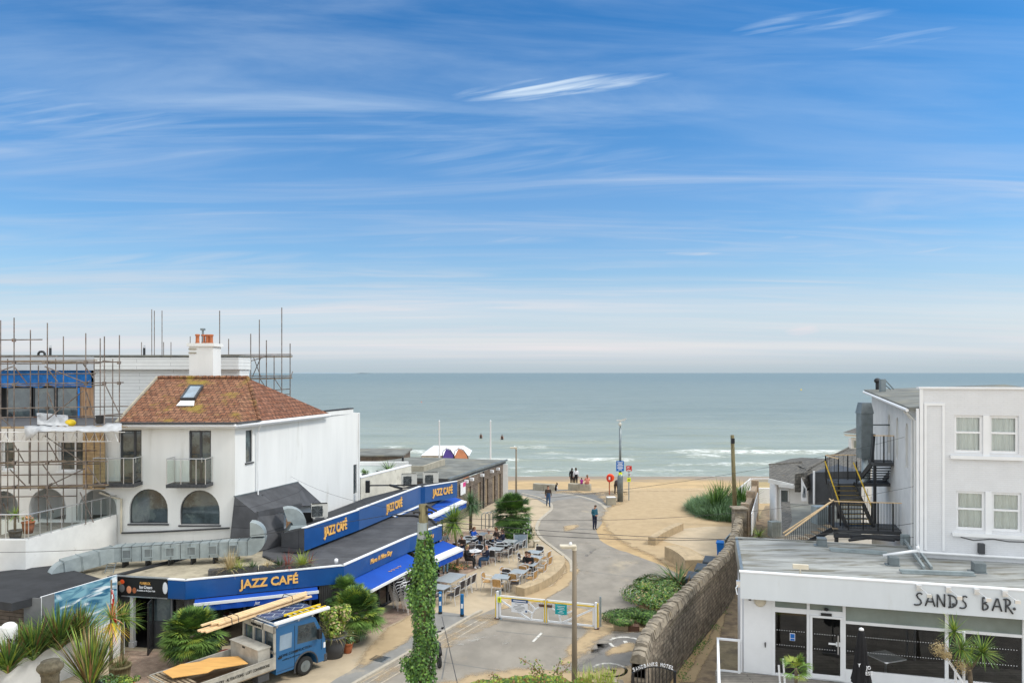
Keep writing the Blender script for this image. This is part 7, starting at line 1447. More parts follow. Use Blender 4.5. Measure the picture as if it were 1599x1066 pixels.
# scooter half hidden behind the ivy
c = G(683, 1036); t = thing('motor_scooter', 'black motor scooter parked behind the ivy clad pole', 'scooter', (c.x-.1, c.y+.2, 0), R(20)); M = WM(t)
for y in (-.6, .6):
    m = MB(); m.M = M @ Matrix.Translation((0, y, .24)) @ Matrix.Rotation(math.pi/2, 4, 'Y'); m.tube([(.19*math.cos(a*.3927), .19*math.sin(a*.3927), 0) for a in range(17)], .055, 8); m.build('wheel', 'tyre', t)
m = MB(); m.M = M; m.tube([(0, -.75, .55), (0, -.35, .62), (0, 0, .55), (0, .1, .3), (0, .35, .35), (0, .5, .8), (0, .42, .95)], [.08, .15, .14, .10, .10, .13, .06], 10); m.build('body', 'black', t, True)
m = MB(); m.M = M; m.tube([(-.32, .32, 1.02), (0, .42, .98), (.32, .32, 1.02)], .025, 6); m.ball((.36, .3, 1.15), .06, .03, .05); m.build('handlebar', 'black_metal', t)
m = MB(); m.M = M; m.ball((0, -.25, .78), .14, .34, .07); m.build('saddle', 'dark_grey', t)
# ---------------------------------------------------------------- tables and chairs
def make_chair(name, label, wick):
    t = thing(name, label, 'chair'); c = wick
    m = MB(); m.box(-.22, .22, -.21, .22, .425, .455); m.build('seat', c, t, bevel=.01)
    m = MB(); n = 8; v = []
    for j in range(5):
        for i in range(n+1): u = (i/n-.5)*2; v.append((u*.23, .235-.05*u*u+.05*j/4+.02, .50+.34*j/4-.03*u*u*(j == 4)))
    m.add(v, [(j*(n+1)+i, j*(n+1)+i+1, (j+1)*(n+1)+i+1, (j+1)*(n+1)+i) for j in range(4) for i in range(n)]); m.build('backrest', c, t).modifiers.new('t', 'SOLIDIFY').thickness = .015
    for s in (-1, 1):
        m = MB(); m.tube([(s*.27, -.26, 0), (s*.26, -.23, .44), (s*.27, -.20, .62), (s*.275, -.12, .665), (s*.275, .12, .67), (s*.25, .26, .72)], .016, 6); m.build('front_leg', 'alu', t)
        m = MB(); m.tube([(s*.26, .33, 0), (s*.24, .24, .44), (s*.235, .29, .85)], .016, 6); m.build('rear_leg', 'alu', t)
    m = MB(); m.tube([(-.235, .29, .85), (-.1, .315, .875), (.1, .315, .875), (.235, .29, .85)], .016, 6); m.build('frame', 'alu', t)
    for y in (-.22, .23): m = MB(); m.tube([(-.24, y, .42), (.24, y, .42)], .013, 5); m.build('stretcher', 'alu', t)
    return t
chair_t = make_chair('cafe_chair', 'x', 'wicker_tan'); chair_d = make_chair('cafe_chair', 'x', 'wicker_dark'); usedc = {}
def chair(x, y, rz, kind, label, group):
    p = {'t': chair_t, 'd': chair_d}[kind]
    if kind not in usedc: usedc[kind] = 1; p.location = (x, y, 0); p.rotation_euler = (0, 0, rz); p['label'] = label; p['group'] = group; KIDS[p.name] = children(p); return p
    return dup(p, (x, y, 0), rz, label, group)
tabs = {}
def table(px, py, w, l, rz, label, kind='ped'):
    c = G(px, py, .73); t = thing('cafe_table', label, 'table', (c.x, c.y, 0), rz); M = WM(t); m = MB(); m.M = M
    if kind == 'round': m.lathe((0, 0, .71), [(w/2, 0), (w/2, .02), (0, .02)], 20)
    else: m.box(-w/2, w/2, -l/2, l/2, .71, .735)
    m.build('tabletop', 'sign_white' if kind == 'round' else 'table_grey', t, bevel=.006)
    m = MB(); m.M = M
    if kind == 'leg4':
        m = None
        for sx_ in (-1, 1):
            for sy_ in (-1, 1): q = MB(); q.M = M; q.tube([(sx_*(w/2-.05), sy_*(l/2-.05), 0), (sx_*(w/2-.05), sy_*(l/2-.05), .71)], .02, 6); q.build('leg', 'alu', t)
    else: m.tube([(0, 0, .02), (0, 0, .71)], .035, 8); m.box(-.28, .28, -.035, .035, 0, .03); m.box(-.035, .035, -.28, .28, 0, .03); m.build('pedestal', 'black_metal', t)
    return c, rz
SIDE = {'left': (-1, 0, math.pi/2), 'right': (1, 0, -math.pi/2), 'near': (0, -1, math.pi), 'far': (0, 1, 0)}
NM = {'left': 'café', 'right': 'seat wall', 'near': 'road gate', 'far': 'beach'}
GRP = 'silver framed chairs on the café terrace'
def seats(c, rz, w, l, lst, desc, nm=NM):
    for side, kind in lst:
        k = 0.0
        if side[-1].isdigit(): k = (int(side[-1])-1.5)*.62 if side[-1] in '12' else (int(side[-1])-4)*.60
        s = side.rstrip('0123456789'); dx, dy, r0 = SIDE[s]; ox = dx*(w/2+.27)+(k if dy else 0); oy = dy*(l/2+.27)+(k if dx else 0)
        jr = random.uniform(-.18, .18); cr, sr = math.cos(rz), math.sin(rz)
        wh = {'left': 'on its %s side' % nm['left'], 'right': 'on its %s side' % nm['right'], 'near': 'on its %s side' % nm['near'], 'far': 'on its %s side' % nm['far']}[s]
        chair(c.x+ox*cr-oy*sr, c.y+ox*sr+oy*cr, rz+r0*1.0+jr if s != 'x' else 0, kind, '%s chair at %s, %s' % ('tan wicker' if kind == 't' else 'dark woven', desc, wh), GRP)
SIDE = {'left': (-1, 0, math.pi/2), 'right': (1, 0, -math.pi/2), 'near': (0, -1, math.pi), 'far': (0, 1, 0)}
RZ = R(-24)
T = [((783, 899.5), .85, .85, R(-12), 'square grey table nearest the white gates', [('left', 't'), ('near', 't'), ('right', 'd'), ('far', 'd')], 'the table nearest the gates'),
     ((810, 891.5), .8, .8, R(-20), 'square pale table second from the white gates along the seat wall', [('left', 't'), ('near', 't'), ('right', 't'), ('far', 't')], 'the second table along the seat wall'),
     ((826, 880), .8, .8, R(-20), 'square grey table third from the white gates along the seat wall', [('near', 't'), ('right', 't'), ('far', 't')], 'the third table along the seat wall'),
     ((835, 869.5), .8, .75, R(-22), 'white topped table in front of the seated couple in black', [('right', 't'), ('near', 't'), ('left', 'd')], 'the seated couple\'s table'),
     ((834, 861), .8, .75, R(-22), 'grey table farthest along the seat wall', [('right', 't'), ('far', 'd')], 'the table farthest along the seat wall'),
     ((741, 859.5), .8, .8, R(-15), 'round white table crowded with cups and plates', [('near', 'd'), ('left', 'd'), ('right', 'd'), ('far', 'd')], 'the round cluttered table'),
     ((774, 856), .8, .8, R(-18), 'grey table right of the bald seated man', [('near', 'd'), ('right', 'd'), ('far', 'd')], 'the table right of the bald man'),
     ((784, 849), .85, .8, R(-18), 'grey table in front of the leafy bush planter', [('right', 'd'), ('left', 'd')], 'the table in front of the leafy bush'),
     ((796, 844), .8, .8, R(-18), 'grey table closest to the frosted windbreak', [('near', 'd'), ('right', 'd'), ('left', 'd')], 'the table closest to the windbreak'),
     ((757, 833), .8, .8, R(-20), 'grey table between the blue jacket and the beige jumper sitters', [('left', 'd'), ('near', 'd')], 'the table by the blue jacket sitter'),
     ((722, 845), .8, .8, R(-20), 'grey table behind the cordyline trunk', [('right', 'd'), ('far', 'd'), ('near', 'd')], 'the table behind the cordyline trunk'),
     ((733, 839), .9, .8, R(-20), 'grey table behind the cluttered round table', [('near', 'd'), ('far', 'd')], 'the table behind the cluttered one'),
     ((703, 901), 1.0, 1.7, RZ, 'long grey table beside the ivy clad pole', [('right3', 'd'), ('right4', 'd'), ('right5', 'd'), ('left1', 'd'), ('left2', 'd')], 'the long grey table'),
     ((687, 915.5), .85, .8, RZ, 'small grey table between the long table and the blue bollard', [('near', 'd'), ('right', 'd')], 'the small table by the blue bollard')]
for (px, py), w, l, rz, lab, ch, desc in T:
    nm = dict(NM)
    if px < 800: nm['right'] = 'road'
    c, rz = table(px, py, w, l, rz, lab, 'round' if 'round white' in lab else ('leg4' if 'long' in lab or 'second' in lab else 'ped')); seats(c, rz, w, l, ch, desc, nm)
    tabs[lab] = c
# cups and plates on the round table
c = tabs['round white table crowded with cups and plates']; rr_ = random.Random(2)
for i in range(9):
    a = i*.7; r = .12+.2*(i % 3)/2; m = MB(); x, y = c.x+r*math.cos(a), c.y+r*math.sin(a)
    if i % 2: m.lathe((x, y, .735), [(.03, 0), (.04, .08), (.045, .085), (.03, .03)], 10); tag(m.build('cup', 'sign_white'), 'white cup on the cluttered round café table', 'cup', 'crockery on the round table')
    else: m.lathe((x, y, .735), [(.05, 0), (.10, .012), (.095, .016), (0, .01)], 14); tag(m.build('plate', 'sign_white'), 'white plate on the cluttered round café table', 'plate', 'crockery on the round table')
# stacks of chairs
for (px, py, n, rz, lab) in ((626, 950, 7, R(-60), 'dark chair in the taller stack leaning beside the café door'), (642, 956, 6, R(-60), 'dark chair in the shorter stack partly hidden by the ivy')):
    b0 = G(px, py)
    for k in range(n):
        o = dup(chair_d, (b0.x-.04*k, b0.y+.02*k, .125*k), rz, lab, 'taller stack of chairs' if n == 7 else 'shorter stack of chairs')
# ---------------------------------------------------------------- plants
def blades(m, c, n, L, w, up0=.2, up1=1.3, droop=.5, mats=(0,), rg=random, seg=4, r0=.05, taper=.15):
    c = Vector(c)
    for i in range(n):
        a = rg.uniform(0, 6.283); e = rg.uniform(up0, up1); l = L*rg.uniform(.65, 1.1); d = Vector((math.cos(a)*math.cos(e), math.sin(a)*math.cos(e), math.sin(e))); p = c+Vector((math.cos(a), math.sin(a), 0))*r0*rg.random(); s = Vector((-math.sin(a), math.cos(a), 0))
        v = []; ww = w*rg.uniform(.7, 1.2); g = droop*rg.uniform(.5, 1.4)
        for k in range(seg+1):
            t = k/seg; wk = ww*(1-t)**.6*(.6+.4*min(1, t*4)) if k < seg else ww*taper*.3; v += [p-s*wk/2, p+s*wk/2]; d = (d+Vector((0, 0, -g/seg))).normalized(); p = p+d*l/seg
        m.add(v, [(2*k, 2*k+1, 2*k+3, 2*k+2) for k in range(seg)], rg.choice(mats))
def spiky(name, lab, cat, c, heads, mats, trunk=None, group=None, part='leaves'):
    t = thing(name, lab, cat, (c[0], c[1], c[2] if len(c) > 2 else 0), 0, group); m = MB()
    for h in heads: blades(m, *h)
    m.build(part, mats, t); 
    if trunk: q = MB(); q.tube(trunk[0], trunk[1], 8); q.build('trunk', trunk[2] if len(trunk) > 2 else 'trunk', t, True)
    return t
def pot(t, c, r, h, mt, name='pot', rim=True):
    m = MB(); m.lathe((c[0], c[1], c[2]), [(r*.72, 0), (r*.95, h*.6), (r, h*.9), (r*1.08, h*.9), (r*1.08, h), (r*.9, h), (r*.85, h*.9), (0, h*.9)], 20); m.build(name, mt, t, True)
GM = ['green1', 'green2', 'green3', 'yellowgreen', 'straw', 'leaf_brown']
rp2 = random.Random(21)
# flax clumps on the planter bed at the far left
k = 0
for (px, D, L, n, lab) in ((12, 24.2, 1.0, 150, 'spiky green flax at the far left edge of the white planter wall'), (52, 25.3, 1.15, 200, 'spiky green flax below the grey screen panel'), (92, 26.2, 1.35, 230, 'tall spiky green flax in front of the wave poster'), (125, 27.0, 1.15, 170, 'spiky green flax in front of the right half of the wave poster'), (30, 25.2, 1.1, 160, 'arching green flax second from the left edge on the planter')):
    x = XD(px, D); c = (x, D, 1.15); spiky('flax_plant', lab, 'flax', c, [(c, int(n*1.3), L*1.2, .08, .8, 1.5, .6, (0, 0, 1, 1, 2, 3, 5), rp2)], GM, group='flax clumps on the white planter')
x = XD(148, 26.6); 
t = spiky('flax_plant', 'striped upright flax in a dark blue pot at the bottom left', 'potted plant', (XD(140, 24.3), 24.3, 0), [((XD(140, 24.3), 24.3, .70), 230, 1.95, .075, .95, 1.5, .30, (0, 1, 3, 3, 4, 5, 2), rp2, 5, .16), ((XD(140, 24.3), 24.3, .70), 24, 1.3, .05, .5, .9, .35, (0, 3, 5), rp2, 5, .1)], GM); pot(t, (XD(140, 24.3), 24.3, 0), .36, .72, 'pot_grey')
def shrub(name, lab, cat, c, r, n, s, mats, rg=rp2, sq=1.0, trunk=None, group=None, kind='leaf', dens=.35):
    t = thing(name, lab, cat, c, 0, group); m = MB(); c = Vector(c)
    lobes = [(Vector((rg.gauss(0, .42)*r[0], rg.gauss(0, .42)*r[1], r[2]*(.75+rg.uniform(-.35, .45)))), rg.uniform(.35, .6)) for _ in range(9)]
    for i in range(n):
        o, lr = rg.choice(lobes); d = Vector((rg.gauss(0, 1), rg.gauss(0, 1), rg.gauss(0, 1))).normalized(); q = o+Vector((d.x*r[0], d.y*r[1], d.z*r[2]))*lr*rg.uniform(.7, 1.05); 
        if q.z < .02: q.z = rg.uniform(.02, .3)
        leafq(m, c+q, s*rg.uniform(.6, 1.3), d+Vector((0, 0, .5)), rg.randrange(len(mats)), rg)
    m.build('foliage', mats, t)
    if trunk: q = MB(); q.tube(trunk[0], trunk[1], 8); q.build('trunk', 'trunk', t, True)
    return t
for (px, py, r, lab, mt, lv) in ((172, 1062, .26, 'terracotta pot of low green herbs beside the striped flax', 'terracotta', ['green1', 'green2', 'blade_blue']), (197, 1060, .24, 'terracotta pot of trailing greenery nearest the brick paving', 'terracotta', ['green1', 'yellowgreen'])):
    D = 25.0; c = (XD(px, D), D, .0); t = shrub('potted_plant', lab, 'potted plant', (c[0], c[1], .42), (.32, .32, .25), 520, .07, lv); pot(t, c, r, .48, mt)
c = (XD(188, 25.9), 25.9, 0); t = thing('wire_planter', 'barrel planter with dry brown stems behind the terracotta pots', 'planter', c); pot(t, c, .34, .75, 'pole_wood', 'barrel'); m = MB(); blades(m, (c[0], c[1], .7), 120, .5, .015, .6, 1.5, .5, (0, 1, 2), rp2, 3, .25); m.build('leaves', ['leaf_brown', 'green1', 'straw'], t)
c = (XD(192, 26.6), 26.6, 0); spiky('cordyline', 'spiky green cordyline head just left of the ice cream door', 'cordyline', c, [((c[0], c[1], 2.15), 190, .85, .035, -.6, 1.3, .55, (0, 1, 1, 3, 3), rp2, 4, .03)], GM, trunk=([(c[0]-.05, c[1], .3), (c[0], c[1], 2.15)], [.07, .05]))
c = (XD(174, 26.0), 26.0, 0); spiky('cordyline', 'yellow orange spiky cordyline under the red ensign flag', 'cordyline', c, [((c[0], c[1], 2.35), 80, .8, .03, -.2, 1.4, .7, (3, 3, 0, 1), rp2, 4, .03), ((c[0], c[1], 2.2), 60, 1.0, .035, -1.2, -.4, .3, (1, 2, 2), rp2, 4, .03)], ['green2', 'flag_orange', 'yellow', 'yellowgreen'], trunk=([(c[0]-.02, c[1], .2), (c[0], c[1], 2.3)], [.07, .05]))
t = thing('flag', 'limp red ensign flag on a pole beside the wave poster', 'flag', (XD(173, 26.3), 26.3, 0)); x, D = XD(173, 26.3), 26.3
m = MB(); m.tube([(x, D, 0), (x+.02, D, ZD(905, D))], .03, 8); m.build('pole', 'lamp_brown', t)
m = MB(); n = 7; v = [];
zt_ = ZD(918, D); zb_3 = ZD(975, D)
for j in range(9):
    for i in range(n): u = i/(n-1); v.append((x+.04+(.10+.16*j/8)*(u-.15), D-.05+.05*math.sin(u*9+j*.5), zt_+(zb_3-zt_)*j/8-.05*u))
fs = [(j*n+i, j*n+i+1, (j+1)*n+i+1, (j+1)*n+i) for j in range(8) for i in range(n-1)]
for q_i, f_ in enumerate(fs):
    j = q_i//(n-1); i = q_i % (n-1); mi = (2 if j < 4 and (i+j) % 4 == 0 else (1 if j < 4 and (i*2+j) % 5 == 0 else 0))
    m.f.append(f_); m.m.append(mi)
m.v = [Vector(a) for a in v]; m.build('fabric', ['red', 'sign_navy', 'sign_white'], t, True)
# fan palms by the café
def fanpalm(c, R_p, n, lab, zc, mats=('green1', 'green2', 'green2', 'yellowgreen', 'green3'), droop=.5, rg=rp2, sq=.95, fan=15, sizef=.40, potp=None):
    t = thing('fan_palm', lab, 'palm', c); m = MB(); cz = Vector((c[0], c[1], zc))
    for i in range(n):
        a = rg.uniform(0, 6.283); e = rg.uniform(-.75, 1.45); d = Vector((math.cos(a)*math.cos(e), math.sin(a)*math.cos(e), math.sin(e)*sq)); p = cz+d*R_p*rg.uniform(.35, .66); s = d.cross(Vector((0, 0, 1))); s = s.normalized() if s.length > .01 else Vector((1, 0, 0)); u = s.cross(d).normalized(); L = R_p*sizef*rg.uniform(.8, 1.15); mi = rg.randrange(len(mats))
        m.tube([cz+d*R_p*.1, p], .008, 3, mi)
        for k in range(fan):
            b = (k/(fan-1)-.5)*2.5; q = (d*math.cos(b)+s*math.sin(b)+u*rg.uniform(-.12, .12)).normalized(); e1 = p+q*L*.55; e2 = p+q*L*(1-.1*abs(b))+Vector((0, 0, -droop*L*.3)); w = (u.cross(q)).normalized()*L*.045
            m.add([p-w*.4, p+w*.4, e1+w, e1-w, e2], [(0, 1, 2, 3), (3, 2, 4)], mi)
    m.build('fronds', list(mats), t); q = MB(); q.tube([(c[0], c[1], c[2]), (c[0], c[1], zc)], [R_p*.12, R_p*.10], 8); q.build('trunk', 'trunk', t, True); return t
fanpalm((XD(300, 27.6), 27.6, 0), 1.32, 230, 'big round fan palm in front of the café left of the blue truck', 1.15)
fanpalm((XD(556, 30.2), 30.2, 0), 1.30, 210, 'big round fan palm at the corner of the café right of the blue truck', 1.15)
fanpalm((XD(540, 30.9), 30.9, 0), .95, 70, 'smaller fan palm standing behind the corner palm against the café', 1.7)
c = (XD(521, 28.6), 28.6, 0); t = shrub('bamboo', 'bright yellow green bamboo in a black barrel pot by the truck cab', 'bamboo', (c[0], c[1], .85), (.5, .45, .75), 2600, .10, ['yellowgreen', 'yellowgreen', 'green2', 'straw']); pot(t, c, .48, .85, 'pot_grey')
m = MB(); blades(m, (c[0], c[1], .8), 160, .75, .02, .3, 1.3, .9, (0, 1), rp2, 4, .4); m.build('stems', ['straw', 'yellowgreen'], t)
c = (XD(543, 29.0), 29.0, 0); t = shrub('potted_plant', 'small grey green plant in a terracotta pot between barrel and palm', 'potted plant', (c[0], c[1], .35), (.28, .28, .38), 500, .06, ['blade_blue', 'green3']); pot(t, c, .2, .4, 'terracotta')
# café corner planting behind ivy pole
c = G(672, 905); shrub('climbing_shrub', 'yellow green climber on the café wall behind the ivy pole', 'shrub', (c.x-.5, c.y+1.2, .2), (.75, .6, 1.15), 2600, .10, ['yellowgreen', 'green2', 'green1'])
c = G(628, 905); shrub('climbing_shrub', 'dark leafy shrub under the second awning beside the blue notice', 'shrub', (c.x+.35, c.y, .5), (.45, .45, .8), 900, .11, ['green3', 'green1'])
c = G(640, 915); shrub('flowering_shrub', 'pale variegated shrub above the stacked chairs', 'shrub', (c.x+.1, c.y, .9), (.4, .3, .35), 420, .07, ['straw', 'yellowgreen', 'green2'])
c = G(704, 890); t = shrub('planter_shrub', 'low grassy planter with orange flowers at the foot of the cordyline', 'shrub', (c.x+.4, c.y, 0), (.9, .5, .3), 1300, .07, ['green1', 'green2', 'leaf_brown', 'flag_orange'])
# cordylines on the terrace
c = G(712, 893); D = c.y; tp = P(708, 815, D+.5)
spiky('cordyline', 'bright green cordyline tree with a bent bare trunk on the café terrace', 'cordyline', (c.x, c.y, 0), [(tp, 420, 1.15, .05, -.9, 1.45, .7, (0, 1, 1, 3, 3), rp2, 5, .05)], GM, trunk=([(c.x+.05, D, 0), (c.x+.12, D+.1, .9), (XD(712, D+.3), D+.3, 1.7), (XD(708.5, D+.5), D+.5, tp.z)], [.09, .075, .065, .06]))
c = G(735, 833); spiky('yucca_tree', 'dense bluish green yucca between the striped awning and the terrace', 'yucca', (c.x, c.y, 0), [((c.x, c.y, 2.1), 420, 1.0, .035, -1.2, 1.45, .35, (0, 0, 1, 2), rp2, 3, .06), ((c.x+.3, c.y+.2, 1.7), 260, .85, .035, -.9, 1.3, .35, (0, 0, 2), rp2, 3, .06)], ['blade_blue', 'green1', 'green3', 'green2'], trunk=([(c.x, c.y, 0), (c.x, c.y, 2.1)], [.12, .09]))
c = G(800, 856); t = fanpalm((c.x, c.y+1.2, 0), 1.55, 190, 'large round green bush palm at the head of the café terrace', 1.9, mats=('green1', 'green2', 'green1', 'green3'), fan=15, sizef=.45)
m = MB(); rgx = random.Random(9)
for i in range(2200):
    d = Vector((rgx.gauss(0, 1), rgx.gauss(0, 1), rgx.gauss(0, 1))).normalized(); q = Vector((c.x+.35, c.y+.5, .8))+Vector((d.x*1.15, d.y*.7, d.z*.85))*rgx.uniform(.6, 1.0)*(1+.3*noise.noise(d*2))
    if q.z > .05: leafq(m, q, .13, d, rgx.randrange(3), rgx)
m.build('undergrowth', ['green3', 'green1', 'green2'], t)
# roof planters
for (x0, y0, x1, y1, lab, k) in ((325, 893, 402, 888, 'roof planter trough with tall yellow grasses above the gold lettering', 0), (404, 888, 486, 883, 'roof planter trough with yellow and red tufts at the café corner', 1)):
    a, b = G(x0, y0, 2.9), G(x1, y1, 2.9); t = thing('planter_trough', lab, 'planter', (a.x, a.y, 2.75)); m = MB(); m.M = wallfr(a, b) @ Matrix.Translation((0, 0, 2.75)); L = (b-a).length; m.box(0, L, 0, .35, 0, .22); m.build('trough', 'dark_timber', t)
    pl = [(.38, .75, 'straw', 130), (.58, .45, 'yellowgreen', 70), (.85, .28, 'green3', 80)] if k == 0 else [(.12, .3, 'straw', 60), (.35, .35, 'green3', 90), (.50, .55, 'leaf_red', 60), (.78, .55, 'yellowgreen', 120), (.92, .4, 'leaf_red', 30)]
    for f_, h, mt, n in pl:
        q = MB(); p = a.lerp(b, f_)+Vector((.05, .17, .0)); blades(q, (p.x, p.y, 2.92), n, h*1.3, .024, .5, 1.5, .8, (0,), rp2, 3, .14); q.build('grass_tuft', mt, t)
m = MB(); c = G(525, 880, 2.85); m.lathe((c.x, c.y, 2.8), [(.06, 0), (.06, .12), (.085, .14), (.085, .24), (.04, .28)], 12); tag(m.build('dome_camera', 'sign_white', None, True), 'small white dome camera on the blue fascia corner', 'camera')
# right hand planting
c = G(985, 985); shrub('green_shrub', 'low dense green shrub at the end of the sandstone kerb by the gates', 'shrub', (c.x+.25, c.y+.9, .1), (1.25, 1.0, .42), 7500, .07, ['green1', 'green2', 'green3'])
c = G(1022, 955); shrub('green_shrub', 'green shrub with yellow flower tips between the phormium and low shrub', 'shrub', (c.x+.5, c.y+1.3, .1), (1.5, 2.3, .60), 11000, .08, ['green1', 'green2', 'blade_blue', 'green1', 'green3', 'yellowgreen', 'green2', 'green1', 'green2', 'straw'])
c = G(1046, 938); spiky('phormium', 'dark arching phormium against the stone wall coping', 'phormium', (c.x+.5, c.y+.6, 0), [((c.x+.5, c.y+.6, .5), 460, 1.7, .07, .05, 1.05, 1.2, (0, 0, 2, 5), rp2, 5, .25), ((c.x+.8, c.y+1.4, .4), 160, 1.2, .06, .1, 1.1, 1.0, (0, 2, 2), rp2, 5, .2), ((c.x+.7, c.y-.4, .3), 60, 1.1, .05, .4, 1.3, .8, (6, 5), rp2, 4, .2)], ['green3', 'green2', 'green1', 'yellowgreen', 'straw', 'leaf_brown', 'leaf_red'])
gr = thing('dune_grass', 'broad mound of blue green dune grass around the mossy pole', 'grass', (XD(1115, 55), 55, 0)); m = MB(); rgd = random.Random(4)
for i in range(3800):
    a = rgd.uniform(0, 6.283); r = math.sqrt(rgd.random()); px_ = 1125+r*math.cos(a)*50; py_ = 800+r*math.sin(a)*14+ (px_-1125)*.12
    if noise.noise((px_*.05, py_*.2, 1)) < -.45: continue
    c = G(px_, py_); hgt = 1.9*(1-.45*r)*rgd.uniform(.7, 1.1); blades(m, (c.x, c.y, 0), 4, hgt, .04, .6, 1.4, .9, (0, 0, 0, 1, 2), rgd, 3, .15)
m.build('blades', ['blade_blue', 'green1', 'green3'], gr)
for (px, py, lab) in ((1128, 792, 'dark phormium growing in the middle of the dune grass mound'), (1118, 800, 'dark phormium on the near side of the dune grass mound'), (1158, 795, 'dark phormium at the right end of the dune grass mound by the fence')):
    c = G(px, py+2); spiky('phormium', lab, 'phormium', (c.x, c.y, 0), [((c.x, c.y, .4), 170, 2.1, .09, .6, 1.45, .7, (0, 2, 2, 1), rp2, 4, .3)], ['green3', 'green1', 'green2'])
c = G(1185, 838, 0); D = 40; x = XD(1185, D); t = spiky('potted_palm', 'small palm in a dark pot in the alley beyond the bar roof', 'potted palm', (x, D, 1.0), [((x, D, 2.15), 70, .7, .04, -.2, 1.3, .8, (0, 1, 3), rp2, 4, .04)], GM, trunk=([(x, D, 1.6), (x, D, 2.15)], [.05, .04])); pot(t, (x, D, .9), .32, .75, 'pot_grey')
# deck plants
D = 21.4; x = XD(1243, D); fanpalm((x, D, Zd), .52, 16, 'small bright fan palm on the bar deck by the short handrail', ZD(1043, D), mats=('yellowgreen', 'green2'), fan=13, sizef=.62, sq=.7)
D = 20.2; x = XD(1508, D); t = thing('cordyline', 'branching cordyline with cream flower sprays in front of the bar window', 'cordyline', (x, D, Zd)); m = MB()
for (px, py, L, n) in ((1490, 985, .55, 100), (1534, 1018, .58, 170), (1500, 1012, .5, 150), (1515, 1022, .4, 70)): blades(m, P(px, py, D), n, L, .028, -.8, 1.4, .45, (0, 1, 1, 2), rp2, 4, .03)
m.build('leaves', ['green1', 'green2', 'yellowgreen'], t)
m = MB()
for (px, py, r) in ((1467, 1012, .28), (1500, 1038, .28), (1478, 1022, .18)):
    c = P(px, py, D-.05)
    for i in range(420): d = Vector((rp2.gauss(0, 1), rp2.gauss(0, 1), rp2.gauss(0, 1))).normalized(); leafq(m, c+d*r*rp2.uniform(.3, 1), .035, d, 0, rp2)
m.build('flower_spray', 'straw', t)
m = MB(); m.tube([(XD(1522, D), D, Zd), (XD(1514, D), D, ZD(1045, D)), (XD(1500, D), D, ZD(1015, D)), (XD(1490, D), D, ZD(985, D))], [.07, .06, .045, .03], 8); m.tube([(XD(1514, D), D, ZD(1045, D)), (XD(1534, D), D, ZD(1018, D))], [.05, .03], 8); m.build('trunk', 'trunk', t, True)
# hedge at the bottom edge and its sprays
t = thing('hedge', 'wild green hedge with long sprays along the bottom edge of the view', 'hedge', (XD(860, 19), 19, 0)); m = MB(); rgh = random.Random(17)
for i in range(7000):
    px_ = rgh.uniform(735, 965); f_ = (px_-735)/230; top = 1066-11*math.sin(math.pi*min(1, f_*1.15))+9*noise.noise((px_*.05, 1, 1)); D = rgh.uniform(18.5, 20.0); zt_ = ZD(top, D)
    z = zt_-abs(rgh.gauss(0, .35)); c = Vector((XD(px_, D), D, z)); leafq(m, c, rgh.uniform(.05, .09), (rgh.uniform(-1, 1), -1, rgh.uniform(.2, 1.2)), rgh.choice((0, 1, 1, 2, 3)), rgh)
for (px0, py0, px1, py1) in ((850, 1058, 810, 1026), (850, 1058, 836, 1030), (862, 1058, 874, 1032), (870, 1060, 890, 1036), (840, 1060, 832, 1040), (780, 1062, 768, 1052), (915, 1062, 930, 1056)):
    a, b = P(px0, py0, 19), P(px1, py1, 19); m.tube([a, a.lerp(b, .5)+Vector((.04, 0, .05)), b], .008, 4, 3)
    for i in range(34): q = a.lerp(b, rgh.random()); leafq(m, q+Vector((rgh.gauss(0, .05), 0, rgh.gauss(0, .05))), .05, (rgh.uniform(-1, 1), -1, 1), rgh.choice((1, 3, 0)), rgh)
m.build('foliage', ['green1', 'yellowgreen', 'green2', 'leaf_brown'], t)
m = MB()
for px_ in range(905, 960, 6): blades(m, P(px_, 1066, 18.6), 12, .5, .02, .9, 1.5, .4, (0,), rgh, 3, .1)
m.build('grass_blades', 'yellowgreen', t)
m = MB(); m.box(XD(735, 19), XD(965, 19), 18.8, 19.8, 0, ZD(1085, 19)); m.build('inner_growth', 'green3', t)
# wall foot weeds
t = thing('weeds', 'scattered weeds along the foot of the stone wall beside the path', 'weeds', (8, 32, 0)); m = MB()
for (px, py) in ((1102, 1004), (1090, 1018), (1118, 982), (1130, 955), (1147, 905), (1152, 885), (1078, 1040), (1070, 1060), (1096, 1012), (1140, 925)):
    c = G(px-3, py)
    for i in range(60): leafq(m, c+Vector((rp2.gauss(0, .14), rp2.gauss(0, .2), abs(rp2.gauss(0, .12)))), .05, (rp2.uniform(-1, 1), -1, 1), rp2.randrange(2), rp2)
m.build('foliage', ['green1', 'green2'], t)
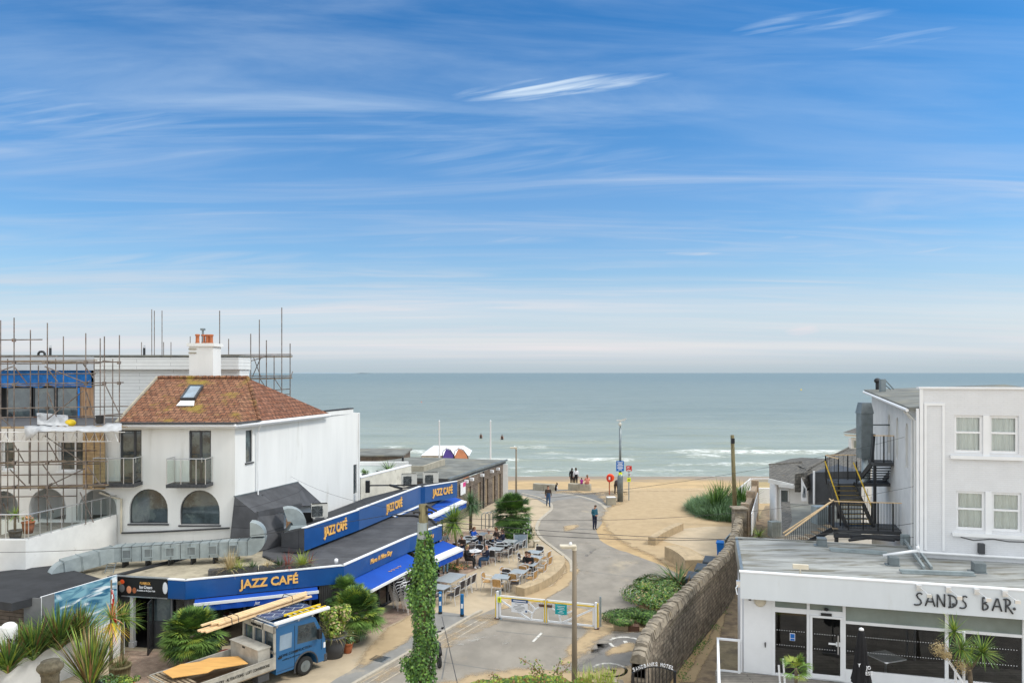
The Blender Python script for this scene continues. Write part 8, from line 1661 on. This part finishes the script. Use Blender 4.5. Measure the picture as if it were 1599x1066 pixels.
# terrace plants on the left
for (px, py, lab) in ((44, 812, 'terracotta pot with orange flowers on the arcade terrace'),):
    D = 31.5; x = XD(px, D); t = shrub('potted_plant', lab, 'potted plant', (x, D, 4.6), (.28, .2, .2), 220, .06, ['flag_orange', 'green2']); pot(t, (x, D, 4.15), .24, .5, 'terracotta')
D = 31.2; x = XD(24, D); t = spiky('potted_palm', 'small spiky palm in a pot on the arcade terrace', 'potted palm', (x, D, 3.9), [((x, D, 4.95), 60, .5, .03, -.2, 1.4, .6, (0, 1, 3), rp2, 4, .03)], GM, trunk=([(x, D, 4.3), (x, D, 4.95)], [.04, .03])); pot(t, (x, D, 3.9), .25, .45, 'pot_grey')
D = 54.5; x = XD(607, D); t = spiky('potted_palm', 'cycad like potted palm on the terrace beside the white house', 'potted palm', (x, D, 3.1), [((x, D, 3.75), 60, 1.1, .08, .1, 1.2, .5, (0, 1), rp2, 4, .05)], ['green1', 'green2']); pot(t, (x, D, 3.1), .4, .65, 'pot_grey')
D = 54; x = XD(571, D); t = shrub('potted_plant', 'clipped box ball in a grey pot on the far terrace', 'potted plant', (x, D, 3.5), (.3, .3, .3), 400, .06, ['green1', 'green2']); pot(t, (x, D, 3.1), .28, .5, 'pot_grey')
# roof ladder on the gravel roof
t = thing('ladder', 'old metal ladder lying on the gravel roof behind the ice cream sign', 'ladder', (-16.3, 30.5, 2.8)); a, b = G(170, 894, 2.85), G(178, 868, 3.1)
for dx in (-.17, .17): m = MB(); m.tube([a+Vector((dx, 0, 0)), b+Vector((dx, 0, 0))], .02, 6); m.build('rail', 'galv_dark', t)
m = MB(); [m.tube([a.lerp(b, i/8)+Vector((-.17, 0, 0)), a.lerp(b, i/8)+Vector((.17, 0, 0))], .014, 5) for i in range(1, 8)]; m.build('rungs', 'galv_dark', t)
# buoys and headland marks in the sea
for k, (px, py, s_, lab) in enumerate(((1251, 609, .55, 'yellow buoy floating far out on the right of the sea'), (658, 628, .25, 'small orange buoy far out left of centre'))):
    c = P(px, py, 12.5*F/(py-HZ)); m = MB(); m.lathe((c.x, c.y, -1.7), [(s_*1.0, 0), (s_*1.1, s_*.8), (s_*.5, s_*1.3), (s_*.12, s_*2.4)], 12); tag(m.build('buoy', 'yellow' if k == 0 else 'orange', None, True), lab, 'buoy')
# ---------------------------------------------------------------- truck
TD = Vector((math.sin(R(38)), math.cos(R(38)), 0)); c = Vector((-7.5, 26.8, 0)); LT = Vector((-TD.y, TD.x, 0))
tr = thing('flatbed_truck', 'blue crew cab dropside truck loaded with timber and plywood in front of the café', 'truck', c, math.atan2(TD.y, TD.x)); M = WM(tr)   # x forward, y to the left, wheel contact line y=0
yl, yr = 1.86, 0.0
def prof(m, pts, y0, y1, mi=0):
    n = len(pts); m.add([(a, y0, b) for a, b in pts]+[(a, y1, b) for a, b in pts], [tuple(range(n)), tuple(range(2*n-1, n-1, -1))]+[(i, n+i, n+(i+1) % n, (i+1) % n) for i in range(n)], mi)
cabp = [(-1.25, .42), (-1.25, 2.0), (-1.15, 2.06), (.30, 2.06), (.42, 2.0), (.80, 1.25), (.86, 1.1), (.90, .45), (.84, .30), (.48, .30)]+[(.0+.48*math.cos(a), .36+.48*math.sin(a)) for a in [R(x) for x in (10, 35, 60, 90, 120, 145, 170)]]+[(-.5, .40)]
m = MB(); m.M = M; loops = [[Vector((a, b, 0)) for a, b in cabp]]; tris = tessellate_polygon(loops)
for y, fl in ((0.0, 0), (yl, 1)): m.add([(a, y, b) for a, b in cabp], [t_ if fl else (t_[0], t_[2], t_[1]) for t_ in tris])
n = len(cabp); m.add([(a, 0, b) for a, b in cabp]+[(a, yl, b) for a, b in cabp], [(i, n+i, n+(i+1) % n, (i+1) % n) for i in range(n)])
cab = m.build('cab', 'truck_blue', tr)
def side(pts, y, mt, name, par, inset=0.0):
    q = MB(); q.M = M; q.add([(a, y, b) for a, b in pts], [tuple(range(len(pts)))]); return q.build(name, mt, par)
for y in (-.006, yl+.006):
    side([(-.38, 1.25), (.60, 1.18), (.62, 1.28), (.36, 1.86), (-.34, 1.9)], y, 'glass_dark', 'window', cab)
    side([(-1.12, 1.22), (-.62, 1.22), (-.60, 1.75), (-1.10, 1.75)], y, 'glass_sky' if y < 0 else 'glass_dark', 'window', cab)
q = MB(); q.M = M; q.box(-.49, -.475, -.008, -.002, .5, 1.95); q.box(.68, .69, -.008, -.002, .75, 1.2); q.box(-1.22, -.49, -.008, -.003, .495, .505); q.build('door_seam', 'black_metal', cab)
for x, z in ((-.42, 1.02), (-1.1, .98)): q = MB(); q.M = M; q.box(x-.07, x+.07, -.03, -.003, z-.03, z+.03); q.build('door_handle', 'black_metal', cab)
q = MB(); q.M = M; q.poly([(.46, .08, 1.95), (.46, yl-.08, 1.95), (.815, yl-.08, 1.27), (.815, .08, 1.27)]); q.M = M @ Matrix.Translation((.012, 0, .008)); q2 = MB(); q2.M = q.M; q2.poly([(.455, .08, 1.93), (.455, yl-.08, 1.93), (.80, yl-.08, 1.28), (.80, .08, 1.28)]); q2.build('windscreen', 'glass_dark', cab)
q = MB(); q.M = M; q.box(.80, .96, -.01, yl+.01, .25, .55); q.build('bumper', 'dark_grey', tr, bevel=.03)
q = MB(); q.M = M; [q.tube([(.50*math.cos(R(a)), -.015, .36+.50*math.sin(R(a))), (.50*math.cos(R(a+18)), -.015, .36+.50*math.sin(R(a+18)))], .03, 6) for a in range(-5, 180, 18)]; q.build('wheel_arch', 'dark_grey', tr)
q = MB(); q.M = M; q.box(.40, .55, -.24, -.10, 1.25, 1.6); q.tube([(.55, -.0, 1.5), (.5, -.16, 1.5)], .02, 6); q.build('mirror', 'black_metal', tr, bevel=.02)
q = MB(); q.M = M; q.box(.78, .87, -.005, .22, .78, .98); q.build('headlight', 'sign_white', tr)
def wheel(x, y, r=.34, w=.22):
    q = MB(); q.M = M @ Matrix.Translation((x, y, r)) @ Matrix.Rotation(-math.pi/2, 4, 'X'); s_ = -1 if y < 1 else 1
    q.lathe((0, 0, -w/2), [(r*.62, 0), (r*.95, 0), (r, w*.15), (r, w*.85), (r*.95, w), (r*.62, w)], 24); wh = q.build('wheel', 'tyre', tr, True)
    q = MB(); q.M = M @ Matrix.Translation((x, y+s_*(-0), r)) @ Matrix.Rotation(-math.pi/2, 4, 'X'); zf = (w/2 if y > 1 else -w/2); q.lathe((0, 0, min(zf*.7, zf*1.02)), [(r*.6, 0), (r*.62, abs(zf)*.32)], 20); q.lathe((0, 0, zf*1.12-.01), [(r*.24, 0), (r*.24, .03)], 12); q.build('rim', 'galv_dark', wh)
for x in (0.0, -2.75):
    for y in (.13, yl-.13): wheel(x, y)
q = MB(); q.M = M; q.box(-4.5, -.9, .45, .60, .42, .60); q.box(-4.5, -.9, 1.25, 1.4, .42, .60); q.box(-1.2, -.75, .04, .3, .38, .6); q.build('chassis', 'black_metal', tr)
q = MB(); q.M = M; q.box(-1.95, -1.5, .02, .4, .32, .62); q.build('fuel_tank', 'dark_grey', tr, bevel=.03)
q = MB(); q.M = M; q.box(-4.75, -1.30, -.04, yl+.04, .64, .70); q.build('bed_floor', 'plank_old', tr)
for (x0, x1, y0, y1) in ((-4.75, -1.36, -.05, -.02), (-4.75, -1.36, yl+.02, yl+.05), (-4.78, -4.75, -.02, yl+.02)):
    q = MB(); q.M = M; q.box(x0, x1, y0, y1, .68, 1.08)
    if x1-x0 > 1: [q.box(x0, x1, y0-.008, y1+.008, z-.01, z+.01) for z in (.74, 1.065)]
    ds = q.build('dropside', 'truck_alu', tr)
    if y0 == -.05: text('ROOFING · CARPENTRY · ALTERATIONS · LOFT CONVERSIONS', 'lettering', M @ Vector((-4.3, -.062, .83)), M.to_3x3() @ Vector((1, 0, 0)), .10, 'black', ds, width=2.75, extrude=.004)
q = MB(); q.M = M; [q.box(-1.36, -1.29, y, y+.07, .66, 2.12) for y in (-.05, .60, 1.2, yl-.02)]; q.box(-1.36, -1.29, -.05, yl+.05, 1.90, 2.12); q.box(-1.36, -1.29, -.05, yl+.05, 1.18, 1.24); hb = q.build('headboard', 'truck_alu', tr)
text('NISSAN', 'lettering', M @ Vector((-1.368, 1.35, 1.96)), M.to_3x3() @ Vector((0, -1, 0)), .09, 'black', hb, width=.62, bold=.02)
for y0, y1 in ((.05, .58), (.69, 1.18), (1.29, 1.8)): q = MB(); q.M = M; q.quad((-1.27, y0, 1.26), (-1.27, y1, 1.26), (-1.27, y1, 1.86), (-1.27, y0, 1.86)); q.build('rear_window', 'glass_dark', cab)
text('HOME CONSTRUCTION', 'lettering', M @ Vector((-1.12, -.012, .98)), M.to_3x3() @ Vector((1, 0, 0)), .09, 'black', cab, width=1.35, extrude=.003)
text('roofing & carpentry', 'lettering', M @ Vector((-1.0, -.012, .84)), M.to_3x3() @ Vector((1, 0, 0)), .055, 'black', cab, width=.75, extrude=.003)
q = MB(); q.M = M; q.box(-1.9, -1.42, .1, yl-.05, .705, 1.42, 0); q.box(-1.93, -1.40, .07, yl-.02, 1.424, 1.46, 0); q.box(-1.915, -1.90, .9, 1.05, 1.34, 1.44, 1); tag(q.build('tool_chest', ['truck_alu', 'black_metal']), 'long grey metal tool chest standing on the truck bed behind the cab', 'tool chest')
for x in (-1.2, -.3, .3): q = MB(); q.M = M; q.box(x-.02, x+.02, -.05, yl+.05, 2.13, 2.17); q.box(x-.02, x+.02, .0, .04, 2.05, 2.13); q.box(x-.02, x+.02, yl-.04, yl, 2.05, 2.13); q.build('roof_rack', 'alu', tr)
q = MB(); q.M = M; q.box(-1.15, .75, .55, 1.4, 2.18, 2.22); tag(q.build('roof_panel', 'pv_blue'), 'blue gridded panel lying on the truck roof under the timber', 'panel')
q = MB(); q.M = M; q.box(-1.35, 1.0, -.12, .02, 2.175, 2.29); tag(q.build('rack_tube', 'white_paint', None, bevel=.03), 'long white tube on the near edge of the truck roof', 'tube')
t = thing('ladder', 'yellow ladder lying on the truck roof beside the white tube', 'ladder', M @ Vector((0, .3, 2.18)), math.atan2(TD.y, TD.x))
for y in (.12, .45): q = MB(); q.M = M; q.box(-.6, 1.0, y, y+.04, 2.2, 2.28); q.build('rail', 'yellow', t)
for i in range(6): q = MB(); q.M = M; q.box(-.5+i*.26, -.46+i*.26, .16, .45, 2.22, 2.25); q.build('rung', 'alu', t)
rt = random.Random(8)
for i in range(7):
    q = MB(); x0 = -3.0+rt.uniform(-.25, .9); x1 = 1.0+rt.uniform(-.3, .15); y = 1.30+(i % 4)*.11; z = 2.25+(i//4)*.07; q.M = M @ Matrix.Translation((0, 0, 0)); q.beam((x0, y+.25, z-.18+.02*i), (x1, y-.1, z+.14+.01*i), .10, .055); tag(q.build('timber_length', 'new_wood'), 'fresh sawn timber length strapped on the truck roof', 'timber', 'timber lengths strapped on the truck roof')
for x in (-2.2, -1.95, .3): q = MB(); q.M = M; q.tube([(x, 1.2, 2.2+.07*(x+2)), (x, 1.25, 2.42+.07*(x+2)), (x, 1.75, 2.42+.07*(x+2)), (x, 1.95, 2.15+.07*(x+2))], .014, 5); tag(q.build('strap', 'black_metal'), 'dark strap tied round the timber on the truck', 'strap', 'straps round the roof timber')
q = MB(); q.M = M @ Matrix.Translation((-3.25, 1.15, 1.10)) @ Matrix.Rotation(R(4), 4, 'Y') @ Matrix.Rotation(R(-8), 4, 'Z'); pts = [(-1.25, -.55), (-.2, -.75), (.1, -.55), (1.2, -.7), (1.25, .2), (.4, .62), (.0, .45), (-.6, .55), (-1.3, .2)]; q.prism(pts, 0, .018); tag(q.build('plywood_sheet', 'ply'), 'orange plywood sheet with a ragged outline lying on the truck bed', 'plywood')
t = thing('trestle', 'grey slatted trestle carrying the plywood at the tail of the truck', 'trestle', M @ Vector((-4.3, .9, .7)), math.atan2(TD.y, TD.x))
for i in range(6): q = MB(); q.M = M; q.box(-4.85+i*.14, -4.77+i*.14, .2, 1.9, 1.03, 1.06); q.build('slat', 'plank_old', t)
for x, y in ((-4.7, .3), (-4.7, 1.8), (-4.1, .3), (-4.1, 1.8)): q = MB(); q.M = M; q.box(x-.03, x+.03, y-.03, y+.03, .705, 1.03); q.build('leg', 'plank_old', t)
# ---------------------------------------------------------------- people
def body(name, label, loc, rz, J, mats, hair=None, cat='person', rscale=1.0, female=False, extra=None):
    """J: joint positions in metres, local frame facing -y. One skinned surface, clothing by nearest bone."""
    seq = [('pel', 'chest', .135, .15), ('chest', 'neck', .15, .06), ('neck', 'head', .055, .085)]
    V = []; E = []; Rr = []; idx = {}; bone = []
    def vtx(k, p, r):
        if k not in idx: idx[k] = len(V); V.append(Vector(p)); Rr.append(r)
        return idx[k]
    vtx('pel', J['pel'], .15); vtx('waist', Vector(J['pel']).lerp(Vector(J['chest']), .45), .150); vtx('chest', J['chest'], .165); vtx('neckb', Vector(J['chest']).lerp(Vector(J['neck']), .75), .075); vtx('neck', J['neck'], .05)
    hd = Vector(J['head']); nk = Vector(J['neck']); up = (hd-nk).normalized(); vtx('jaw', nk+up*.06, .072); vtx('head', hd, .088); vtx('crown', hd+up*.065, .062)
    E += [('pel', 'waist', 'L'), ('waist', 'chest', 'T'), ('chest', 'neckb', 'T'), ('neckb', 'neck', 'S'), ('neck', 'jaw', 'S'), ('jaw', 'head', 'S'), ('head', 'crown', 'S')]
    for s in 'lr':
        for a, b, ra, rb in ((s+'sh', s+'el', .072, .056), (s+'el', s+'wr', .056, .036), (s+'wr', s+'ha', .033, .034)): vtx(a, J[a], ra); vtx(b, J[b], rb)
        E += [('chest', s+'sh', 'T'), (s+'sh', s+'el', 'A'), (s+'el', s+'wr', 'F'), (s+'wr', s+'ha', 'S')]
        vtx(s+'hip', J[s+'hip'], .115); vtx(s+'kn', J[s+'kn'], .075); vtx(s+'an', J[s+'an'], .052); vtx(s+'to', J[s+'to'], .038)
        E += [('pel', s+'hip', 'L'), (s+'hip', s+'kn', 'L'), (s+'kn', s+'an', 'L'), (s+'an', s+'to', 'B')]
    me = bpy.data.meshes.new('sk'); me.from_pydata([tuple(v*rscale) for v in V], [(idx[a], idx[b]) for a, b, _ in E], []); ob = bpy.data.objects.new('sk', me); COL.objects.link(ob)
    ob.modifiers.new('s', 'SKIN'); sv = me.skin_vertices[0].data
    for i, r in enumerate(Rr): sv[i].radius = (r*rscale*(1.15 if i in (0, 1, 2) else 1), r*rscale*(.85 if i in (0, 1, 2) else 1)); sv[i].use_root = (i == 0)
    sb = ob.modifiers.new('u', 'SUBSURF'); sb.levels = 1; sb.render_levels = 1
    out = bpy.data.meshes.new_from_object(ob.evaluated_get(bpy.context.evaluated_depsgraph_get())); bpy.data.objects.remove(ob)
    mk = list(dict.fromkeys(mats.values())); out.materials.clear(); [out.materials.append(MAT[q]) for q in mk]
    segs = [(V[idx[a]]*rscale, V[idx[b]]*rscale, t) for a, b, t in E]
    for p in out.polygons:
        c = p.center; best = min(segs, key=lambda s_: (c-(s_[0]+(s_[1]-s_[0])*max(0, min(1, (c-s_[0]).dot(s_[1]-s_[0])/max(1e-9, (s_[1]-s_[0]).length_squared))))).length); p.material_index = mk.index(mats[best[2]]); p.use_smooth = True
    # fingers, thumb, nose, ears and eyes joined into the same surface
    g = MB(); verts = [v.co.copy() for v in out.vertices]; faces = [tuple(p.vertices) for p in out.polygons]; mi0 = [p.material_index for p in out.polygons]
    for s in 'lr':
        w, h = Vector(J[s+'wr']), Vector(J[s+'ha']); d = (h-w).normalized(); sd_ = d.cross(Vector((0, 1, 0))); sd_ = sd_.normalized() if sd_.length > .1 else Vector((1, 0, 0)); pn = d.cross(sd_)
        for k, L in enumerate((.055, .065, .06, .045)): o = h+sd_*(k-1.5)*.018; g.tube([q*rscale for q in (o-d*.02, o+d*L*.6, o+d*L+pn*.02)], [.009, .008, .006], 5, 0)
        o = (w+h)/2+sd_*-.03; g.tube([q*rscale for q in (o, o-sd_*.02+d*.03, o-sd_*.025+d*.055)], [.011, .009, .007], 5, 0)
    fw = Vector(J.get('face', (0, -1, 0))).normalized(); fs_ = up.cross(fw).normalized()
    g.tube([q*rscale for q in (hd+fw*.075+up*.01, hd+fw*.108-up*.02)], [.008, .014], 5, 0)
    for s_ in (-1, 1): g.ball((hd+fs_*.088*s_)*rscale, .012*rscale, .02*rscale, .028*rscale, 6, 4, 0); g.ball((hd+fw*.084+fs_*.032*s_+up*.012)*rscale, .011*rscale, .008*rscale, .008*rscale, 6, 4, 1)
    g.ball((hd+fw*.086-up*.045)*rscale, .022*rscale, .008*rscale, .007*rscale, 6, 4, 2)
    bm = MB(); bm.v = verts+g.v; off_ = len(verts); bm.f = faces+[tuple(off_+i for i in f) for f in g.f]
    sk_i = mk.index(mats['S']); mk2 = mk+['black', 'sea_red']; bm.m = mi0+[sk_i if q == 0 else (len(mk) if q == 1 else len(mk)+1) for q in g.m]
    t = thing('person', label, cat, loc, rz); bm.M = Matrix(); W_ = WM(t); bm.v = [W_ @ Vector(q) for q in bm.v]; bm.build('body', mk2, t, True)
    if hair:
        hm, ln = hair; q = MB(); q.M = W_; c = (hd+up*.03-fw*.018)*rscale; q.ball(c, .098*rscale, .098*rscale, .092*rscale, 12, 8)
        if ln: q.tube([c, c-fw*.06*rscale-up*.08*rscale, c-fw*.07*rscale-up*(.08+ln)*rscale], [.085*rscale, .085*rscale, .04*rscale], 8)
        # trim the face side
        q.v = [v-(W_.to_3x3() @ fw)*(.035 if (W_.inverted() @ v-hd*rscale).dot(fw) > .04 and (W_.inverted() @ v-hd*rscale).dot(up) < .06 else 0) for v in q.v]
        q.build('hair', hm, t, True)
    return t
def pose(kind, **kw):
    J = {}
    if kind in ('stand', 'walk'):
        J = dict(pel=(0, 0, .95), chest=(0, 0, 1.32), neck=(0, 0, 1.50), head=(0, -.02, 1.64), lsh=(.19, 0, 1.41), rsh=(-.19, 0, 1.41), lel=(.24, .02, 1.14), rel=(-.24, .02, 1.14), lwr=(.25, -.06, .90), rwr=(-.25, -.06, .90), lha=(.25, -.08, .82), rha=(-.25, -.08, .82),
                 lhip=(.09, 0, .88), rhip=(-.09, 0, .88), lkn=(.10, -.02, .48), rkn=(-.10, -.02, .48), lan=(.10, .02, .07), ran=(-.10, .02, .07), lto=(.11, -.14, .04), rto=(-.11, -.14, .04))
        if kind == 'walk': J.update(lkn=(.09, -.18, .50), lan=(.09, -.22, .08), lto=(.10, -.38, .06), rkn=(-.09, .02, .47), ran=(-.09, .28, .12), rto=(-.09, .16, .05), lwr=(.26, .12, .92), lha=(.26, .14, .84), rwr=(-.24, -.20, .95), rha=(-.24, -.25, .88))
    if kind == 'sit':
        J = dict(pel=(0, .02, .54), chest=(0, -.02, .90), neck=(0, -.05, 1.09), head=(0, -.09, 1.22), lsh=(.19, -.02, 1.0), rsh=(-.19, -.02, 1.0), lel=(.25, -.12, .78), rel=(-.25, -.12, .78), lwr=(.14, -.34, .78), rwr=(-.14, -.34, .78), lha=(.09, -.41, .80), rha=(-.09, -.41, .80),
                 lhip=(.10, -.04, .52), rhip=(-.10, -.04, .52), lkn=(.13, -.46, .52), rkn=(-.13, -.46, .52), lan=(.12, -.42, .09), ran=(-.12, -.50, .09), lto=(.12, -.58, .05), rto=(-.12, -.66, .05))
    if kind == 'bend':
        J = dict(pel=(0, .15, .92), chest=(0, -.22, 1.10), neck=(0, -.40, 1.10), head=(0, -.53, 1.06), lsh=(.19, -.28, 1.06), rsh=(-.19, -.28, 1.06), lel=(.22, -.38, .80), rel=(-.22, -.38, .80), lwr=(.16, -.48, .58), rwr=(-.16, -.48, .58), lha=(.15, -.51, .50), rha=(-.15, -.51, .50),
                 lhip=(.10, .12, .86), rhip=(-.10, .12, .86), lkn=(.12, .05, .47), rkn=(-.12, .05, .47), lan=(.12, .10, .07), ran=(-.12, .10, .07), lto=(.12, -.06, .04), rto=(-.12, -.06, .04), face=(0, -.3, -1))
    J.update(kw); return {k: Vector(v) for k, v in J.items()}
def cl(T_, L_, sk='skin', A=None, F_=None, B_='shoe'): return {'T': T_, 'L': L_, 'S': sk, 'A': A or T_, 'F': F_ or A or T_, 'B': B_}
c = G(856, 791); body('person', 'woman with long dark hair in an open dark jacket and jeans walking up the road', c, R(5), pose('walk'), cl('brown_cloth', 'denim'), ('hair_brown', .22))
c = G(928.5, 826.5); body('person', 'man in a teal jumper and dark trousers looking down on the road', c, R(35), pose('stand', head=(0, -.09, 1.62), lwr=(.10, -.25, 1.06), lha=(.04, -.30, 1.06), rwr=(-.12, -.22, 1.04), rha=(-.06, -.28, 1.04), face=(0, -1, -.5)), cl('teal_cloth', 'navy'), ('hair_brown', 0))
c = G(901, 766); body('person', 'adult in a white top and black trousers standing behind the concrete bench facing the sea', (c.x, c.y+1.2, .25), R(190), pose('stand'), cl('white_cloth', 'black_cloth'), ('hair_brown', .1))
body('person', 'adult in dark clothes leaning close beside the one in the white top', (c.x-.35, c.y+1.4, .2), R(160), pose('stand'), cl('black_cloth', 'black_cloth'), ('hair_black', .18))
c = G(909, 767); body('person', 'small child in purple sitting on the concrete bench', (c.x, c.y+.45, .38), R(180), pose('sit'), cl('purple_cloth', 'purple_cloth'), ('hair_brown', .1), rscale=.62)
c = G(918, 767.5); body('person', 'woman in a salmon pink top sitting on the concrete bench by the child', (c.x, c.y+.5, .22), R(185), pose('sit'), cl('salmon_cloth', 'salmon_cloth'), ('hair_ginger', .16), rscale=.95)
c = G(957, 768); body('person', 'person in a navy coat bending over beside the red lifebuoy housing', (c.x+.18, c.y-1.2, 0), R(150), pose('bend'), cl('navy', 'brown_cloth'), ('hair_black', 0), rscale=1.1)
for (px, py, lab) in ((751, 684, 'dark swimmer standing waist deep in the sea left of the bare flagpole'), (784, 686, 'second dark swimmer farther right in the sea beyond the bare flagpole')):
    D = 12.5*F/(py-HZ); body('person', lab, (XD(px, D), D, -2.3), R(180), pose('stand'), cl('black_cloth', 'black_cloth', A='skin'), ('hair_black', 0), rscale=1.0)
def seated(px, py, rz, lab, cloth_, hair, z=.52, **kw):
    c = G(px, py, z); body('person', lab, (c.x, c.y, 0), rz, pose('sit', **kw), cloth_, hair)
seated(739, 842, R(60), 'person in a bright blue jacket sitting at a table under the yucca', cl('blue_cloth', 'denim', F_='white_cloth'), ('hair_ginger', .12))
seated(763, 846, R(10), 'grey haired sitter in a beige jumper seen from the back', cl('beige_cloth', 'black_cloth'), ('hair_grey', 0))
seated(776, 843, R(-60), 'brown haired sitter with curls opposite the beige jumper', cl('brown_cloth', 'denim'), ('hair_ginger', .08))
seated(786, 846, R(-80), 'sitter in a navy top beside the leafy bush', cl('navy', 'denim'), ('hair_brown', .1))
seated(728, 872, R(75), 'blond woman in a long black coat sitting left of the cluttered round table', cl('black_cloth', 'black_cloth', B_='shoe_white'), ('straw', .12))
seated(762, 872, R(-85), 'bald man in a navy jacket sitting right of the cluttered round table', cl('navy', 'denim', B_='shoe_white'), None)
seated(820, 883, R(60), 'dark haired person in black sitting at the white topped table', cl('black_cloth', 'black_cloth'), ('hair_brown', 0))
seated(827, 884, R(-20), 'person in a black hood leaning close at the white topped table', cl('black_cloth', 'black_cloth'), ('hair_black', .1))
seated(722, 855, R(-20), 'brown haired sitter partly hidden behind the blond woman in black', cl('brown_cloth', 'navy'), ('hair_brown', 0))
seated(694, 849, R(40), 'balding man sitting behind the third awning', cl('grey_cloth', 'navy'), ('hair_grey', 0))
c = G(693, 902); body('person', 'person in an olive top and pale jeans standing under the third awning', (c.x, c.y+.9, 0), R(20), pose('stand'), cl('olive_cloth', 'pale_denim', A='olive_cloth', F_='skin'), ('hair_ginger', .1))
c = G(338, 1034); body('person', 'worker in a dark navy hoodie stooping between the fan palm and truck', (XD(340, 28.2), 28.2, 0), R(-80), pose('bend'), cl('navy', 'navy'), ('hair_black', 0))
m = MB(); c = Vector((XD(352, 27.6), 27.6, 0)); m.lathe((c.x, c.y, 0), [(.26, 0), (.33, .5), (.35, .5), (.35, .54), (.3, .54), (.26, .1)], 16); tag(m.build('tub', 'pot_red', None, True), 'dark red plastic tub beside the stooping worker', 'tub')
# dog sitting on the promenade
c = G(868, 766); t = thing('dog', 'small black and white dog sitting near the end of the concrete bench', 'dog', (c.x, c.y, 0), R(120)); q = MB(); q.M = WM(t)
q.tube([(0, .22, .12), (0, .14, .2), (0, .02, .34), (0, -.06, .46), (0, -.10, .56)], [.08, .15, .13, .09, .07], 10, 0); q.ball((0, -.14, .64), .08, .09, .075, 10, 7, 0); q.tube([(0, -.18, .63), (0, -.30, .60)], [.05, .028], 8, 1)
for s in (-1, 1): q.tube([(s*.06, -.04, .38), (s*.065, -.10, .2), (s*.065, -.11, .02), (s*.065, -.17, .02)], [.05, .035, .03, .03], 6, 1); q.tube([(s*.10, .12, .2), (s*.13, .0, .2), (s*.12, .12, .04), (s*.12, -.02, .03)], [.08, .06, .035, .03], 6, 0); q.tube([(s*.05, -.12, .69), (s*.08, -.10, .78)], [.03, .01], 5, 0)
q.tube([(0, .26, .08), (.05, .40, .06), (.12, .5, .12)], [.035, .03, .015], 6, 0); q.ball((0, -.11, .36), .09, .05, .13, 8, 6, 1); q.build('body', ['black_cloth', 'white_cloth'], t, True)
